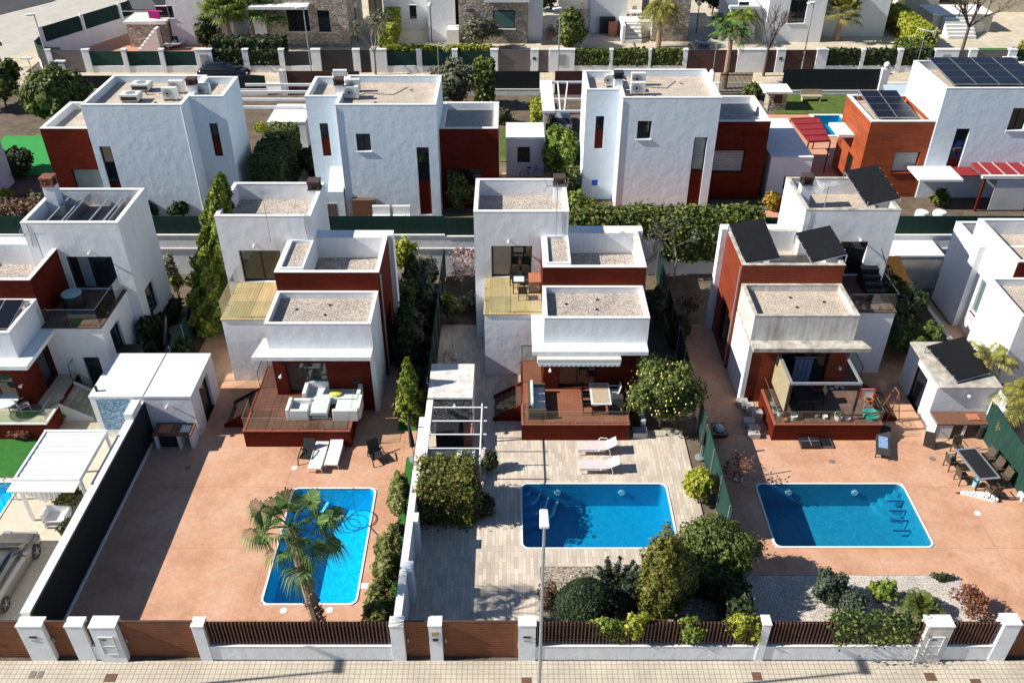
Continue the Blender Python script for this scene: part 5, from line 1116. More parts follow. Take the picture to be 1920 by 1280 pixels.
# left gardens
sh('dark shrub behind the mosaic shed, left of the folded parasol', 300, 650, (1.0, 1.1), 2.1, LDARK, leaf_=.13)
sh('light green shrub at the shed corner', 285, 672, (.5, .5), 1.2, LGREEN, leaf_=.11)
sh('dark bush at the foot of the tall conifer', 345, 690, (.7, 1.4), 1.4, LDARK, leaf_=.13)
sh('upright many-stemmed green shrub by the retaining wall', 335, 560, (.6, .5), 3.6, LOLIVE, leaf_=.11, dens=70, n=12, sz=.3)
sh('small bright yellow bush left of the tall conifer', 338, 560, (.5, .5), 2.0, LYEL, leaf_=.12, legs=1.0)
sh('dark shrub low beside the left tower', 318, 600, (.6, 1.2), 1.2, LDARK, leaf_=.13)
sh('big dark potted bush at the foot of the left villa stairs', 160, 720, (.5, .5), 1.7, LDARK, leaf_=.1, nm='potted_plant', cat='plant')
sh('leafy branches over the end of the left pergola', 140, 960, (.7, .6), 1.7, LBRZ, leaf_=.1, dens=120)
sh('dark potted plant against the long wall by the car', 132, 1000, .4, .8, LDARK, leaf_=.1, nm='potted_plant', cat='plant')
sh('red-flowered plant between lawn and cream terrace', 40, 825, (.5, .3), .6, LRED, leaf_=.09, z=0)
sh('green plant with orange leaves at the cream terrace corner', 108, 790, (.45, .4), .9, LBRZ, leaf_=.09)
sh('pink-flowered plant against the blue mosaic', 232, 800, (.4, .3), .6, LRED, leaf_=.09)
# ---------------------------------------------------------------- plants of the back row
ZB = 1.92
def sb(label, px, py, r, h, mat, **k): return sh(label, px, py, r, h, mat, ZB, **k)
shrub('garden_tree', 'large spreading fig-like tree at the far left of the back row', 'tree', -36.3, 68.5, ZB, (2.9, 2.8), 4.9, LGREEN, 70, .22, 101, legs=1.2, n=34, sz=.26)
shrub('garden_tree', 'dark round tree at the left edge near the side street', 'tree', -43.2, 73.5, ZB, (1.9, 2.0), 4.0, LGREEN, 150, .22, 102, legs=1.0, n=10)
sb('pale dry-leaved treetop behind the fig-like tree', 108, 205, (1.6, 1.2), 4.0, LOLIVE, leaf_=.2, dens=60, nm='garden_tree', cat='tree')
hedge('hedge', 'brown dry hedge below the red wing of the left back villa', 'hedge', -33.2, -28.9, 50.6, 52.3, ZB, 3.6, LBRN, 130, .15, 103, rough=.1)
sb('dark green bush left of the brown hedge', 25, 330, (1.4, 1.6), 1.8, LDARK, leaf_=.17)
sb('olive shrub at the foot of the red wing', 70, 395, (1.2, .6), 1.4, LOLIVE, leaf_=.14)
sb('yellow-green low plant at the left edge', 8, 380, (.8, .4), .9, LYEL, leaf_=.15)
sb('left one of two small dark bushes under the plain wall', 287, 408, (.55, .5), 1.2, LDARK, leaf_=.15)
sb('right one of two small dark bushes under the plain wall', 345, 408, (.8, .5), 1.2, LDARK, leaf_=.15)
a = g(512, 330, ZB); hedge('hedge', 'tall clipped dark hedge block beside the side yard, near part', 'hedge', -17.4, -15.3, 54.6, 58.6, ZB, 5.2, LDARK, 110, .15, 104)
hedge('hedge', 'tall clipped green hedge block beside the side yard, far part', 'hedge', -17.1, -15.3, 58.7, 61.0, ZB, 5.4, LGREEN, 110, .15, 105)
sb('dark shrub at the foot of the slim back tower', 585, 330, (.9, .8), 2.0, LDARK, leaf_=.15)
sb('yellow-green tuft behind the clipped hedge', 492, 252, (.6, .5), 1.0, LYEL, leaf_=.14)
sb('leafy green bush in front of the dark red wing', 868, 398, (.75, .5), 2.9, LGREEN, leaf_=.15, dens=130)
sb('light green tree beside the small annexe', 1052, 330, (1.15, 1.6), 4.0, LBRIGHT, leaf_=.17, dens=120, nm='garden_tree', cat='tree', n=12)
sb('dark green tree below the light green one', 1060, 372, (1.0, 1.0), 2.4, LGREEN, leaf_=.15, dens=160)
sb('bush at the left end of the ivy hedge', 1082, 398, (1.0, .6), 1.5, LBRIGHT, leaf_=.15, dens=170)
sb('orange-yellow shrub at the right end of the ivy hedge', 1448, 395, (.7, .5), 1.2, leaf('leaf_orange', (.25, .22, .03), (.5, .3, .03)), leaf_=.14)
hedge('ivy_column', 'ivy-covered column standing at the street screen', 'climber', -2.9, -1.5, 72.6, 73.8, ZB, 6.0, LGREEN, 120, .2, 106, rough=.1)
sb('grey-green olive bush behind the second back villa', 858, 200, (2.2, 1.6), 4.2, LOLIVE, leaf_=.16, dens=70, nm='olive_tree', cat='tree')
hedge('topiary_hedge', 'yellowish clipped hedge pillar beside the white canopy', 'hedge', 1.7, 2.6, 66.0, 69.5, ZB, 4.2, LYEL, 120, .16, 107)
sb('small cycad-like shrub by the street screen', 945, 232, (1.0, .6), 1.2, LOLIVE, leaf_=.15)
sb('small pine bush by the stone barbecue', 1410, 185, (1.0, .7), 1.3, LGREEN, leaf_=.17)
sb('green potted bush behind the right green screen', 1757, 388, (.6, .4), 1.2, LGREEN, leaf_=.13)
# ---------------------------------------------------------------- street lamps
def street_lamp(label, x, y, z, h, rz=0, head=(.30, .72), r=.065, mat=GREYM, gl=False):
    o = T('street_lamp', label, 'street lamp', (x, y, z), 'street lamps', rz); m = MB(); m.cyl((0, 0, 0), (0, 0, .35), r * 1.7, None, 10); m.cyl((0, 0, .35), (0, 0, h), r, r * .7, 9); m.build('pole', mat, o)
    hd = MB(); hd.prism([(-head[0] / 2, -.12), (head[0] / 2, -.12), (head[0] / 2 * .85, head[1] - .12), (-head[0] / 2 * .85, head[1] - .12)], h, h + .12); hh = hd.build('lamp_head', WMET, o, bevel=.03); MB().box(-head[0] * .35, head[0] * .35, 0, head[1] - .2, h - .03, h - .003).build('lens', HLL, hh); return o
street_lamp('middle street lamp, a grey pole with white head in front of the pool', 1.02, 18.55, 0, 9.2)
street_lamp('left street lamp, its grey pole crossing the lower left corner', -18.5, 18.6, 0, 9.1)
x, y = g(1860, 1280); street_lamp('right street lamp, its grey pole crossing the lower right corner', 18.4, 18.6, 0, 9.1)

# ---------------------------------------------------------------- furniture
def lounger_flat(label, x, y, rz, back=.0, w_=.62, ln=1.95, mat=FABW, group='pale sun loungers', arms=False, z=0):
    """head end towards +y in local coordinates"""
    o = T('sun_lounger', label, 'sun lounger', (x, y, z), group, rz); a = -ln / 2; b = ln * .18; m = MB(); m.box(-w_ / 2, w_ / 2, a, b, .30, .36); m.build('seat', mat, o)
    hx = ln / 2; dz = math.sin(back) * (hx - b); dy = math.cos(back) * (hx - b); m = MB(); m.hexa([(-w_ / 2, b + .01, .30), (w_ / 2, b + .01, .30), (w_ / 2, b + dy, .30 + dz), (-w_ / 2, b + dy, .30 + dz), (-w_ / 2, b + .01, .36), (w_ / 2, b + .01, .36), (w_ / 2, b + dy, .36 + dz), (-w_ / 2, b + dy, .36 + dz)]); m.build('backrest', mat, o)
    f = MB()
    for s_ in (-1, 1): f.box(s_ * w_ / 2 - .025, s_ * w_ / 2 + .025, a, b, .25, .297)
    f.build('frame', mat if mat is not FABW else WMET, o)
    for sx in (-1, 1):
        for yy in (a + .1, b + .25): MB().cyl((sx * w_ / 2, yy, .0), (sx * w_ / 2, yy * .97, .27), .025, None, 6).build('leg', mat if mat is not FABW else WMET, o)
        if arms: MB().tube([(sx * (w_ / 2 + .04), b - .35, .3), (sx * (w_ / 2 + .04), b - .2, .55), (sx * (w_ / 2 + .04), b + .12, .52), (sx * (w_ / 2 + .04), b + .2, .3)], .02, 5).build('armrest', WMET, o)
    return o
LNG = mk('pinkish_white_plastic', (.62, .55, .54), (.56, .49, .48), 3, .5)
x, y = g(597, 862); lounger_flat('left white sun lounger with flat back on the terracotta patio', x + .05, y, .06 - .1)
x, y = g(627, 855); lounger_flat('right white sun lounger with slightly raised back on the terracotta patio', x + .05, y, -.03, .35)
lounger_flat('pinkish slatted lounger with arm, the farther one by the middle pool', 4.22, 32.05, -math.pi / 2, .55, arms=True, mat=LNG)
lounger_flat('pinkish slatted lounger, the nearer one by the middle pool', 4.22, 30.75, -math.pi / 2, .5, arms=True, mat=LNG)
def lounge_chair(label, x, y, z, rz, mat=BLKP, group='black lounge chairs'):
    o = T('lounge_chair', label, 'chair', (x, y, z), group, rz)
    MB().hexa([(-.3, -.3, .32), (.3, -.3, .32), (.3, .3, .24), (-.3, .3, .24), (-.3, -.3, .37), (.3, -.3, .37), (.3, .3, .29), (-.3, .3, .29)]).build('seat', mat, o)
    MB().hexa([(-.3, .26, .26), (.3, .26, .26), (.26, .62, .85), (-.26, .62, .85), (-.3, .31, .24), (.3, .31, .24), (.26, .67, .83), (-.26, .67, .83)]).build('backrest', mat, o)
    for s_ in (-1, 1): MB().tube([(s_ * .34, -.42, 0), (s_ * .34, -.3, .38), (s_ * .34, .3, .5), (s_ * .32, .45, .02)], .03, 5).build('side_frame', mat, o)
    return o
x, y = g(577, 862); lounge_chair('glossy black lounge chair left of the white loungers', x, y, 0, -.1)
x, y = g(708, 862); lounge_chair('glossy black lounge chair alone, right of the white loungers', x, y, 0, .5)
def block_sofa(label, x, y, z, parts, fmat=FABW, name='sofa', cat='sofa', group='white block sofas'):
    o = T(name, label, cat, (x, y, z), group, 0)
    for nm, b, mt in parts: MB().box(*b).build(nm, mt, o, bevel=.025)
    return o
zk = 1.0
x, y = g(650, 755, 1.0)
block_sofa('long white block sofa with yellow cushion facing the pool', -8.85, 34.85, zk, [('base', (-1.3, 1.2, -.45, .4, 0, .38), FABG), ('backrest', (-1.3, 1.2, .403, .58, 0, .78), FABW), ('armrest', (-1.5, -1.303, -.45, .58, 0, .72), FABW), ('armrest', (1.203, 1.4, -.45, .58, 0, .72), FABW)])
block_sofa('white block sofa arm section on the right of the deck', -8.05, 33.72, zk, [('base', (-.55, .55, -.45, .6, 0, .4), FABG), ('armrest', (-.6, .62, -.62, -.453, 0, .66), FABW), ('backrest', (.553, .72, -.45, .6, 0, .72), FABW)])
block_sofa('white block armchair at the left of the seating group', -10.35, 33.65, zk, [('base', (-.4, .4, -.35, .35, 0, .38), FABG), ('backrest', (-.58, -.403, -.5, .5, 0, .68), FABW), ('armrest', (-.4, .5, .353, .5, 0, .62), FABW), ('armrest', (-.4, .5, -.5, -.353, 0, .62), FABW)], cat='armchair')
block_sofa('pale mint coffee table between the white block seats', -9.35, 33.85, zk, [('table_top', (-.42, .42, -.7, .6, .3, .5), TABLW), ('plinth', (-.36, .36, -.6, .5, 0, .297), FABG)], name='coffee_table', cat='table', group='low tables')
tag(MB().sphere((-8.75, 34.75, 1.46), .34, .28, .09, 9, 5).build('cushion', YELP), 'crumpled yellow towel on the long white block sofa', 'towel')
tag(MB().sphere((-7.75, 35.2, 1.85), .28, .13, .12, 8, 5).build('jacket', FABD), 'black jacket thrown over the corner of the block sofa', 'jacket')
# rattan sofa and table on the second deck
x, y = g(1003, 760, 1.0)
o = T('garden_sofa', 'dark rattan sofa with pale cushions on the middle deck', 'sofa', (1.35, 34.3, 1.0), rz=math.pi / 2)
MB().box(-.95, .95, -.4, .35, .0, .34).build('base', DWICK, o); MB().box(-.95, .95, .353, .46, 0, .8).build('backrest', DWICK, o)
for s_ in (-1, 1): MB().box(s_ * 1.02 - .065, s_ * 1.02 + .065, -.4, .46, 0, .6).build('armrest', DWICK, o)
for k in range(3): MB().box(-.93 + k * .62, -.33 + k * .62, -.38, .2, .345, .5).build('seat_cushion', FABG, o, bevel=.04); MB().box(-.93 + k * .62, -.33 + k * .62, .2, .35, .503, .95).build('back_cushion', FABG, o, bevel=.05)
def chair(label, x, y, z, rz, mat=DWICK, group='dining chairs', smat=None):
    o = T('garden_chair', label, 'chair', (x, y, z), group, rz); MB().box(-.24, .24, -.24, .24, .40, .45).build('seat', smat or mat, o); MB().hexa([(-.24, .2, .453), (.24, .2, .453), (.23, .3, .92), (-.23, .3, .92), (-.24, .24, .453), (.24, .24, .453), (.23, .34, .92), (-.23, .34, .92)]).build('backrest', mat, o)
    for sx in (-1, 1):
        for sy in (-1, 1): MB().box(sx * .22 - .02, sx * .22 + .02, sy * .22 - .02, sy * .22 + .02, 0, .397).build('leg', mat, o)
        MB().box(sx * .27 - .02, sx * .27 + .02, -.22, .22, .62, .65).build('armrest', mat, o)
    return o
def table(label, x, y, z, sx, sy, h=.74, top=WOODT, leg=BLACK, rz=0, group='dining tables', inset=None, th=.05):
    o = T('dining_table', label, 'table', (x, y, z), group, rz); MB().box(-sx / 2, sx / 2, -sy / 2, sy / 2, h - th, h).build('table_top', top, o)
    if inset: MB().box(-sx / 2 + .1, sx / 2 - .1, -sy / 2 + .1, sy / 2 - .1, h + .002, h + .008).build('inset', inset, o)
    for a in (-1, 1):
        for b in (-1, 1): MB().box(a * (sx / 2 - .08) - .03, a * (sx / 2 - .08) + .03, b * (sy / 2 - .08) - .03, b * (sy / 2 - .08) + .03, 0, h - th - .003).build('leg', leg, o)
    return o
table('pale-framed wooden dining table on the middle deck', 4.45, 34.35, 1.0, 1.0, 1.7, top=TABLW, inset=WOODT)
for k, (dx, dy, rz, lb) in enumerate(((-.62, .35, math.pi / 2, 'black chair at the far left side of the deck table'), (-.62, -.4, math.pi / 2, 'black chair at the near left side of the deck table'), (.75, .5, -math.pi / 2, 'pale chair at the right side of the deck table'))): chair(lb, 4.45 + dx, 34.35 + dy, 1.0, rz, FABG if 'pale' in lb else BLKP, 'chairs round the deck table')
o = T('covered_barbecue', 'black covered barbecue at the right end of the middle deck', 'barbecue', (5.25, 33.9, 1.0), rz=0); MB().hexa([(-.38, -.35, 0), (.38, -.35, 0), (.38, .35, 0), (-.38, .35, 0), (-.3, -.2, .95), (.3, -.2, .95), (.3, .2, .95), (-.3, .2, .95)]).build('cover', FABD, o, bevel=.05)
o = T('terrace_steps', 'black metal steps at the side of the mat villa terrace', 'steps', (19.4, 40.6, 3.99))
for k in range(5): MB().box(18.9, 19.85, 39.4 + k * .42, 39.8 + k * .42, 3.99, 4.1 + k * .2).build('step', BLACK, o)
MB().cyl((19.86, 39.4, 5.0), (19.86, 41.5, 5.9), .025, None, 5).build('handrail', BLACK, o)
# stacked stones and planks under the lemon tree
o = T('garden_box', 'grey garden box between deck and lemon tree', 'box', (6.35, 33.2, 0)); MB().box(6.05, 6.75, 32.95, 33.45, 0, .35).build('body', GREYM, o); MB().box(6.5, 6.72, 33.6, 34.6, .0, .6).build('panel', TABLW, o)
o = T('garden_table', 'pale green folding table behind the lemon tree', 'table', (6.3, 35.1, 0)); MB().box(5.95, 6.75, 34.8, 35.6, .7, .74).build('table_top', TABLW, o); MB().box(6, 6.05, 34.85, 35.55, 0, .697).box(6.65, 6.7, 34.85, 35.55, 0, .697).build('legs', GREYM, o)
# awning of the third villa
o = T('folded_awning', 'folded striped awning cassette under the slab of the middle villa', 'awning', (3.3, 34.7, 3.4)); MB().box(1.3, 5.4, 34.55, 34.86, 3.42, 3.68).build('cassette', CREAMP, o, bevel=.03)
m = MB(); n = 34
for k in range(n): a = 1.35 + k * 4.0 / n; m.hexa([(a, 34.5 - (k % 2) * .01, 3.3), (a + 4.0 / n, 34.5 - ((k + 1) % 2) * .01, 3.3), (a + 4.0 / n, 34.53, 3.3), (a, 34.53, 3.3), (a, 34.5, 3.45), (a + 4. / n, 34.5, 3.45), (a + 4. / n, 34.53, 3.45), (a, 34.53, 3.45)])
m.build('valance', FABG, o)
# terrace furniture on upper terraces
x, y = g(978, 545, 3.98); table('small square table with pale top on the upper timber terrace', 0.45, 40.35, 3.985, .75, .75, top=BLACK, inset=FABG, group='terrace tables')
for lb, dx, dy, rz in (('black wicker chair left of the upper terrace table', -.25, .75, 0), ('black wicker chair right of the upper terrace table', .4, .75, 0), ('dark folding chair in front of the upper terrace table', .2, -.75, math.pi)): chair(lb, .45 + dx, 40.35 + dy, 3.985, rz, BLKP, 'upper terrace chairs')
o = T('terrace_cabinet', 'orange wooden chest beside the upper terrace table', 'cabinet', (1.25, 40.5, 3.985)); MB().box(1.0, 1.6, 40.2, 41.1, 3.985, 4.6).build('body', WOODT, o); MB().box(.97, 1.62, 40.17, 41.13, 4.603, 4.65).build('lid', TERRP, o)
o = T('wash_tub', 'round dark tub with pale blue lid on the left upper terrace', 'tub', (-22.7, 38.8, 3.985)); MB().lathe((-22.7, 38.8, 3.985), [(.52, 0), (.58, .1), (.58, .78), (.5, .8)], 20).build('body', BLKP, o); MB().lathe((-22.7, 38.8, 3.985), [(.5, .803), (.5, .84), (.1, .86)], 20).build('lid', mk('pale_blue_cover', (.34, .48, .52), (.3, .43, .47), 5, .5), o)
o = T('potted_plant', 'small pot with bare pink twigs on the left upper terrace', 'plant', (-24.0, 37.8, 3.985)); MB().lathe((-24.0, 37.8, 3.985), [(.12, 0), (.18, .28), (.14, .28)], 10).build('pot', WPOT, o); P, N = blob_pts([(-24, 37.8, 4.5, .35, .35, .3)], 60, 5); leafmesh('twigs', LPINK, P, N, .07, o)
# dining set of the right patio
x, y = g(1833, 868); tx, ty = x, y
table('long dark glass-topped dining table beside the green screen', 21.75, 30.4, 0, 1.05, 2.1, top=GREYM, inset=BLACK, rz=.12)
ra = .12
for lb, dx, dy, rz in (('wicker chair at the far end of the dark dining table', 0, 1.45, 0), ('wicker chair at the near end of the dark dining table', .0, -1.45, math.pi), ('wicker chair, far one on the left of the dark table', -.85, .55, math.pi / 2), ('wicker chair, near one on the left of the dark table', -.85, -.4, math.pi / 2), ('wicker chair, far one on the right of the dark table', .9, .7, -math.pi / 2), ('wicker chair, middle one on the right of the dark table', .9, 0, -math.pi / 2), ('wicker chair, near one on the right of the dark table', .9, -.7, -math.pi / 2)):
    cx = 21.75 + dx * math.cos(ra) - dy * math.sin(ra); cy = 30.4 + dx * math.sin(ra) + dy * math.cos(ra); chair(lb, cx, cy, 0, rz + ra, DWICK, 'wicker chairs round the dark table')
x, y = g(1828, 910); o = T('bucket', 'light blue bucket at the near corner of the dark table', 'bucket', (x, y, 0)); MB().lathe((x, y, 0), [(.14, 0), (.19, .34), (.17, .34), (.13, .05)], 12).build('tub', mk('light_blue_plastic', (.30, .55, .62), (.28, .5, .58), 4, .5), o); m = MB(); m.tube([(x - .18, y, .34), (x - .1, y, .48), (x + .1, y, .48), (x + .18, y, .34)], .01, 4); m.build('handle', GREYM, o)
x, y = g(1779, 858); tag(MB().sphere((x, y, .12), .16, .16, .12, 9, 6).build('toy_ball', mk('mint_plastic', (.25, .5, .42), (.22, .45, .38), 4, .5), smooth=True), 'mint green ball lying left of the dark dining table', 'ball')
x, y = g(1833, 818); o = T('bin', 'black bin with white lid beside the dining table', 'bin', (x, y, 0)); MB().lathe((x, y, 0), [(.22, 0), (.27, .7), (.25, .72)], 12).build('body', BLKP, o); MB().bc(x, y, .725, .32, .32, .12).build('lid', WPOT, o)
# folded white parasol lying down
o = T('parasol', 'white folded parasol lying on the right patio', 'parasol', (19.0, 28.7, 0)); x, y = g(1800, 925); x2, y2 = g(1865, 935); m = MB(); rng = random.Random(3); n = 10; bot = []; top = []
for k in range(n + 1):
    q = k / n; cx = x + (x2 - x) * q; cy = y + (y2 - y) * q; w_ = .08 + .42 * q * (1 if k < n else .8); bot.append((cx, cy - w_ * .6)); top.append((cx, cy + w_ * .5))
for k in range(n):
    hz = [.1 + .12 * rng.random() for _ in range(2)]
    m.hexa([(*bot[k], .01), (*bot[k + 1], .01), (*top[k + 1], .01), (*top[k], .01), (*bot[k], .06), (*bot[k + 1], .05 + hz[0]), (*top[k + 1], .08 + hz[1] * .6), (*top[k], .07)])
m.build('canopy', FABW, o); MB().cyl((x2 - .1, y2, .1), (x2 + 1.15, y2 - .0, .1), .025, None, 6).cyl((x - .2, y, .06), (x, y, .06), .03, None, 6).build('pole', BROWNM, o); MB().bc(x2 + 1.2, y2, 0, .2, .4, .3).build('foot', COPE, o)
# lounger with blue towel, black cases, hoop, swing frame and pots of the fourth plot
x, y = g(1653, 838); lo = lounger_flat('dark reclining lounger with blue towel on the right patio', x, y, -.32, .5, mat=FABD, group='dark loungers'); MB().box(-.22, .2, -.5, .35, .362, .385).build('towel', FABB, lo)
x, y = g(1517, 832); o = T('window_case', 'black four-pane case lying flat in front of the right deck', 'case', (x, y, 0)); MB().bc(x, y, 0, .95, .75, .2).build('body', BLACK, o); m = MB(); m.bc(x, y, .203, .9, .03, .01).bc(x, y, .2035, .03, .7, .01).build('cross_bars', GREYM, o)
x, y = g(1544, 832); o = T('window_case', 'dark flat case right of the four-pane one', 'case', (x, y, 0)); MB().bc(x, y, 0, .75, .7, .12).build('body', GATEG, o); MB().bc(x, y, .123, .65, .6, .01).build('pane', DGLASS, o)
hx, hy = g(1640, 785, 1.0)
o = T('basketball_hoop', 'small red and white basketball hoop standing on the right deck', 'hoop', (17.6, 34.1, 1.0)); MB().cyl((17.6, 34.1, 1.0), (17.6, 34.1, 2.2), .03, None, 6).build('pole', GREYM, o); m = MB(); m.box(17.2, 17.9, 34.05, 34.08, 1.7, 2.25); b_ = m.build('backboard', WPOT, o); MB().box(17.18, 17.92, 34.03, 34.047, 2.18, 2.26).box(17.18, 17.26, 34.03, 34.047, 1.68, 2.177).box(17.84, 17.92, 34.03, 34.047, 1.68, 2.177).build('border', mk('red_paint', (.7, .05, .04), (.6, .04, .03), 4, .5), b_)
m = MB(); m.tube([(17.55 + .22 * math.cos(a / 2), 33.8 + .22 * math.sin(a / 2), 1.85) for a in range(14)], .015, 5).build('rim', ORNG, o)
tag(MB().lathe((17.75, 33.5, 1.0), [(.4, 0), (.42, .18), (.36, .2), (.1, .1)], 14).build('toy_tub', mk('teal_plastic', (.04, .3, .22), (.03, .25, .2), 4, .4)), 'teal plastic tub under the basketball hoop', 'tub')
o = T('a_frame_stand', 'rusty A-frame stand between right deck and kitchen house', 'frame', (19.3, 34.4, 0)); px_, py_ = 19.3, 34.6; m = MB()
for dx in (-.35, .35): m.cyl((px_ + dx, py_ - .4, 0), (px_, py_ - .2, 1.7), .025, None, 5); m.cyl((px_ + dx, py_ + .5, 0), (px_, py_ + .3, 1.7), .025, None, 5)
m.cyl((px_, py_ - .2, 1.7), (px_, py_ + .3, 1.7), .025, None, 5).build('bars', mk('rust', (.3, .12, .06), (.2, .08, .05), 7, .8), o)
x, y = g(1195 * 0 + 1738, 835); o = T('folded_cart', 'dark folded cart leaning at the kitchen counter corner', 'cart', (x, y, 0)); MB().hexa([(x - .2, y, 0), (x + .25, y - .35, 0), (x + .35, y - .2, 0), (x - .1, y + .15, 0), (x - .25, y + .1, .8), (x + .1, y - .2, .9), (x + .15, y - .1, .9), (x - .2, y + .2, .8)]).build('panel', BLKP, o); MB().cyl((x - .2, y + .1, .8), (x - .35, y + .35, 1.35), .02, None, 5).build('handle', GREYM, o)
# black pergola on the right deck
o = T('pergola', 'grey square pergola frame with bamboo side screen on the right deck', 'pergola', (15, 34.2, 1.0))
a = PZ(1463, 720, 3.1); b = PZ(1598, 717, 3.1); xl, xr, yf = 13.35, 16.75, 33.2; zt = 3.15
m = MB(); m.box(xl, xr, yf, yf + .1, zt, zt + .12).box(xl, xl + .1, yf + .1, 35.9 - .3, zt, zt + .12).box(xr - .1, xr, yf + .1, 35.6, zt, zt + .12); m.build('top_frame', GREYM, o)
for xx in (xl + .05, xr - .05): MB().box(xx - .05, xx + .05, yf, yf + .1, 1.0, zt - .003).build('post', BLACK, o)
MB().box(xl - .06, xl - .02, yf + .05, 35.6, 1.5, zt + .1).build('bamboo_screen', WOODL, o)
rng = random.Random(11)
for k, (px_, py_, r_) in enumerate(((1462, 778, .2), (1487, 785, .2), (1530, 781, .13), (1546, 784, .13), (1571, 786, .24), (1588, 788, .14), (1558, 729, .16), (1568, 727, .14), (1579, 727, .14), (1494, 742, .12), (1499, 747, .12), (1471, 790, .12))):
    x, y = g(px_, py_, 1.0); y = max(y, 33.1); o = T('flower_pot', ('white', 'white', 'small pale', 'small pale', 'large white', 'small white', 'white', 'white', 'white', 'tiny white', 'tiny white', 'tiny clay')[k] + ' pot on the right deck, number %s from the left among the scattered pots' % ('one', 'three', 'six', 'seven', 'ten', 'twelve', 'eight', 'nine', 'eleven', 'four', 'five', 'two')[k], 'pot', (x, y, 1.0), 'pots on the right deck')
    MB().lathe((x, y, 1.0), [(r_ * .65, 0), (r_, r_ * 1.3), (r_ * .8, r_ * 1.3), (r_ * .7, r_ * 1.1)], 10).build('pot', TERRP if 'clay' in o['label'] else WPOT, o)
    if k % 2 == 0: P, N = blob_pts([(x, y, 1.0 + r_ * 1.6, r_, r_, r_ * .8)], 300, k); leafmesh('plant', LDARK, P, N, .06, o)
x, y = g(1500, 745, 1.0); table('black glass table under the grey pergola', 14.6, 34.4, 1.0, .9, 1.3, top=BLACK, group='pergola furniture')
for lb, dx, dy, rz in (('black chair left of the pergola table', -.75, .1, math.pi / 2), ('black chair right of the pergola table', .8, .2, -math.pi / 2), ('black chair behind the pergola table', .1, .85, 0)): chair(lb, 14.6 + dx, 34.4 + dy, 1.0, rz, BLKP, 'pergola furniture')
o = T('hanging_curtain', 'blue-grey curtain hanging at the door under the pergola', 'curtain', (14.3, 35.5, 1.0)); m = MB()
for k in range(8): m.box(14.2 + k * .11, 14.31 + k * .11, 35.42 + (k % 2) * .03, 35.45 + (k % 2) * .03, 1.1, 3.1)
m.build('cloth', mk('blue_grey_cloth', (.10, .14, .24), (.08, .11, .2), 6, .9), o); MB().cyl((14.1, 35.5, 3.12), (15.2, 35.5, 3.12), .015, None, 5).build('rod', GREYM, o)
o = T('stone_pile', 'pile of grey slabs and a cabinet beside the right deck', 'slabs', (12.6, 33.6, 0)); rng = random.Random(4)
for k in range(7): x = 12.2 + rng.uniform(-.3, .25); y = 33.1 + k * .42; MB().bc(x, y, 0, .55, .38, .25 + rng.uniform(0, .45)).build('slab', CONC, o)
# stuff beside the green fence
x, y = g(1345, 820); o = T('wheelbarrow', 'dark wheelbarrow with grey sacks beside the green screen', 'wheelbarrow', (x, y, 0)); MB().hexa([(x - .3, y - .4, .3), (x + .3, y - .4, .3), (x + .25, y + .4, .3), (x - .25, y + .4, .3), (x - .4, y - .5, .6), (x + .4, y - .5, .6), (x + .35, y + .5, .55), (x - .35, y + .5, .55)]).build('tray', BLKP, o); MB().cyl((x - .05, y + .6, .2), (x + .05, y + .6, .2), .2, None, 10).build('wheel', TYRE, o); MB().sphere((x, y, .6), .3, .35, .15, 8, 5).build('sack', GREYM, o)
# closed parasols
for (bx, by, z, tx_, ty_, h, mt, lb) in ((310, 672, 0, .5, .3, 2.6, mk('taupe_cloth', (.24, .18, .14), (.2, .15, .12), 5, .9), 'folded taupe parasol behind the mosaic shed'), (777, 862, 0, -.15, .1, 2.5, FABD, 'folded black parasol by the wall pillar and turf patch'), (1312, 858, 0, .1, .2, 2.4, FABD, 'folded dark parasol beside the yellow-green bush')):
    x, y = g(bx, by, z); o = T('parasol', lb, 'parasol', (x, y, z)); MB().cyl((x, y, z), (x + tx_, y + ty_, z + h), .025, None, 6).build('pole', GREYM, o); MB().cyl((x + tx_ * .35, y + ty_ * .35, z + h * .35), (x + tx_, y + ty_, z + h - .03), .14, .04, 8).build('canopy', mt, o); MB().lathe((x, y, z), [(.25, 0), (.25, .08), (.04, .12)], 10).build('base', GREYM, o)
# dark box beside first villa
o = T('garden_cupboard', 'low cupboard with sloping dark lid beside the left villa', 'cupboard', (-20.4, 37.9, 0)); MB().box(-20.85, -19.75, 37.4, 38.6, 0, 1.5).build('body', GREYM, o); MB().hexa([(-20.9, 37.35, 1.503), (-19.7, 37.35, 1.503), (-19.7, 38.65, 1.65), (-20.9, 38.65, 1.65), (-20.9, 37.35, 1.54), (-19.7, 37.35, 1.54), (-19.7, 38.65, 1.69), (-20.9, 38.65, 1.69)]).build('lid', GATEB, o)
x, y = g(665, 985); o = T('pool_hose', 'dark blue pool hose looped at the right side of the palm pool', 'hose', (x, y, 0)); m = MB()
for k in range(3): m.tube([(x + dx_ + (.45 + .08 * k) * math.cos(a / 3), y + k * .18 + (.42 + .05 * k) * math.sin(a / 3), .0 + .02 * k) for a, dx_ in [(a, .25 * k - .2) for a in range(20)]], .018, 4)
m.tube([(x - .4, y + 2.3, .05), (x - .2, y + 1.2, -.05), (x + .1, y + .5, 0)], .018, 4).tube([(x + .6, y, .03), (x + 1.1, y - .6, .03)], .018, 4); m.build('tube', mk('navy_plastic', (.01, .05, .16), (.01, .04, .13), 3, .5), o)
x, y = g(1392, 898); o = T('pool_pole', 'long thin pool pole with grey net lying by the right pool', 'pool net', (x, y, 0)); MB().cyl((x, y, .03), (x + 2.4, y + .55, .03), .018, None, 5).build('pole', GREYM, o); MB().bc(x - .2, y - .05, .01, .4, .28, .03).build('net', TABLW, o)
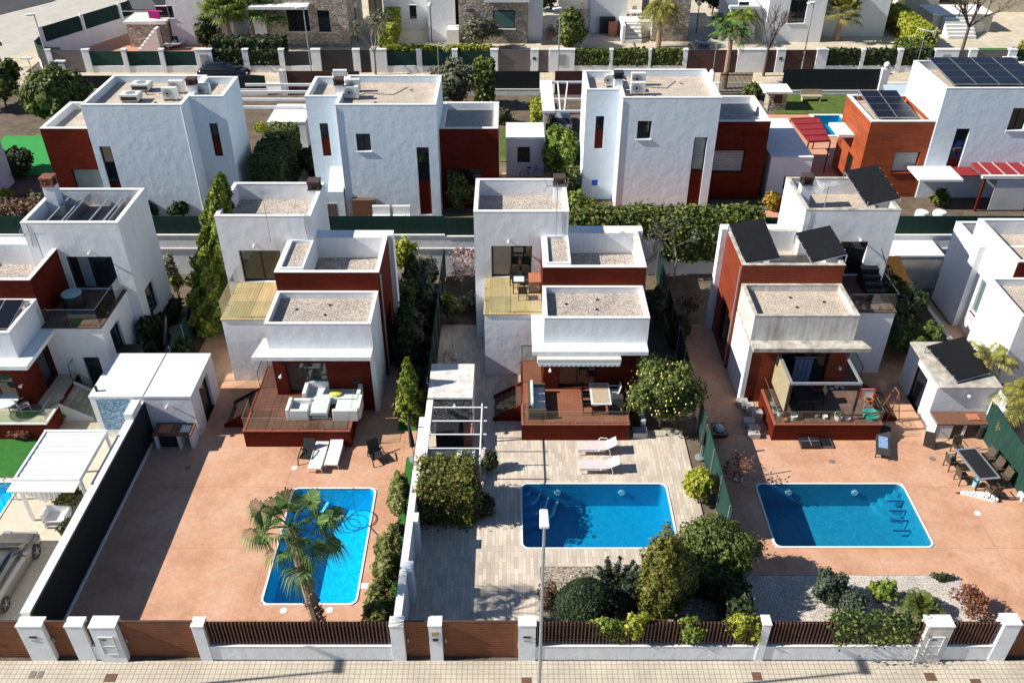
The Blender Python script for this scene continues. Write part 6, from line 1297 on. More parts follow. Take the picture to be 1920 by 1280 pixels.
# first plot: pergola, tables, steps, car, swing bench
o = T('pergola', 'white slatted pergola roof over the cream patio at the left', 'pergola', (-21.5, 30.2, 0))
c4 = [PZ(48, 898, 2.5), PZ(173, 898, 2.5), PZ(222, 812, 2.5), PZ(92, 812, 2.5)]
xa, xb = -21.2, -18.35; ya, yb = c4[0][1], c4[2][1]
m = MB(); n = 16
for k in range(n): y0 = ya + (yb - ya) * k / n; m.box(xa + .1, xb - .1, y0 + .01, y0 + (yb - ya) / n - .01, 2.5 + (.01 if k % 2 else 0), 2.54 + (.01 if k % 2 else 0))
m.build('roof_slats', WMET, o); MB().box(xa, xb, ya - .12, ya - .003, 2.4, 2.62).box(xa, xb, yb + .003, yb + .12, 2.4, 2.62).box(xa, xa + .097, ya, yb, 2.4, 2.6).box(xb - .097, xb, ya, yb, 2.4, 2.6).build('frame', WMET, o)
MB().box(xa, xb, ya - .75, ya - .13, 2.45, 2.5).build('front_flap', FABW, o)
for xx in (xa + .06, xb - .06):
    for yy in (ya, yb): MB().box(xx - .06, xx + .06, yy - .06, yy + .06, 0, 2.397).build('post', WMET, o)
m = MB()
for k in range(16): m.box(xa + .15 + k * .1, xa + .25 + k * .1, ya - .1 + (k % 2) * .06, ya - .07 + (k % 2) * .06, 1.2 + abs(k - 8) * .06, 2.38)
m.build('curtain', FABW, o)
o = T('garden_bench', 'white shelf bench under the left pergola', 'bench', (-19.9, 27.4, 0)); MB().box(-20.4, -19.3, 27.0, 27.6, .4, .46).box(-20.4, -19.3, 27.0, 27.6, .12, .17).build('seat', WMET, o)
for xx in (-20.36, -19.34): MB().box(xx - .04, xx + .04, 27.0, 27.6, 0, .85).build('end_frame', WMET, o)
MB().box(-20.32, -19.38, 27.56, 27.6, .47, .85).build('backrest', WMET, o)
o = T('wooden_screen', 'weathered slatted pallet leaning under the pergola', 'screen', (-18.8, 27.6, 0)); m = MB()
for k in range(6): m.hexa([(-19.1 + k * .13, 27.0, 0), (-19.0 + k * .13, 27.0, 0), (-19.0 + k * .13, 27.04, 0), (-19.1 + k * .13, 27.04, 0), (-19.3 + k * .13, 27.9, 1.2), (-19.2 + k * .13, 27.9, 1.2), (-19.2 + k * .13, 27.94, 1.2), (-19.3 + k * .13, 27.94, 1.2)])
m.hexa([(-19.12, 27.05, .1), (-18.3, 27.05, .1), (-18.3, 27.1, .2), (-19.12, 27.1, .2), (-19.12, 27.05, .14), (-18.3, 27.05, .14), (-18.3, 27.1, .24), (-19.12, 27.1, .24)]); m.build('slats', BARKL, o)
x, y = g(10, 752, 1.7); o = T('round_table', 'white round glass table on the cream terrace, cut by the left edge', 'table', (x, y, 1.0)); MB().lathe((x, y, 1.0), [(.62, .70), (.62, .73), (.6, .74)], 24).build('table_top', TABLW, o); MB().cyl((x, y, 1.0), (x, y, 1.7), .05, None, 8).build('leg', WMET, o)
x, y = g(48, 772, 1.0); tag(MB().lathe((x, y, 1.003), [(.75, 0), (.75, .012)], 24).build('round_rug', RUG), 'round dark rug on the cream terrace', 'rug'); chair('thin metal chair standing on the round dark rug', x, y, 1.02, 2.4, GREYM, 'chairs on the cream terrace')
def car(label, x, y, z, rz, paint, ln=4.3, w_=1.8, h=1.55, group='cars'):
    """body lofted from stations along local x, nose towards +x"""
    o = T('car', label, 'car', (x, y, z), group, rz); H = ln / 2
    def loft(st, nm, mt, par, smooth=True, bev=0):
        m = MB(); rows = []
        for (sx, zb, zt, wb, wt) in st:
            r_ = min(.12, (zt - zb) * .4); pr = [(-wb, zb), (-wb * 1.0, zb + (zt - zb) * .55), (-wt - .0, zt - r_ * .5), (-wt + r_, zt), (wt - r_, zt), (wt, zt - r_ * .5), (wb, zb + (zt - zb) * .55), (wb, zb)]
            rows.append([m.p(sx, a, b) for a, b in pr])
        for A, B in zip(rows, rows[1:]):
            for k in range(8): m.face(A[k], A[(k + 1) % 8], B[(k + 1) % 8], B[k])
        m.face(*rows[0][::-1]); m.face(*rows[-1]); return m.build(nm, mt, par, smooth=smooth)
    W = w_ / 2
    body = loft([(-H, .45, .80, W * .80, W * .74), (-H + .12, .30, .95, W * .93, W * .86), (-H + .5, .22, 1.0, W, W * .93), (-H * .3, .2, 1.0, W, W * .95), (H * .25, .2, .98, W, W * .95), (H * .55, .2, .92, W * .99, W * .9), (H - .25, .24, .78, W * .93, W * .82), (H, .38, .62, W * .78, W * .66)], 'body', paint, o)
    loft([(-H + .22, .96, 1.0, W * .84, W * .8), (-H + .55, .96, h - .12, W * .86, W * .66), (-H + 1.0, .96, h - .02, W * .88, W * .67), (0, .96, h, W * .88, W * .67), (H * .22, .95, h - .12, W * .88, W * .66), (H * .58, .92, .96, W * .84, W * .78)], 'window_band', DGLASS, o)
    loft([(-H + .5, h - .13, h - .1, W * .62, W * .6), (-H + 1.0, h - .06, h + .0, W * .66, W * .63), (0, h - .05, h + .02, W * .66, W * .63), (H * .17, h - .14, h - .08, W * .65, W * .62)], 'roof', paint, o)
    for sx in (-H + .78, H - .82):
        for sy in (-1, 1):
            t = MB().cyl((sx, sy * (W - .21), .33), (sx, sy * (W + .01), .33), .335, None, 18).build('wheel', TYRE, o); rm = MB().cyl((sx, sy * (W + .012), .33), (sx, sy * (W + .022), .33), .07, None, 8)
            for k in range(5): a = 1.2566 * k; rm.cyl((sx, sy * (W + .017), .33), (sx + .22 * math.cos(a), sy * (W + .017), .33 + .22 * math.sin(a)), .035, .03, 4)
            rm.build('rim', ALU, t)
    for sy in (-1, 1):
        MB().box(-H - .005, -H + .12, sy * W * .62 - .16, sy * W * .62 + .16, .72, .84).build('tail_light', LRL, o); MB().box(H - .16, H - .03, sy * W * .6 - .17, sy * W * .6 + .17, .6, .72).build('headlight', HLL, o); MB().box(H * .22, H * .22 + .16, sy * (W + .1) - .09, sy * (W + .1) + .09, .98, 1.1).build('mirror', paint, o)
        MB().tube([(-H + .6, sy * W * .88, .99), (-H + .95, sy * W * .79, h - .18), (H * .15, sy * W * .79, h - .16), (H * .5, sy * W * .86, .96)], .022, 4).build('window_frame', paint, o)
    return o
car('grey sport utility car on the cream patio, cut by the left edge', -20.95, 24.1, 0, R(89), CARG, 4.3, 1.85, 1.5)
car('black estate car parked in the upper street', -26.3, 80.7, 2.0, 0, CARB, 4.6, 1.85, 1.5)
car('silver car half hidden between two back villas', 4.0, 68.9, 1.93, R(92), CARS, 4.2, 1.75, 1.5)
car('dark car behind the grey sliding gate', -0.4, 85.6, 1.97, R(90), CARB, 4.1, 1.75, 1.5)
car('dark car in the shaded drive below the stone corner house', 18.5, 87.2, 1.97, R(90), CARB, 4.1, 1.8, 1.6)
# ---------------------------------------------------------------- things on roofs
def ac_unit(label, x, y, z, rz=0, w_=.95, flat=False, group='air conditioning units'):
    o = T('ac_unit', label, 'air conditioner', (x, y, z), group, rz)
    if flat:
        MB().box(-.6, .6, -.42, .42, .16, .55).build('casing', ACW, o, bevel=.02); MB().box(-.5, .5, -.425, -.421, .2, .42).build('grille', BLACK, o); MB().lathe((0, 0, .553), [(.3, 0), (.3, .015)], 16).build('fan_cover', GREYM, o); MB().box(-.5, .5, -.35, -.3, 0, .157).build('foot', GREYM, o); MB().box(-.5, .5, .3, .35, 0, .157).build('foot', GREYM, o); return o
    MB().box(-w_ / 2, w_ / 2, -.18, .18, .12, .85).build('casing', ACW, o, bevel=.015); f = MB().cyl((-.12, -.183, .5), (-.12, -.2, .5), .27, None, 18).build('fan_grille', GREYM, o); MB().cyl((-.12, -.201, .5), (-.12, -.21, .5), .08, None, 10).build('hub', BLACK, f)
    MB().box(-w_ / 2 + .05, -w_ / 2 + .1, -.2, .2, 0, .117).build('foot', GREYM, o); MB().box(w_ / 2 - .1, w_ / 2 - .05, -.2, .2, 0, .117).build('foot', GREYM, o); MB().tube([(-w_ / 2 + .0, .1, .3), (-w_ / 2 - .35, .15, .25), (-w_ / 2 - .5, .3, .3)], .03, 6).build('pipe', CREAMP, o); return o
zr = 9.17
for lb, px, py, fl in (('flat roof vent, far one of the two on the left back roof', 268, 170, 1), ('flat roof vent, near one of the two on the left back roof', 248, 190, 1), ('upright air conditioner left of the chimney, front one on the left roof', 322, 188, 0), ('upright air conditioner behind the front one on the left roof', 334, 175, 0), ('air conditioner behind the small tower parapet of the left back villa', 383, 182, 0)):
    x, y = g(px, py, zr); ac_unit(lb, x, y, zr, 0, flat=bool(fl))
for lb, px, py in (('front air conditioner beside the chimney on the second back roof', 660, 186), ('rear air conditioner beside the chimney on the second back roof', 663, 172), ('front air conditioner with big fan on the third back roof', 1195, 178), ('rear air conditioner behind the front one, third back roof', 1196, 160)):
    x, y = g(px, py, zr); ac_unit(lb, x, y, zr, 0)
x, y = g(1142, 163, zr); ac_unit('narrow white unit on the small tower of the third back villa', x, y, zr, 0, .5)
for lb, px, py in (('upper left air conditioner at the right end of the solar roof', 1895, 130), ('lower right air conditioner at the right end of the solar roof', 1910, 140)):
    x, y = g(px, py, zr); ac_unit(lb, min(x, 34.9) + (.2 if 'lower' in lb else -.3), y, zr, .1)
def antenna(label, x, y, z, h, rz=0, n=9, mat=ALU, par=False, base=None):
    o = T('tv_antenna', label, 'antenna', (x, y, z), 'roof aerials', rz); MB().cyl((0, 0, 0), (0, 0, h), .022, None, 6).build('mast', GREYM, o)
    m = MB(); m.cyl((-.55, 0, h - .12), (.55, 0, h - .05), .014, None, 4)
    for k in range(n): q = -.5 + k / (n - 1); m.cyl((q, -.22 - .1 * (k < 2), h - .08), (q, .22 + .1 * (k < 2), h - .08), .008, None, 3, False)
    for s_ in (-1, 1):
        for k in range(5): m.cyl((-.5 - .1 * abs(s_), -.3, h - .1 + s_ * k * .07), (-.5 - .05 * k, .3, h - .1 + s_ * (k * .07 + .03)), .008, None, 3, False)
        m.cyl((-.5, 0, h - .1), (-.75, 0, h - .1 + s_ * .35), .01, None, 3, False)
    m.build('elements', mat, o, recalc=False); return o
antenna('aerial on a tall mast at the awning villa tower', 2.42, 41.62, 6.62, 3.0)
MBd = T('satellite_dish', 'white satellite dish clamped to the aerial mast of the awning villa', 'satellite dish', (2.45, 41.5, 7.6), rz=0); MB().lathe((2.36, 41.5, 7.55), [(.02, 0), (.2, .05), (.3, .13), (.31, .135)], 14).build('reflector', WMET, MBd)
antenna('pale aerial on the front parapet of the mat villa tower', 16.55, 42.2, 7.0, 2.4, .4, mat=WMET)
antenna('thin aerial at the front parapet of the block sofa villa', -12.6, 41.0, 6.6, 3.0, 2.2)
antenna('thin whip aerial on the left tower front wall', -24.0, 39.6, 5.6, 2.3)
x, y = g(818, 160, 9.6); antenna('brown-looking aerial above the second back villa', -4.75, 58.2, 9.6, 2.2, 2.8, mat=CREAMP)
antenna('white aerial above the right corner of the third back villa', 13.8, 59.8, 9.6, 2.0, 2.4, mat=WMET)
antenna('white aerial over the corner of the solar villa', 28.4, 61.6, 9.6, 2.2, 2.4, mat=WMET)
x, y = g(1332, 160, 9.2); o = T('satellite_dish', 'big white satellite dish leaning at the roof corner of third back villa', 'satellite dish', (x, y, 9.17), rz=0)
MB().sphere((0, 0, .58), .2, .5, .5, 12, 8).build('reflector', WMET, o, smooth=True); MB().cyl((.1, 0, 0), (.1, 0, .5), .03, None, 6).build('stand', GREYM, o)
# folded lights, pipe and blue parasol
o = T('blue_parasol', 'small blue sign-like shade on a pole by the third back villa', 'shade', (*g(1112, 388, 1.95), 1.95)); x, y = g(1112, 388, 1.95); MB().cyl((x, y, 1.95), (x, y, 3.6), .02, None, 6).build('pole', GREYM, o); MB().box(x - .2, x + .2, y - .03, y + .03, 3.55, 3.95).build('board', BLUE, o)
# ---------------------------------------------------------------- annexes, pergolas and screens of the back row
def box_house(label, x0, x1, y0, y1, z0, z1, mat=WHITE, hole=None, cat='annexe', roof=COPE, name='annexe', group=None):
    o = T(name, label, cat, ((x0 + x1) / 2, y0, z0), group); m = MB(); wallf(m, 'f', y0, x0, x1, z0, z1, [hole] if hole else ()); wallf(m, 'b', y1, x0, x1, z0, z1); wallf(m, 'l', x0, y0, y1, z0, z1); wallf(m, 'r', x1, y0, y1, z0, z1); m.build('walls', mat, o)
    MB().box(x0 - .03, x1 + .03, y0 - .03, y1 + .03, z1 + .003, z1 + .1).build('roof', roof, o)
    if hole: window(o, 'f', y0, hole, .1, 1)
    return o
box_house('small white annexe with barred window beside the dark red wing', -.3, 2.4, 59.4, 62.5, 1.9, 4.7, hole=(.5, 1.4, 3.0, 4.2))
box_house('white garage block beside the pergola of the second back villa', -18.1, -15.3, 63.2, 66.9, 1.9, 4.5)
box_house('white flat annexe right of the shuttered villa', 17.6, 20.4, 55.8, 62.8, 1.9, 4.9, hole=(18.7, 19.9, 2.6, 3.6))
x, y = g(985, 325, 1.95); bicycle('blue bicycle leaning on the small annexe wall', 1.5, 59.1, 1.95, .2, BLUE)
o = T('barbecue_trolley', 'dark barbecue trolley beside the small annexe', 'barbecue', (3.1, 56.6, 1.93)); MB().box(2.85, 3.3, 56.3, 56.9, 2.0, 2.8).build('body', BLKP, o); MB().box(2.83, 3.32, 56.28, 56.92, 2.803, 2.9).build('lid', BLACK, o)
def carport(label, x0, x1, y0, y1, zt, n, mat=WMET):
    o = T('carport', label, 'pergola', ((x0 + x1) / 2, y0, 1.95), group='white pergolas by the upper street'); m = MB()
    for k in range(n): y = y0 + (y1 - y0) * k / (n - 1); m.box(x0, x1, y - .08, y + .08, zt - .2, zt)
    m.build('beams', mat, o); return o
carport('white beams spanning between the first two back villas', -21.6, -15.9, 65.8, 70.9, 4.85, 4)
o = T('street_gate', 'dark red gate under the white pergola beams', 'gate', (-16.2, 76.6, 1.9)); MB().box(-19.6, -15.6, 76.6, 76.68, 1.95, 4.0).build('gate_leaf', GATEM, o); MB().box(-15.5, -14.3, 76.5, 76.85, 1.9, 4.1).build('pillar', WHITE, o); MB().box(-20.2, -19.7, 76.5, 76.85, 1.9, 4.1).build('pillar', WHITE, o); MB().box(-14.2, -13.2, 76.6, 76.66, 1.95, 4.0).build('wicket', GATEB, o)
o = T('white_canopy', 'white slab canopy with thin beams left of the third back villa', 'canopy', (3.7, 66, 1.9)); MB().box(2.45, 3.4, 64.9, 71.9, 4.6, 4.8).build('slab', COPE, o)
m = MB(); 
for y in (65.0, 67.6, 71.6): m.box(3.403, 6.2, y, y + .14, 4.62, 4.78)
m.build('beams', WMET, o); MB().cyl((4.1, 65.1, 4.7), (4.7, 71.6, 4.7), .06, None, 5).cyl((3.8, 65.1, 4.7), (3.9, 71.6, 4.7), .06, None, 5).build('tubes', WMET, o); MB().box(2.5, 2.7, 65, 65.2, 1.9, 4.597).build('post', WHITE, o); MB().box(2.5, 2.7, 71.6, 71.8, 1.9, 4.597).build('post', WHITE, o)
o = T('street_gate', 'dark red gate behind the white slab canopy', 'gate', (5.6, 76.6, 1.9)); MB().box(3.9, 7.0, 76.6, 76.68, 1.95, 4.0).build('gate_leaf', GATEM, o)
def wallX(label, x0, x1, y, h, mat=WHITE, z=1.9, t=.2, scr=None, sh=1.2, cat='wall', name='garden_wall', group='street-side walls of the back row', cap=COPE):
    o = T(name, label, cat, ((x0 + x1) / 2, y, z), group); MB().box(x0, x1, y, y + t, z - .05, z + h).build('wall', mat, o); MB().box(x0 - .02, x1 + .02, y - .02, y + t + .02, z + h + .002, z + h + .05).build('cap', cap, o)
    if scr: MB().box(x0 + .03, x1 - .03, y + t / 2, y + t / 2 + .05, z + h + .052, z + h + sh).build('screen', scr, o)
    return o
wallX('wall with dark screen left of the white canopy', -5.2, 2.6, 76.5, .5, scr=DARKM, sh=1.6)
wallX('wall with dark screen behind the back lawn', 23.9, 32.4, 76.6, .35, scr=DARKM, sh=1.9)
wallX('low wall with hedge strip at the far left street side', -42, -21.5, 76.5, .5, scr=DARKM, sh=1.2)
o = T('slat_fence', 'dark brown slatted fence behind the shuttered villa', 'fence', (20, 76.6, 1.9)); m = MB()
for k in range(26): m.box(18.4 + k * .11, 18.46 + k * .11, 76.6, 76.66, 1.95, 3.9)
m.build('slats', GATEM, o); MB().box(18.4, 21.2, 76.662, 76.69, 3.6, 3.7).box(18.4, 21.2, 76.662, 76.69, 2.1, 2.2).build('rails', GATEM, o)
o = T('stone_barbecue', 'pale stone barbecue block with flat top by the dark screen', 'barbecue', (22.3, 73, 1.9)); MB().box(21.8, 23.3, 72.6, 73.9, 1.9, 3.5).build('body', STONE, o); MB().box(21.3, 23.6, 72.3, 74.4, 3.503, 3.65).build('top', COPE, o); MB().box(22.2, 22.9, 72.56, 72.597, 2.6, 3.3).build('niche', BLACK, o)
o = T('garden_bench', 'pale wooden bench on the back lawn', 'bench', (26.1, 74.8, 2.0)); MB().box(25.2, 27.0, 74.6, 75.1, 2.4, 2.46).build('seat', WOODT, o); MB().box(25.2, 27.0, 75.1, 75.15, 2.5, 2.9).build('backrest', WOODT, o); MB().box(25.3, 25.4, 74.6, 75.1, 1.98, 2.397).box(26.8, 26.9, 74.6, 75.1, 1.98, 2.397).build('legs', WOODT, o)
o = T('gate_pillar', 'white pillar with globe lamp at the end of the dark screen', 'pillar', (32.8, 76.6, 1.9)); MB().box(32.45, 33.1, 76.5, 76.95, 1.9, 4.2).build('pillar', WHITE, o); MB().sphere((32.78, 76.7, 4.52), .28, n=12, m=8).build('globe', WPOT, o, smooth=True)
o = T('glazed_roof', 'pale blue sloping glass roof behind the solar villa', 'roof', (31, 68, 1.9)); MB().hexa([(28.8, 64, 4.0), (33, 64, 4.0), (33, 70, 5.0), (30, 70, 5.0), (28.8, 64, 4.06), (33, 64, 4.06), (33, 70, 5.06), (30, 70, 5.06)]).build('glazing', mk('pale_blue_glazing', (.45, .55, .58), (.42, .5, .54), 3, .25), o); MB().box(28.85, 29.0, 64.05, 64.2, 1.9, 3.997).build('post', WMET, o)
o = T('red_canopy', 'red ribbed metal canopy beside the small turquoise pool', 'canopy', (21.8, 66, 1.9)); m = MB(); XA, YA = g(1505, 268, 4.3); c = [PZ(1516, 268, 4.4), PZ(1557, 266, 4.4), PZ(1535, 223, 4.4), PZ(1482, 225, 4.4)]
m.hexa([tuple(p) for p in c] + [(p[0], p[1], p[2] + .1) for p in c]); m.build('roof_sheet', REDR, o); f = MB()
for k in range(5):
    q = k / 4; a = [c[0][i] + (c[3][i] - c[0][i]) * q for i in range(3)]; b = [c[1][i] + (c[2][i] - c[1][i]) * q for i in range(3)]; f.cyl((a[0], a[1], 4.52), (b[0], b[1], 4.52), .04, None, 5)
f.build('ribs', REDR, o)
for p in c: MB().cyl((p[0], p[1], 1.95), (p[0], p[1], 4.39), .05, None, 6).build('post', BROWNM, o)
o = T('red_porch_roof', 'long red-tiled porch roof with white fascia below the solar villa', 'porch', (32, 54.6, 1.9)); MB().box(31.3, 37, 54.0, 55.98, 4.35, 4.5).build('roof', REDR, o); MB().box(31.1, 37, 53.8, 53.997, 4.3, 4.52).build('fascia', COPE, o); MB().box(28.6 + 1.3, 31.28, 54.6, 55.98, 4.1, 4.2).build('low_roof', REDR, o); m = MB()
for k in range(6): m.box(31.7 + k * .95, 31.725 + k * .95, 54.0, 55.98, 4.503, 4.53)
m.build('roof_joints', COPE, o)
for xx in (31.3, 34.9): MB().box(xx, xx + .14, 53.85, 53.99, 1.9, 4.297).build('post', REDP, o)
MB().box(32.2, 34.6, 53.9, 53.96, 2.0, 4.2).build('glass_block_panel', brick_floor('glass_blocks', (.03, .035, .04), (.05, .055, .06), (.6, .6, .6), .22, .22, .03, off=0), o)
o = T('orange_shelter', 'orange plastic play shelter in the shaded right garden', 'shelter', (24.1, 44.5, 0)); XO = PZ(1740, 480, 2.4)
MB().hexa([(21.9, 44.3, 2.2), (23.3, 44.3, 2.2), (23.5, 46.6, 2.5), (21.9, 46.6, 2.5), (21.9, 44.3, 2.28), (23.3, 44.3, 2.28), (23.5, 46.6, 2.58), (21.9, 46.6, 2.58)]).build('roof', ORNG, o); MB().box(21.92, 22.0, 44.3, 46.5, .6, 2.2).box(23.2, 23.28, 44.3, 46.5, .0, 2.2).build('side_panel', ORNG, o)
box_house('low pale shed behind the orange shelter', 23.4, 26.4, 47.0, 48.9, 0, 2.3, mat=CONC, cat='shed', name='garden_shed')
for k, (px, lb) in enumerate(((1700, 'white tub left behind the right green screen'), (1732, 'white sacks behind the right green screen'), (1905, 'blue barrel behind the right green screen'))):
    x, _ = g(px, 380, 3.0); o = T('sack_pile' if k == 1 else 'tub', lb, ('tub', 'sacks', 'barrel')[k], (x, 50.6, 1.93)); MB().lathe((x, 50.6, 1.93), [(.35, 0), (.42, 1.5), (.38, 1.62), (.1, 1.65)], 12).build('body', BLUE if k == 2 else WPOT, o)
for k in range(2):
    x = -8.2 + k * 1.3; o = T('outdoor_sofa', ('left' if k == 0 else 'right') + ' cream seat behind the green screen of the second back villa', 'sofa', (x, 50.4, 1.93), 'cream seats'); MB().box(x - .6, x + .5, 50.2, 50.9, 1.93, 3.2).build('base', FABG, o); MB().box(x - .6, x + .5, 50.903, 51.1, 1.93, 3.75).build('backrest', FABW, o)
o = T('window_box', 'low brown window box at the foot of the second back villa', 'window box', (-10, 52.8, 1.9)); MB().box(-10.4, -8.9, 52.6, 52.98, 1.9, 3.35).build('box', WOODB, o)
o = T('striped_mat', 'striped brown and white mat on the wall by the lean-to', 'mat', (-11.6, 51, 1.9)); m = MB()
for k in range(6): m.box(-12.2 + k * .2, -12.1 + k * .2, 51.0, 51.04, 1.95, 3.9)
m.build('slats', WOODB, o); MB().box(-12.2, -11.0, 51.05, 51.08, 1.95, 3.9).build('backing', FABW, o)
o = T('garden_cabin', 'pale cabin wall at the far left behind the fig-like tree', 'cabin', (-37, 60, 1.9)); MB().box(-44.5, -35.6, 52.5, 58.5, 1.9, 5.6).build('walls', WHITE2, o); MB().box(-44.6, -35.5, 52.4, 58.6, 5.603, 5.7).build('roof', COPE, o)
for k, (px, py) in enumerate(((78, 152), (140, 158))):
    x, y = g(px, py + 22, 2); o = T('garden_lamp', ('left' if k == 0 else 'right') + ' leaning white spotlight pole near the fig-like tree', 'lamp', (x, y, 2), 'spotlight poles'); MB().cyl((x, y, 2), (x - .3, y, 5.0), .04, None, 6).build('pole', WMET, o); MB().bc(x - .4, y, 5.0, .9, .4, .1).build('head', WMET, o)
x, y = g(8, 128, 2); o = T('street_sign', 'green street sign plate on a pole at the left edge', 'sign', (x, y, 2)); MB().cyl((x, y, 2), (x - .2, y, 4.4), .05, None, 6).build('pole', GREYM, o); MB().box(x - 1.2, x + .5, y - .03, y + .03, 4.1, 4.45).build('plate', GREENL, o)

# ---------------------------------------------------------------- far side of the upper street
YW = 82.35; ZS = 2.0
def ux(px): return g(px, 135, ZS)[0]
def panelw(label, px0, px1, kind, mat, **k):
    x0, x1 = ux(px0), ux(px1)
    if kind == 'screen':
        o = T('street_wall', label, 'wall', ((x0 + x1) / 2, YW, ZS), 'low street walls with screens'); MB().box(x0, x1, YW, YW + .25, ZS - .05, ZS + .62).build('low_wall', WHITE, o); MB().box(x0, x1, YW + .1, YW + .15, ZS + .62, ZS + 1.95).build('screen', mat, o)
    elif kind == 'hedge':
        o = T('street_wall', label, 'wall', ((x0 + x1) / 2, YW, ZS), 'low street walls with screens'); MB().box(x0, x1, YW, YW + .25, ZS - .05, ZS + .6).build('low_wall', WHITE, o); MB().box(x0, x1, YW - .02, YW + .27, ZS + .603, ZS + .65).build('cap', COPE, o)
        hedge('hedge', label.replace('low wall carrying a hedge of the upper street', 'clipped hedge over the upper street wall'), 'hedge', x0 + .05, x1 - .05, YW + .05, YW + .8, ZS + .62, ZS + k.get('h', 2.0), mat, 70, .2, int(px0), 'hedges over the street wall')
    elif kind == 'gate':
        o = T('street_gate', label, 'gate', ((x0 + x1) / 2, YW, ZS), 'gates of the upper street'); MB().box(x0 + .04, x1 - .04, YW + .1, YW + .17, ZS + .05, ZS + 2.0).build('gate_leaf', mat, o); MB().box(x0 + .04, x1 - .04, YW + .09, YW + .18, ZS + 2.003, ZS + 2.06).build('top_rail', mat, o)
    elif kind == 'post':
        o = T('street_pillar', label, 'pillar', ((x0 + x1) / 2, YW, ZS), 'pillars of the upper street'); MB().box(x0, x1, YW - .06, YW + .4, ZS - .05, ZS + 2.1).build('pillar', WHITE, o); MB().box(x0 - .03, x1 + .03, YW - .09, YW + .43, ZS + 2.103, ZS + 2.16).build('cap', COPE, o)
        if k.get('cab'): c = (x0 + x1) / 2; MB().box(c - .35, c + .35, YW - .1, YW - .063, ZS + .7, ZS + 1.7).build('meter_cabinet', GREYM, o)
        if k.get('pl'): c = (x0 + x1) / 2; MB().box(c - .15, c + .15, YW - .09, YW - .063, ZS + 1.2, ZS + 1.45).build('number_plate', FABD, o)
n_ = ('first', 'second', 'third', 'fourth', 'fifth', 'sixth', 'seventh', 'eighth', 'ninth', 'tenth', 'eleventh', 'twelfth', 'thirteenth', 'fourteenth', 'fifteenth')
seq = [('gate', 83, 98, GATEG), ('post', 98, 108), ('gate', 108, 165, GATEG), ('post', 165, 178), ('screen', 178, 238, GREENL), ('post', 238, 247), ('screen', 247, 307, GREENM), ('post', 307, 316), ('screen', 316, 374, GREENM), ('post', 374, 405, 'cab'), ('hedge', 405, 461, LDARK), ('post', 461, 472), ('hedge', 472, 528, LDARK), ('post', 528, 538), ('screen', 538, 588, GATEB), ('post', 588, 605), ('gate', 605, 665, GATEB), ('post', 665, 678), ('gate', 678, 698, GATEB), ('post', 698, 728), ('screen', 728, 783, GREENM), ('post', 783, 793), ('screen', 793, 849, GREENM), ('post', 849, 859), ('screen', 859, 920, GREENM), ('post', 920, 934), ('gate', 934, 995, GATEG), ('post', 995, 1008, 'pl'), ('gate', 1008, 1029, GATEG), ('post', 1029, 1076, 'cab'), ('hedge', 1076, 1141, LGREEN), ('post', 1141, 1147), ('hedge', 1147, 1213, LGREEN), ('post', 1213, 1218), ('hedge', 1218, 1277, LGREEN), ('post', 1277, 1285), ('gate', 1285, 1358, GATEM), ('post', 1358, 1362), ('gate', 1362, 1378, GATEM), ('post', 1378, 1430), ('gate', 1430, 1450, GATEM), ('post', 1450, 1466, 'pl'), ('gate', 1466, 1524, GATEM), ('post', 1524, 1544), ('hedge', 1544, 1606, LDARK), ('post', 1606, 1613), ('hedge', 1613, 1674, LDARK), ('post', 1674, 1683), ('hedge', 1683, 1742, LDARK), ('post', 1742, 1786, 'cab'), ('gate', 1786, 1805, GATEG), ('post', 1805, 1820, 'pl'), ('gate', 1820, 1878, GATEG), ('post', 1878, 1893), ('hedge', 1893, 1945, LDARK)]
cnt = {}
for s_ in seq:
    kd = s_[0]; mt = s_[3] if len(s_) > 3 and not isinstance(s_[3], str) else None; fl = s_[3] if len(s_) > 3 and isinstance(s_[3], str) else None; key = kd; cnt[key] = cnt.get(key, 0) + 1; i = cnt[key] - 1
    word = {'gate': 'street gate', 'post': 'white pillar', 'screen': 'low wall with dark screen', 'hedge': 'low wall carrying a hedge'}[kd]; colr = '' if kd != 'gate' else {GATEG: 'grey ', GATEB: 'black ', GATEM: 'dark brown '}[mt]
    def od(i): return n_[i] if i < 15 else 'number %d' % (i + 1)
    panelw('%s%s of the upper street, %s from the left' % (colr, word, od(i)), s_[1], s_[2], kd, mt, **({'cab': 1} if fl == 'cab' else {'pl': 1} if fl == 'pl' else {}))
hedge('hedge', 'yellow-green clipped hedge top along the street screens', 'hedge', ux(728), ux(922), YW + .35, YW + 1.2, ZS, ZS + 2.25, LYEL, 80, .18, 121, core=LGREEN)
# curved corner wall and side-street wall of the corner plot
o = T('corner_wall', 'curved white wall with green screen at the street corner', 'wall', (-43.5, 83, ZS)); m = MB(); s_ = MB(); pts = [(-41.7, 82.4), (-43.0, 82.5), (-44.2, 83.2), (-45.0, 84.4), (-45.2, 86.0)]
for a, b in zip(pts, pts[1:]):
    d = Vector((b[0] - a[0], b[1] - a[1], 0)).normalized(); q = Vector((-d.y, d.x, 0)) * .2
    m.prism([a, b, (b[0] - q.x, b[1] - q.y), (a[0] - q.x, a[1] - q.y)], ZS - .1, ZS + .75); q2 = q * .3; s_.prism([(a[0] - q2.x, a[1] - q2.y), (b[0] - q2.x, b[1] - q2.y), (b[0] - q.x * .6, b[1] - q.y * .6), (a[0] - q.x * .6, a[1] - q.y * .6)], ZS + .75, ZS + 2.3)
m.build('low_wall', WHITE, o); s_.build('screen', GREENL, o)
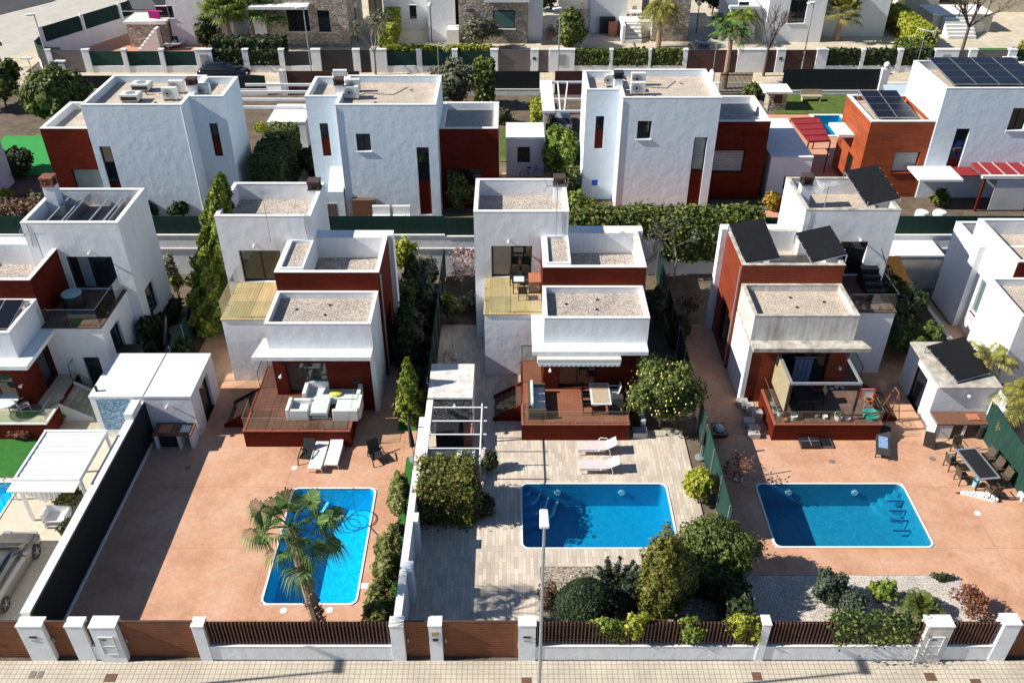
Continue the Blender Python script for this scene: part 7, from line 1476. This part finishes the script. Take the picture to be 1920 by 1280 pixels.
pA, pB = Vector((-45.2, 86.2, 0)), Vector((-36.5, 103.5, 0)); dd = (pB - pA) / 4; nn = Vector((-dd.y, dd.x, 0)).normalized() * .2
for k in range(4):
    a = pA + dd * k; b = a + dd; u = dd.normalized() * .35; o = T('side_street_wall', 'white wall bay with dark screen up the side street, %s from the corner' % n_[k], 'wall', (a.x, a.y, ZS), 'wall bays of the side street')
    Z2 = ZS + 0; MB().prism([(a.x, a.y), (b.x, b.y), (b.x - nn.x, b.y - nn.y), (a.x - nn.x, a.y - nn.y)], Z2 - .1, Z2 + 1.6).build('wall', WHITE, o)
    MB().prism([(a.x + u.x * 1.1, a.y + u.y * 1.1), (b.x, b.y), (b.x - nn.x * .4, b.y - nn.y * .4), (a.x + u.x * 1.1 - nn.x * .4, a.y + u.y * 1.1 - nn.y * .4)], Z2 + 1.603, Z2 + 3.0).build('screen', GREENM, o); MB().prism([(a.x, a.y), (a.x + u.x, a.y + u.y), (a.x + u.x - nn.x * 1.3, a.y + u.y - nn.y * 1.3), (a.x - nn.x * 1.3, a.y - nn.y * 1.3)], Z2 + 1.603, Z2 + 3.15).build('pillar', WHITE, o)
# far houses (their upper parts leave the photograph)
def far(label, x0, x1, y0, y1, mat, holes=(), zt=9, z0=2.0, name='house', wins=True, roof=COPE):
    o = T(name, label, 'house', ((x0 + x1) / 2, y0, z0), 'houses beyond the upper street'); m = MB(); wallf(m, 'f', y0, x0, x1, z0 - .05, zt, holes, .2); wallf(m, 'l', x0, y0, y1, z0 - .05, zt); wallf(m, 'r', x1, y0, y1, z0 - .05, zt); wallf(m, 'b', y1, x0, x1, z0 - .05, zt); m.build('walls', mat, o)
    MB().box(x0 - .2, x1 + .2, y0 - .2, y1 + .2, zt + .003, zt + .3).build('roof', roof, o)
    for h in holes: window(o, 'f', y0, h, .14, 1 if h[1] - h[0] > 1.2 else 0, sill=COPE if h[2] > 3.2 else None)
    return o
def hz(px0, px1, py0, py1, Y):   # opening from the photo on a facade plane
    a, zt = fx(px0, py0, Y); b, zb = fx(px1, py1, Y); return (a, b, zb, zt)
f1 = far('plain white house with black window above the terracotta yard', -34.2, -27.9, 91.0, 99, WHITE, [hz(290, 327, 12, 34, 91.0), hz(298, 336, 68, 84, 91.0)])
o = T('stair_landing', 'pale raised landing with stairs beside the white house', 'steps', (-36, 90, 2)); MB().box(-38.5, -34.3, 90.0, 93.5, 4.3, 4.55).build('landing', COPE, o); MB().box(-38.4, -34.4, 90.4, 93.4, 1.95, 4.297).build('base', STONE, o); m = MB()
for k in range(7): m.box(-37.2 + k * .32, -36.88 + k * .32, 89.0, 89.95, 1.95, 2.2 + k * .32)
m.build('steps', COPE, o); glass_rail(o, [(-38.4, 90.1), (-34.4, 90.1)], 4.55, 1.0, posts=True, rail=WMET, name='railing')
o = T('towel', 'magenta towel over the landing railing', 'towel', (-35.2, 90.05, 4.9)); MB().hexa([(-35.8, 90.02, 4.9), (-34.7, 90.02, 4.8), (-34.7, 90.06, 4.8), (-35.8, 90.06, 4.9), (-35.8, 90.02, 5.6), (-34.7, 90.02, 5.55), (-34.7, 90.18, 5.6), (-35.8, 90.18, 5.62)]).build('cloth', PINK, o)
o = T('garden_kiosk', 'small kiosk with dark slate roof in the terracotta yard', 'kiosk', (-38.6, 97, 2)); MB().box(-40.2, -37.4, 96.2, 98.6, 1.95, 4.3).build('walls', GREYM, o); m = MB(); a = [m.p(*p) for p in ((-41, 95.6, 4.3), (-36.8, 95.6, 4.3), (-36.8, 99.2, 4.3), (-41, 99.2, 4.3))]; t_ = [m.p(*p) for p in ((-39.4, 97.2, 5.8), (-38.4, 97.2, 5.8), (-38.4, 97.6, 5.8), (-39.4, 97.6, 5.8))]
m.face(*a[::-1]); m.face(*t_)
for k in range(4): m.face(a[k], a[(k + 1) % 4], t_[(k + 1) % 4], t_[k])
m.build('roof', SLATE, o)
for k, px in enumerate((310, 322, 337)):
    x, y = g(px, 82, 2); lounger_flat('%s white lounger below the plain white far house' % ('left', 'middle', 'right')[k], x, y - 1.2, -.9, .3, z=2.0, group='far white loungers')
for k, (px, py) in enumerate(((147, 55), (156, 52))): x, y = g(px, py, 2); chair('dark plastic chair stack, %s one by the side-street wall' % ('left', 'right')[k], x, y, 2.0, .5 * k, BLKP, 'dark chairs in the far yard')
sA = far('rubble stone house with black glass door and white canopy', -24.4, -16.2, 90.5, 100, STONE, [hz(535, 582, 12, 59, 90.5), hz(594, 621, 20, 60, 90.5)], z0=2.0)
MB().box(-25.5, -19.8, 88.9, 90.49, 6.0, 6.25).build('canopy', COPE, sA); MB().box(-25.6, -24.403, 90.2, 95, 2, 6.0).build('white_wing', WHITE, sA)
def steps(label, x0, x1, y0, n, z0=2.0, run=.38, rise=.22, mat=COPE):
    o = T('front_steps', label, 'steps', ((x0 + x1) / 2, y0, z0), 'front steps of the far houses')
    for k in range(n): MB().box(x0, x1, y0 + k * run, y0 + (k + 1) * run, z0 - .05, z0 + (k + 1) * rise).build('step', mat, o)
    return o
x0, _ = g(541, 82, 2); x1, y = g(577, 82, 2); steps('striped pale steps up to the black glass door', x0, x1, y, 5, rise=.28)
x, y = g(610, 82, 2); table('long brown table by the stone house wall', x + .6, y + .4, 2.0, 2.6, 1.1, top=WOODB, leg=WOODB, group='far tables')
for k, dx in enumerate((-1.5, -.6, .4, 1.2, 2.1)): chair('brown wooden chair at the far long table, %s from the left' % n_[k], x + .6 + dx * .9, y + 1.3, 2.0, 0, WOODB, 'brown chairs at the far table')
o = far('grey-white house in shade between the two stone houses', -13.4, -8.7, 96.5, 104, WHITE, [hz(690, 718, 0, 30, 96.5)], zt=8)
far('white tall house wing with open brown door', -8.4, -5.6, 92.5, 100, WHITE, [hz(767, 782, 10, 36, 92.5)], zt=9)
sB = far('rubble stone house with big teal window', -4.2 - 1.0, 1.7, 91.5, 101, STONE, (), zt=9)
h = hz(924, 965, 20, 53, 91.49); MB().box(h[0], h[1], 91.42, 91.497, h[2], h[3]).build('window_frame', BLACK, sB); MB().box(h[0] + .12, h[1] - .08, 91.39, 91.417, h[2] + .1, h[3] - .1).build('pane', TGLASS, sB); MB().box(h[0] - .1, h[1] + .1, 91.3, 91.497, h[2] - .14, h[2] - .02).build('sill', COPE, sB)
MB().box(-2.6, 1.9, 90.4, 91.49, 6.3, 6.6).build('canopy', COPE, sB); MB().box(-6.4, -5.203, 90.6, 92.4, 2, 3.6).build('terrace_wall', COPE, sB); MB().lathe((-4.0, 91.4, 5.3), [(.1, 0), (.42, .02), (.42, .06)], 14).build('round_ornament', BLACK, sB)
far('grey-white stair wing right of the teal window house', 1.75, 3.3, 92.5, 100, WHITE, (), zt=9)
x0, y = g(987, 76, 2); steps('dark grey steps right of the teal window house', x0, x0 + 1.7, y, 7, mat=GREYT)
o = far('white house behind the barrow and barbecue', 9.6 - 1.2, 12.2, 95.5, 102, WHITE, (), zt=9)
o = T('stone_oven', 'pale brick barbecue with sloping roof in the middle far yard', 'barbecue', (6.2, 91, 2)); x0, y0 = g(1048, 62, 2); MB().box(x0, x0 + 2.9, y0, y0 + 1.4, 2, 4.4).build('body', BUFF, o); MB().hexa([(x0 - .1, y0 - .15, 4.4), (x0 + 3, y0 - .15, 4.4), (x0 + 3, y0 + 2, 4.9), (x0 - .1, y0 + 2, 4.9), (x0 - .1, y0 - .15, 4.5), (x0 + 3, y0 - .15, 4.5), (x0 + 3, y0 + 2, 5.0), (x0 - .1, y0 + 2, 5.0)]).build('roof', BUFF, o); MB().box(x0 + .7, x0 + 2.0, y0 - .04, y0 - .003, 2.4, 3.6).build('niche', BLACK, o)
x, y = g(1148, 66, 2); o = T('wheeled_bin', 'orange-brown box with dark tank behind it', 'box', (x, y, 2)); MB().bc(x, y, 2, .9, .7, 1.3).build('body', TERRP, o); MB().bc(x - .5, y + .9, 2, 1.6, .8, 1.6).build('tank', GATEB, o)
x0, _ = g(1172, 81, 2); x1, y = g(1203, 81, 2); steps('brown and white striped steps beside the date palm', x0, x1, y, 5, rise=.3)
o = T('raised_terrace', 'white raised terrace with small table above the striped steps', 'terrace', (11.5, 92, 2)); MB().box(x0 - .3, x0 + 3.6, y + 1.95, y + 5, 2, 3.6).build('base', COPE, o); MB().box(x0 - .35, x0 - .05, y, y + 1.94, 2, 3.7).build('side_wall', WHITE, o)
table('small white table on the raised far terrace', x0 + 1.3, y + 3.2, 3.6, 1.2, 1.0, top=FABW, leg=WMET, group='far tables'); chair('white chair behind the small far table', x0 + 1.3, y + 4.2, 3.6, 0, FABW, 'far chairs')
far('rubble stone corner house right of the date palm', 14.5, 20.4 - 2.2, 92.3, 101, STONE, (), zt=9)
far('small white cube house with dark door in the shade', 22.3, 25.0, 92.3, 98, WHITE, [hz(1386, 1401, 4, 34, 92.3)], zt=5.2)
far('white house with tall black opening behind the bare tree', 26.0, 31.8, 92.0, 100, WHITE, [hz(1484, 1508, 0, 44, 92.0)], zt=9)
o = T('terrace_wall', 'low pale terrace wall under the black opening', 'wall', (29, 89.5, 2)); x0, y0 = g(1446, 62, 2); MB().box(x0, x0 + 3.8, y0, y0 + 1.8, 2, 3.4).build('wall', WHITE, o)
fh = far('white house with black-framed windows behind the palm', 32.0, 39.0, 94.0, 102, WHITE, [hz(1562, 1608, 0, 12, 94.0)], zt=9)
x0, y = g(1605, 50, 2); steps('dark steps with railing beside the yellow hedge', x0, x0 + 1.7, y, 6, mat=GREYT)
fc = far('cream modern house with terrace at the top right corner', 44.5, 60, 103.5, 110, BUFF, [hz(1762, 1800, 0, 20, 103.5)], zt=11)
o = T('raised_terrace', 'cream raised terrace with stairs at the top right', 'terrace', (42, 91, 2)); x0, y0 = g(1745, 62, 2); MB().box(x0, x0 + 6.3, y0 + .4, y0 + 4, 2, 3.7).build('base', BUFF, o); MB().box(x0 - .1, x0 + 6.4, y0 + .3, y0 + 4.1, 3.703, 3.85).build('floor', COPE, o)
x0, y = g(1773, 70, 2); x1, _ = g(1825, 70, 2); steps('wide white steps of the cream house', x0, x1, y - .6, 6, rise=.27)
S('far_lawn', MB().prism([(44, 84), (62, 84), (62, 90), (46.5, 90)], 1.95, 1.985), TURF)
# far plants
def palmat(label, px, py, h, n, fl, mat, **k): x, y = g(px, py, 2); return feather_palm('palm_tree', label, (x, y, 2), h, .24, n, fl, mat, **k)
for k, (px, h) in enumerate(((412, 6.0), (438, 6.8), (476, 6.6), (508, 5.6))):
    x, y = g(px, 84, 2); fan_palm('palm_tree', 'broad-leaved palm above the dark hedge, %s from the left' % n_[k], (x, y, 2), (x + (.6, -.3, .2, .3)[k], y, 2 + h * .58), .2, 30, 1.7, LBRIGHT if k < 3 else LPALM, seed=20 + k, droop=.35, pet=1.2, stubs=False, group='palms above the dark hedge', bark=BARKL, elev=(-.5, 1.3))
hedge('hedge', 'tall dark hedge behind the street wall under the palms', 'hedge', ux(398), ux(532), YW + .9, YW + 3.0, ZS, ZS + 2.6, LDARK, 60, .22, 123)
sh('dark bush between the plain white house and the palms', 388, 90, (1.3, 1.0), 3.0, LDARK, 2, leaf_=.2, dens=90)
hedge('hedge', 'bright yellow-topped clipped hedge running into the distance', 'hedge', g(718, 84, 2)[0], g(742, 84, 2)[0], 88.3, 103, ZS, ZS + 2.3, LYEL, 60, .2, 124, core=LGREEN)
x, y = g(704, 142, 2); bare_tree('street_tree', 'half-bare tree on the pavement, in front of the left yellow hedge', x, 81.7, 2, 5.2, .32, 131, tips=(LOLIVE, 900, .13), r=.12, group='street trees')
sh('grey-green olive tree before the teal window house', 903, 92, (2.0, 1.5), 3.0, LOLIVE, 2, leaf_=.18, dens=75, nm='olive_tree', cat='tree', legs=.9)
palmat('yellowish drooping date palm in the far yard', 1234, 88, 3.6, 34, 3.2, LPALMY, seed=31, droop=1.35, wid=.05)
palmat('left one of two small palms in the far yard', 1352, 76, 2.0, 22, 2.1, LPALM, seed=32, droop=1.0, wid=.05); palmat('bright green right one of two small palms in the far yard', 1385, 82, 2.6, 26, 2.6, LBRIGHT, seed=33, droop=1.2, wid=.05)
x, y = g(1358, 165, 2); feather_palm('palm_tree', 'palm on the pavement behind the third back villa', (x, y, 2), 5.0, .22, 24, 2.4, LPALM, seed=34, droop=1.0, wid=.05)
x, y = g(1568, 76, 2); fan_palm('palm_tree', 'fan palm with star-like crown in the right far yard', (x, y, 2), (x, y, 4.9), .24, 26, 1.3, LPALMY, seed=36, droop=.3, pet=1.2, stubs=False, elev=(-.5, 1.3))
x, y = g(1431, 143, 2); bare_tree('street_tree', 'bare tree on the pavement left of the far street lamp', x, y, 2, 6.2, .34, 132, r=.14, group='street trees', mat=BARK)
x, y = g(1798, 113, 2); bare_tree('street_tree', 'big bare many-branched tree at the top right', x, y, 2, 7.8, limbs=7, spread=.45, seed=133, r=.17, depth=4, group='street trees', mat=BARK)
hedge('hedge', 'bright yellow clipped hedge in the right far yard', 'hedge', g(1690, 78, 2)[0], g(1716, 78, 2)[0], 87.5, 97.5, ZS, ZS + 2.4, LYEL, 60, .2, 126, core=LGREEN)
hedge('hedge', 'olive green clipped hedge along the right street wall', 'hedge', ux(1700), ux(1748), YW + .9, YW + 4.5, ZS, ZS + 1.9, LGREEN, 60, .2, 127)
sh('brown round bush, far one beside the right yellow hedge', 1664, 52, (1.0, 1.0), 1.5, LBRN, 2, leaf_=.15, dens=140); sh('brown round bush, near one beside the right yellow hedge', 1682, 64, (1.0, 1.0), 1.6, LBRN, 2, leaf_=.15, dens=140)
sh('big leafy green shrub beside the far street lamp', 1072, 88, (1.7, 1.4), 3.4, LGREEN, 2, leaf_=.22, dens=90); sh('little bare pinkish shrub in the middle far drive', 1033, 82, (.6, .6), 1.8, LPINK, 2, leaf_=.1, dens=60)
sh('dark tree mass behind the middle far drive', 1010, 22, (1.8, 2.0), 4.5, LDARK, 2, leaf_=.25, dens=80, nm='garden_tree', cat='tree'); sh('dark tree in the shade left of the small cube house', 1335, 28, (1.6, 2.0), 4.5, LDARK, 2, leaf_=.25, dens=80, nm='garden_tree', cat='tree'); sh('dark tree behind the right yellow hedge', 1650, 25, (2.0, 2.0), 4.5, LDARK, 2, leaf_=.25, dens=80, nm='garden_tree', cat='tree')
sh('reddish bare bush beside the stone oven', 1112, 45, (1.0, .8), 2.6, LBRN, 2, leaf_=.13, dens=60)
sh('small palm-like bush at the right edge of the upper street', 1912, 130, (1.0, .8), 2.6, LPALMY, 2, leaf_=.2, dens=110)
for k, (px, py, h) in enumerate(((671, 78, 3.4), (810, 82, 3.6), (984, 78, 3.4), (1305, 62, 2.8), (1789, 62, 3.2))):
    x, y = g(px, py, 2); o = T('globe_lamp', 'white globe garden lamp beyond the upper street, %s from the left' % n_[k], 'lamp', (x, y, 2), 'globe lamps'); MB().cyl((x, y, 2), (x, y, 2 + h), .05, None, 7).build('pole', BLACK, o); MB().sphere((x, y, 2 + h + .2), .26, n=12, m=8).build('globe', WPOT, o, smooth=True)
for k, (px, py, h) in enumerate(((96, 135, 5.2), (586, 150, 6.4), (1046, 150, 6.3), (1500, 145, 6.6))):
    x, y = g(px, py, 2); street_lamp('upper street lamp with white head, %s from the left' % n_[k], x, y, 2, h, 2.0, head=(.4, .8), r=.07)
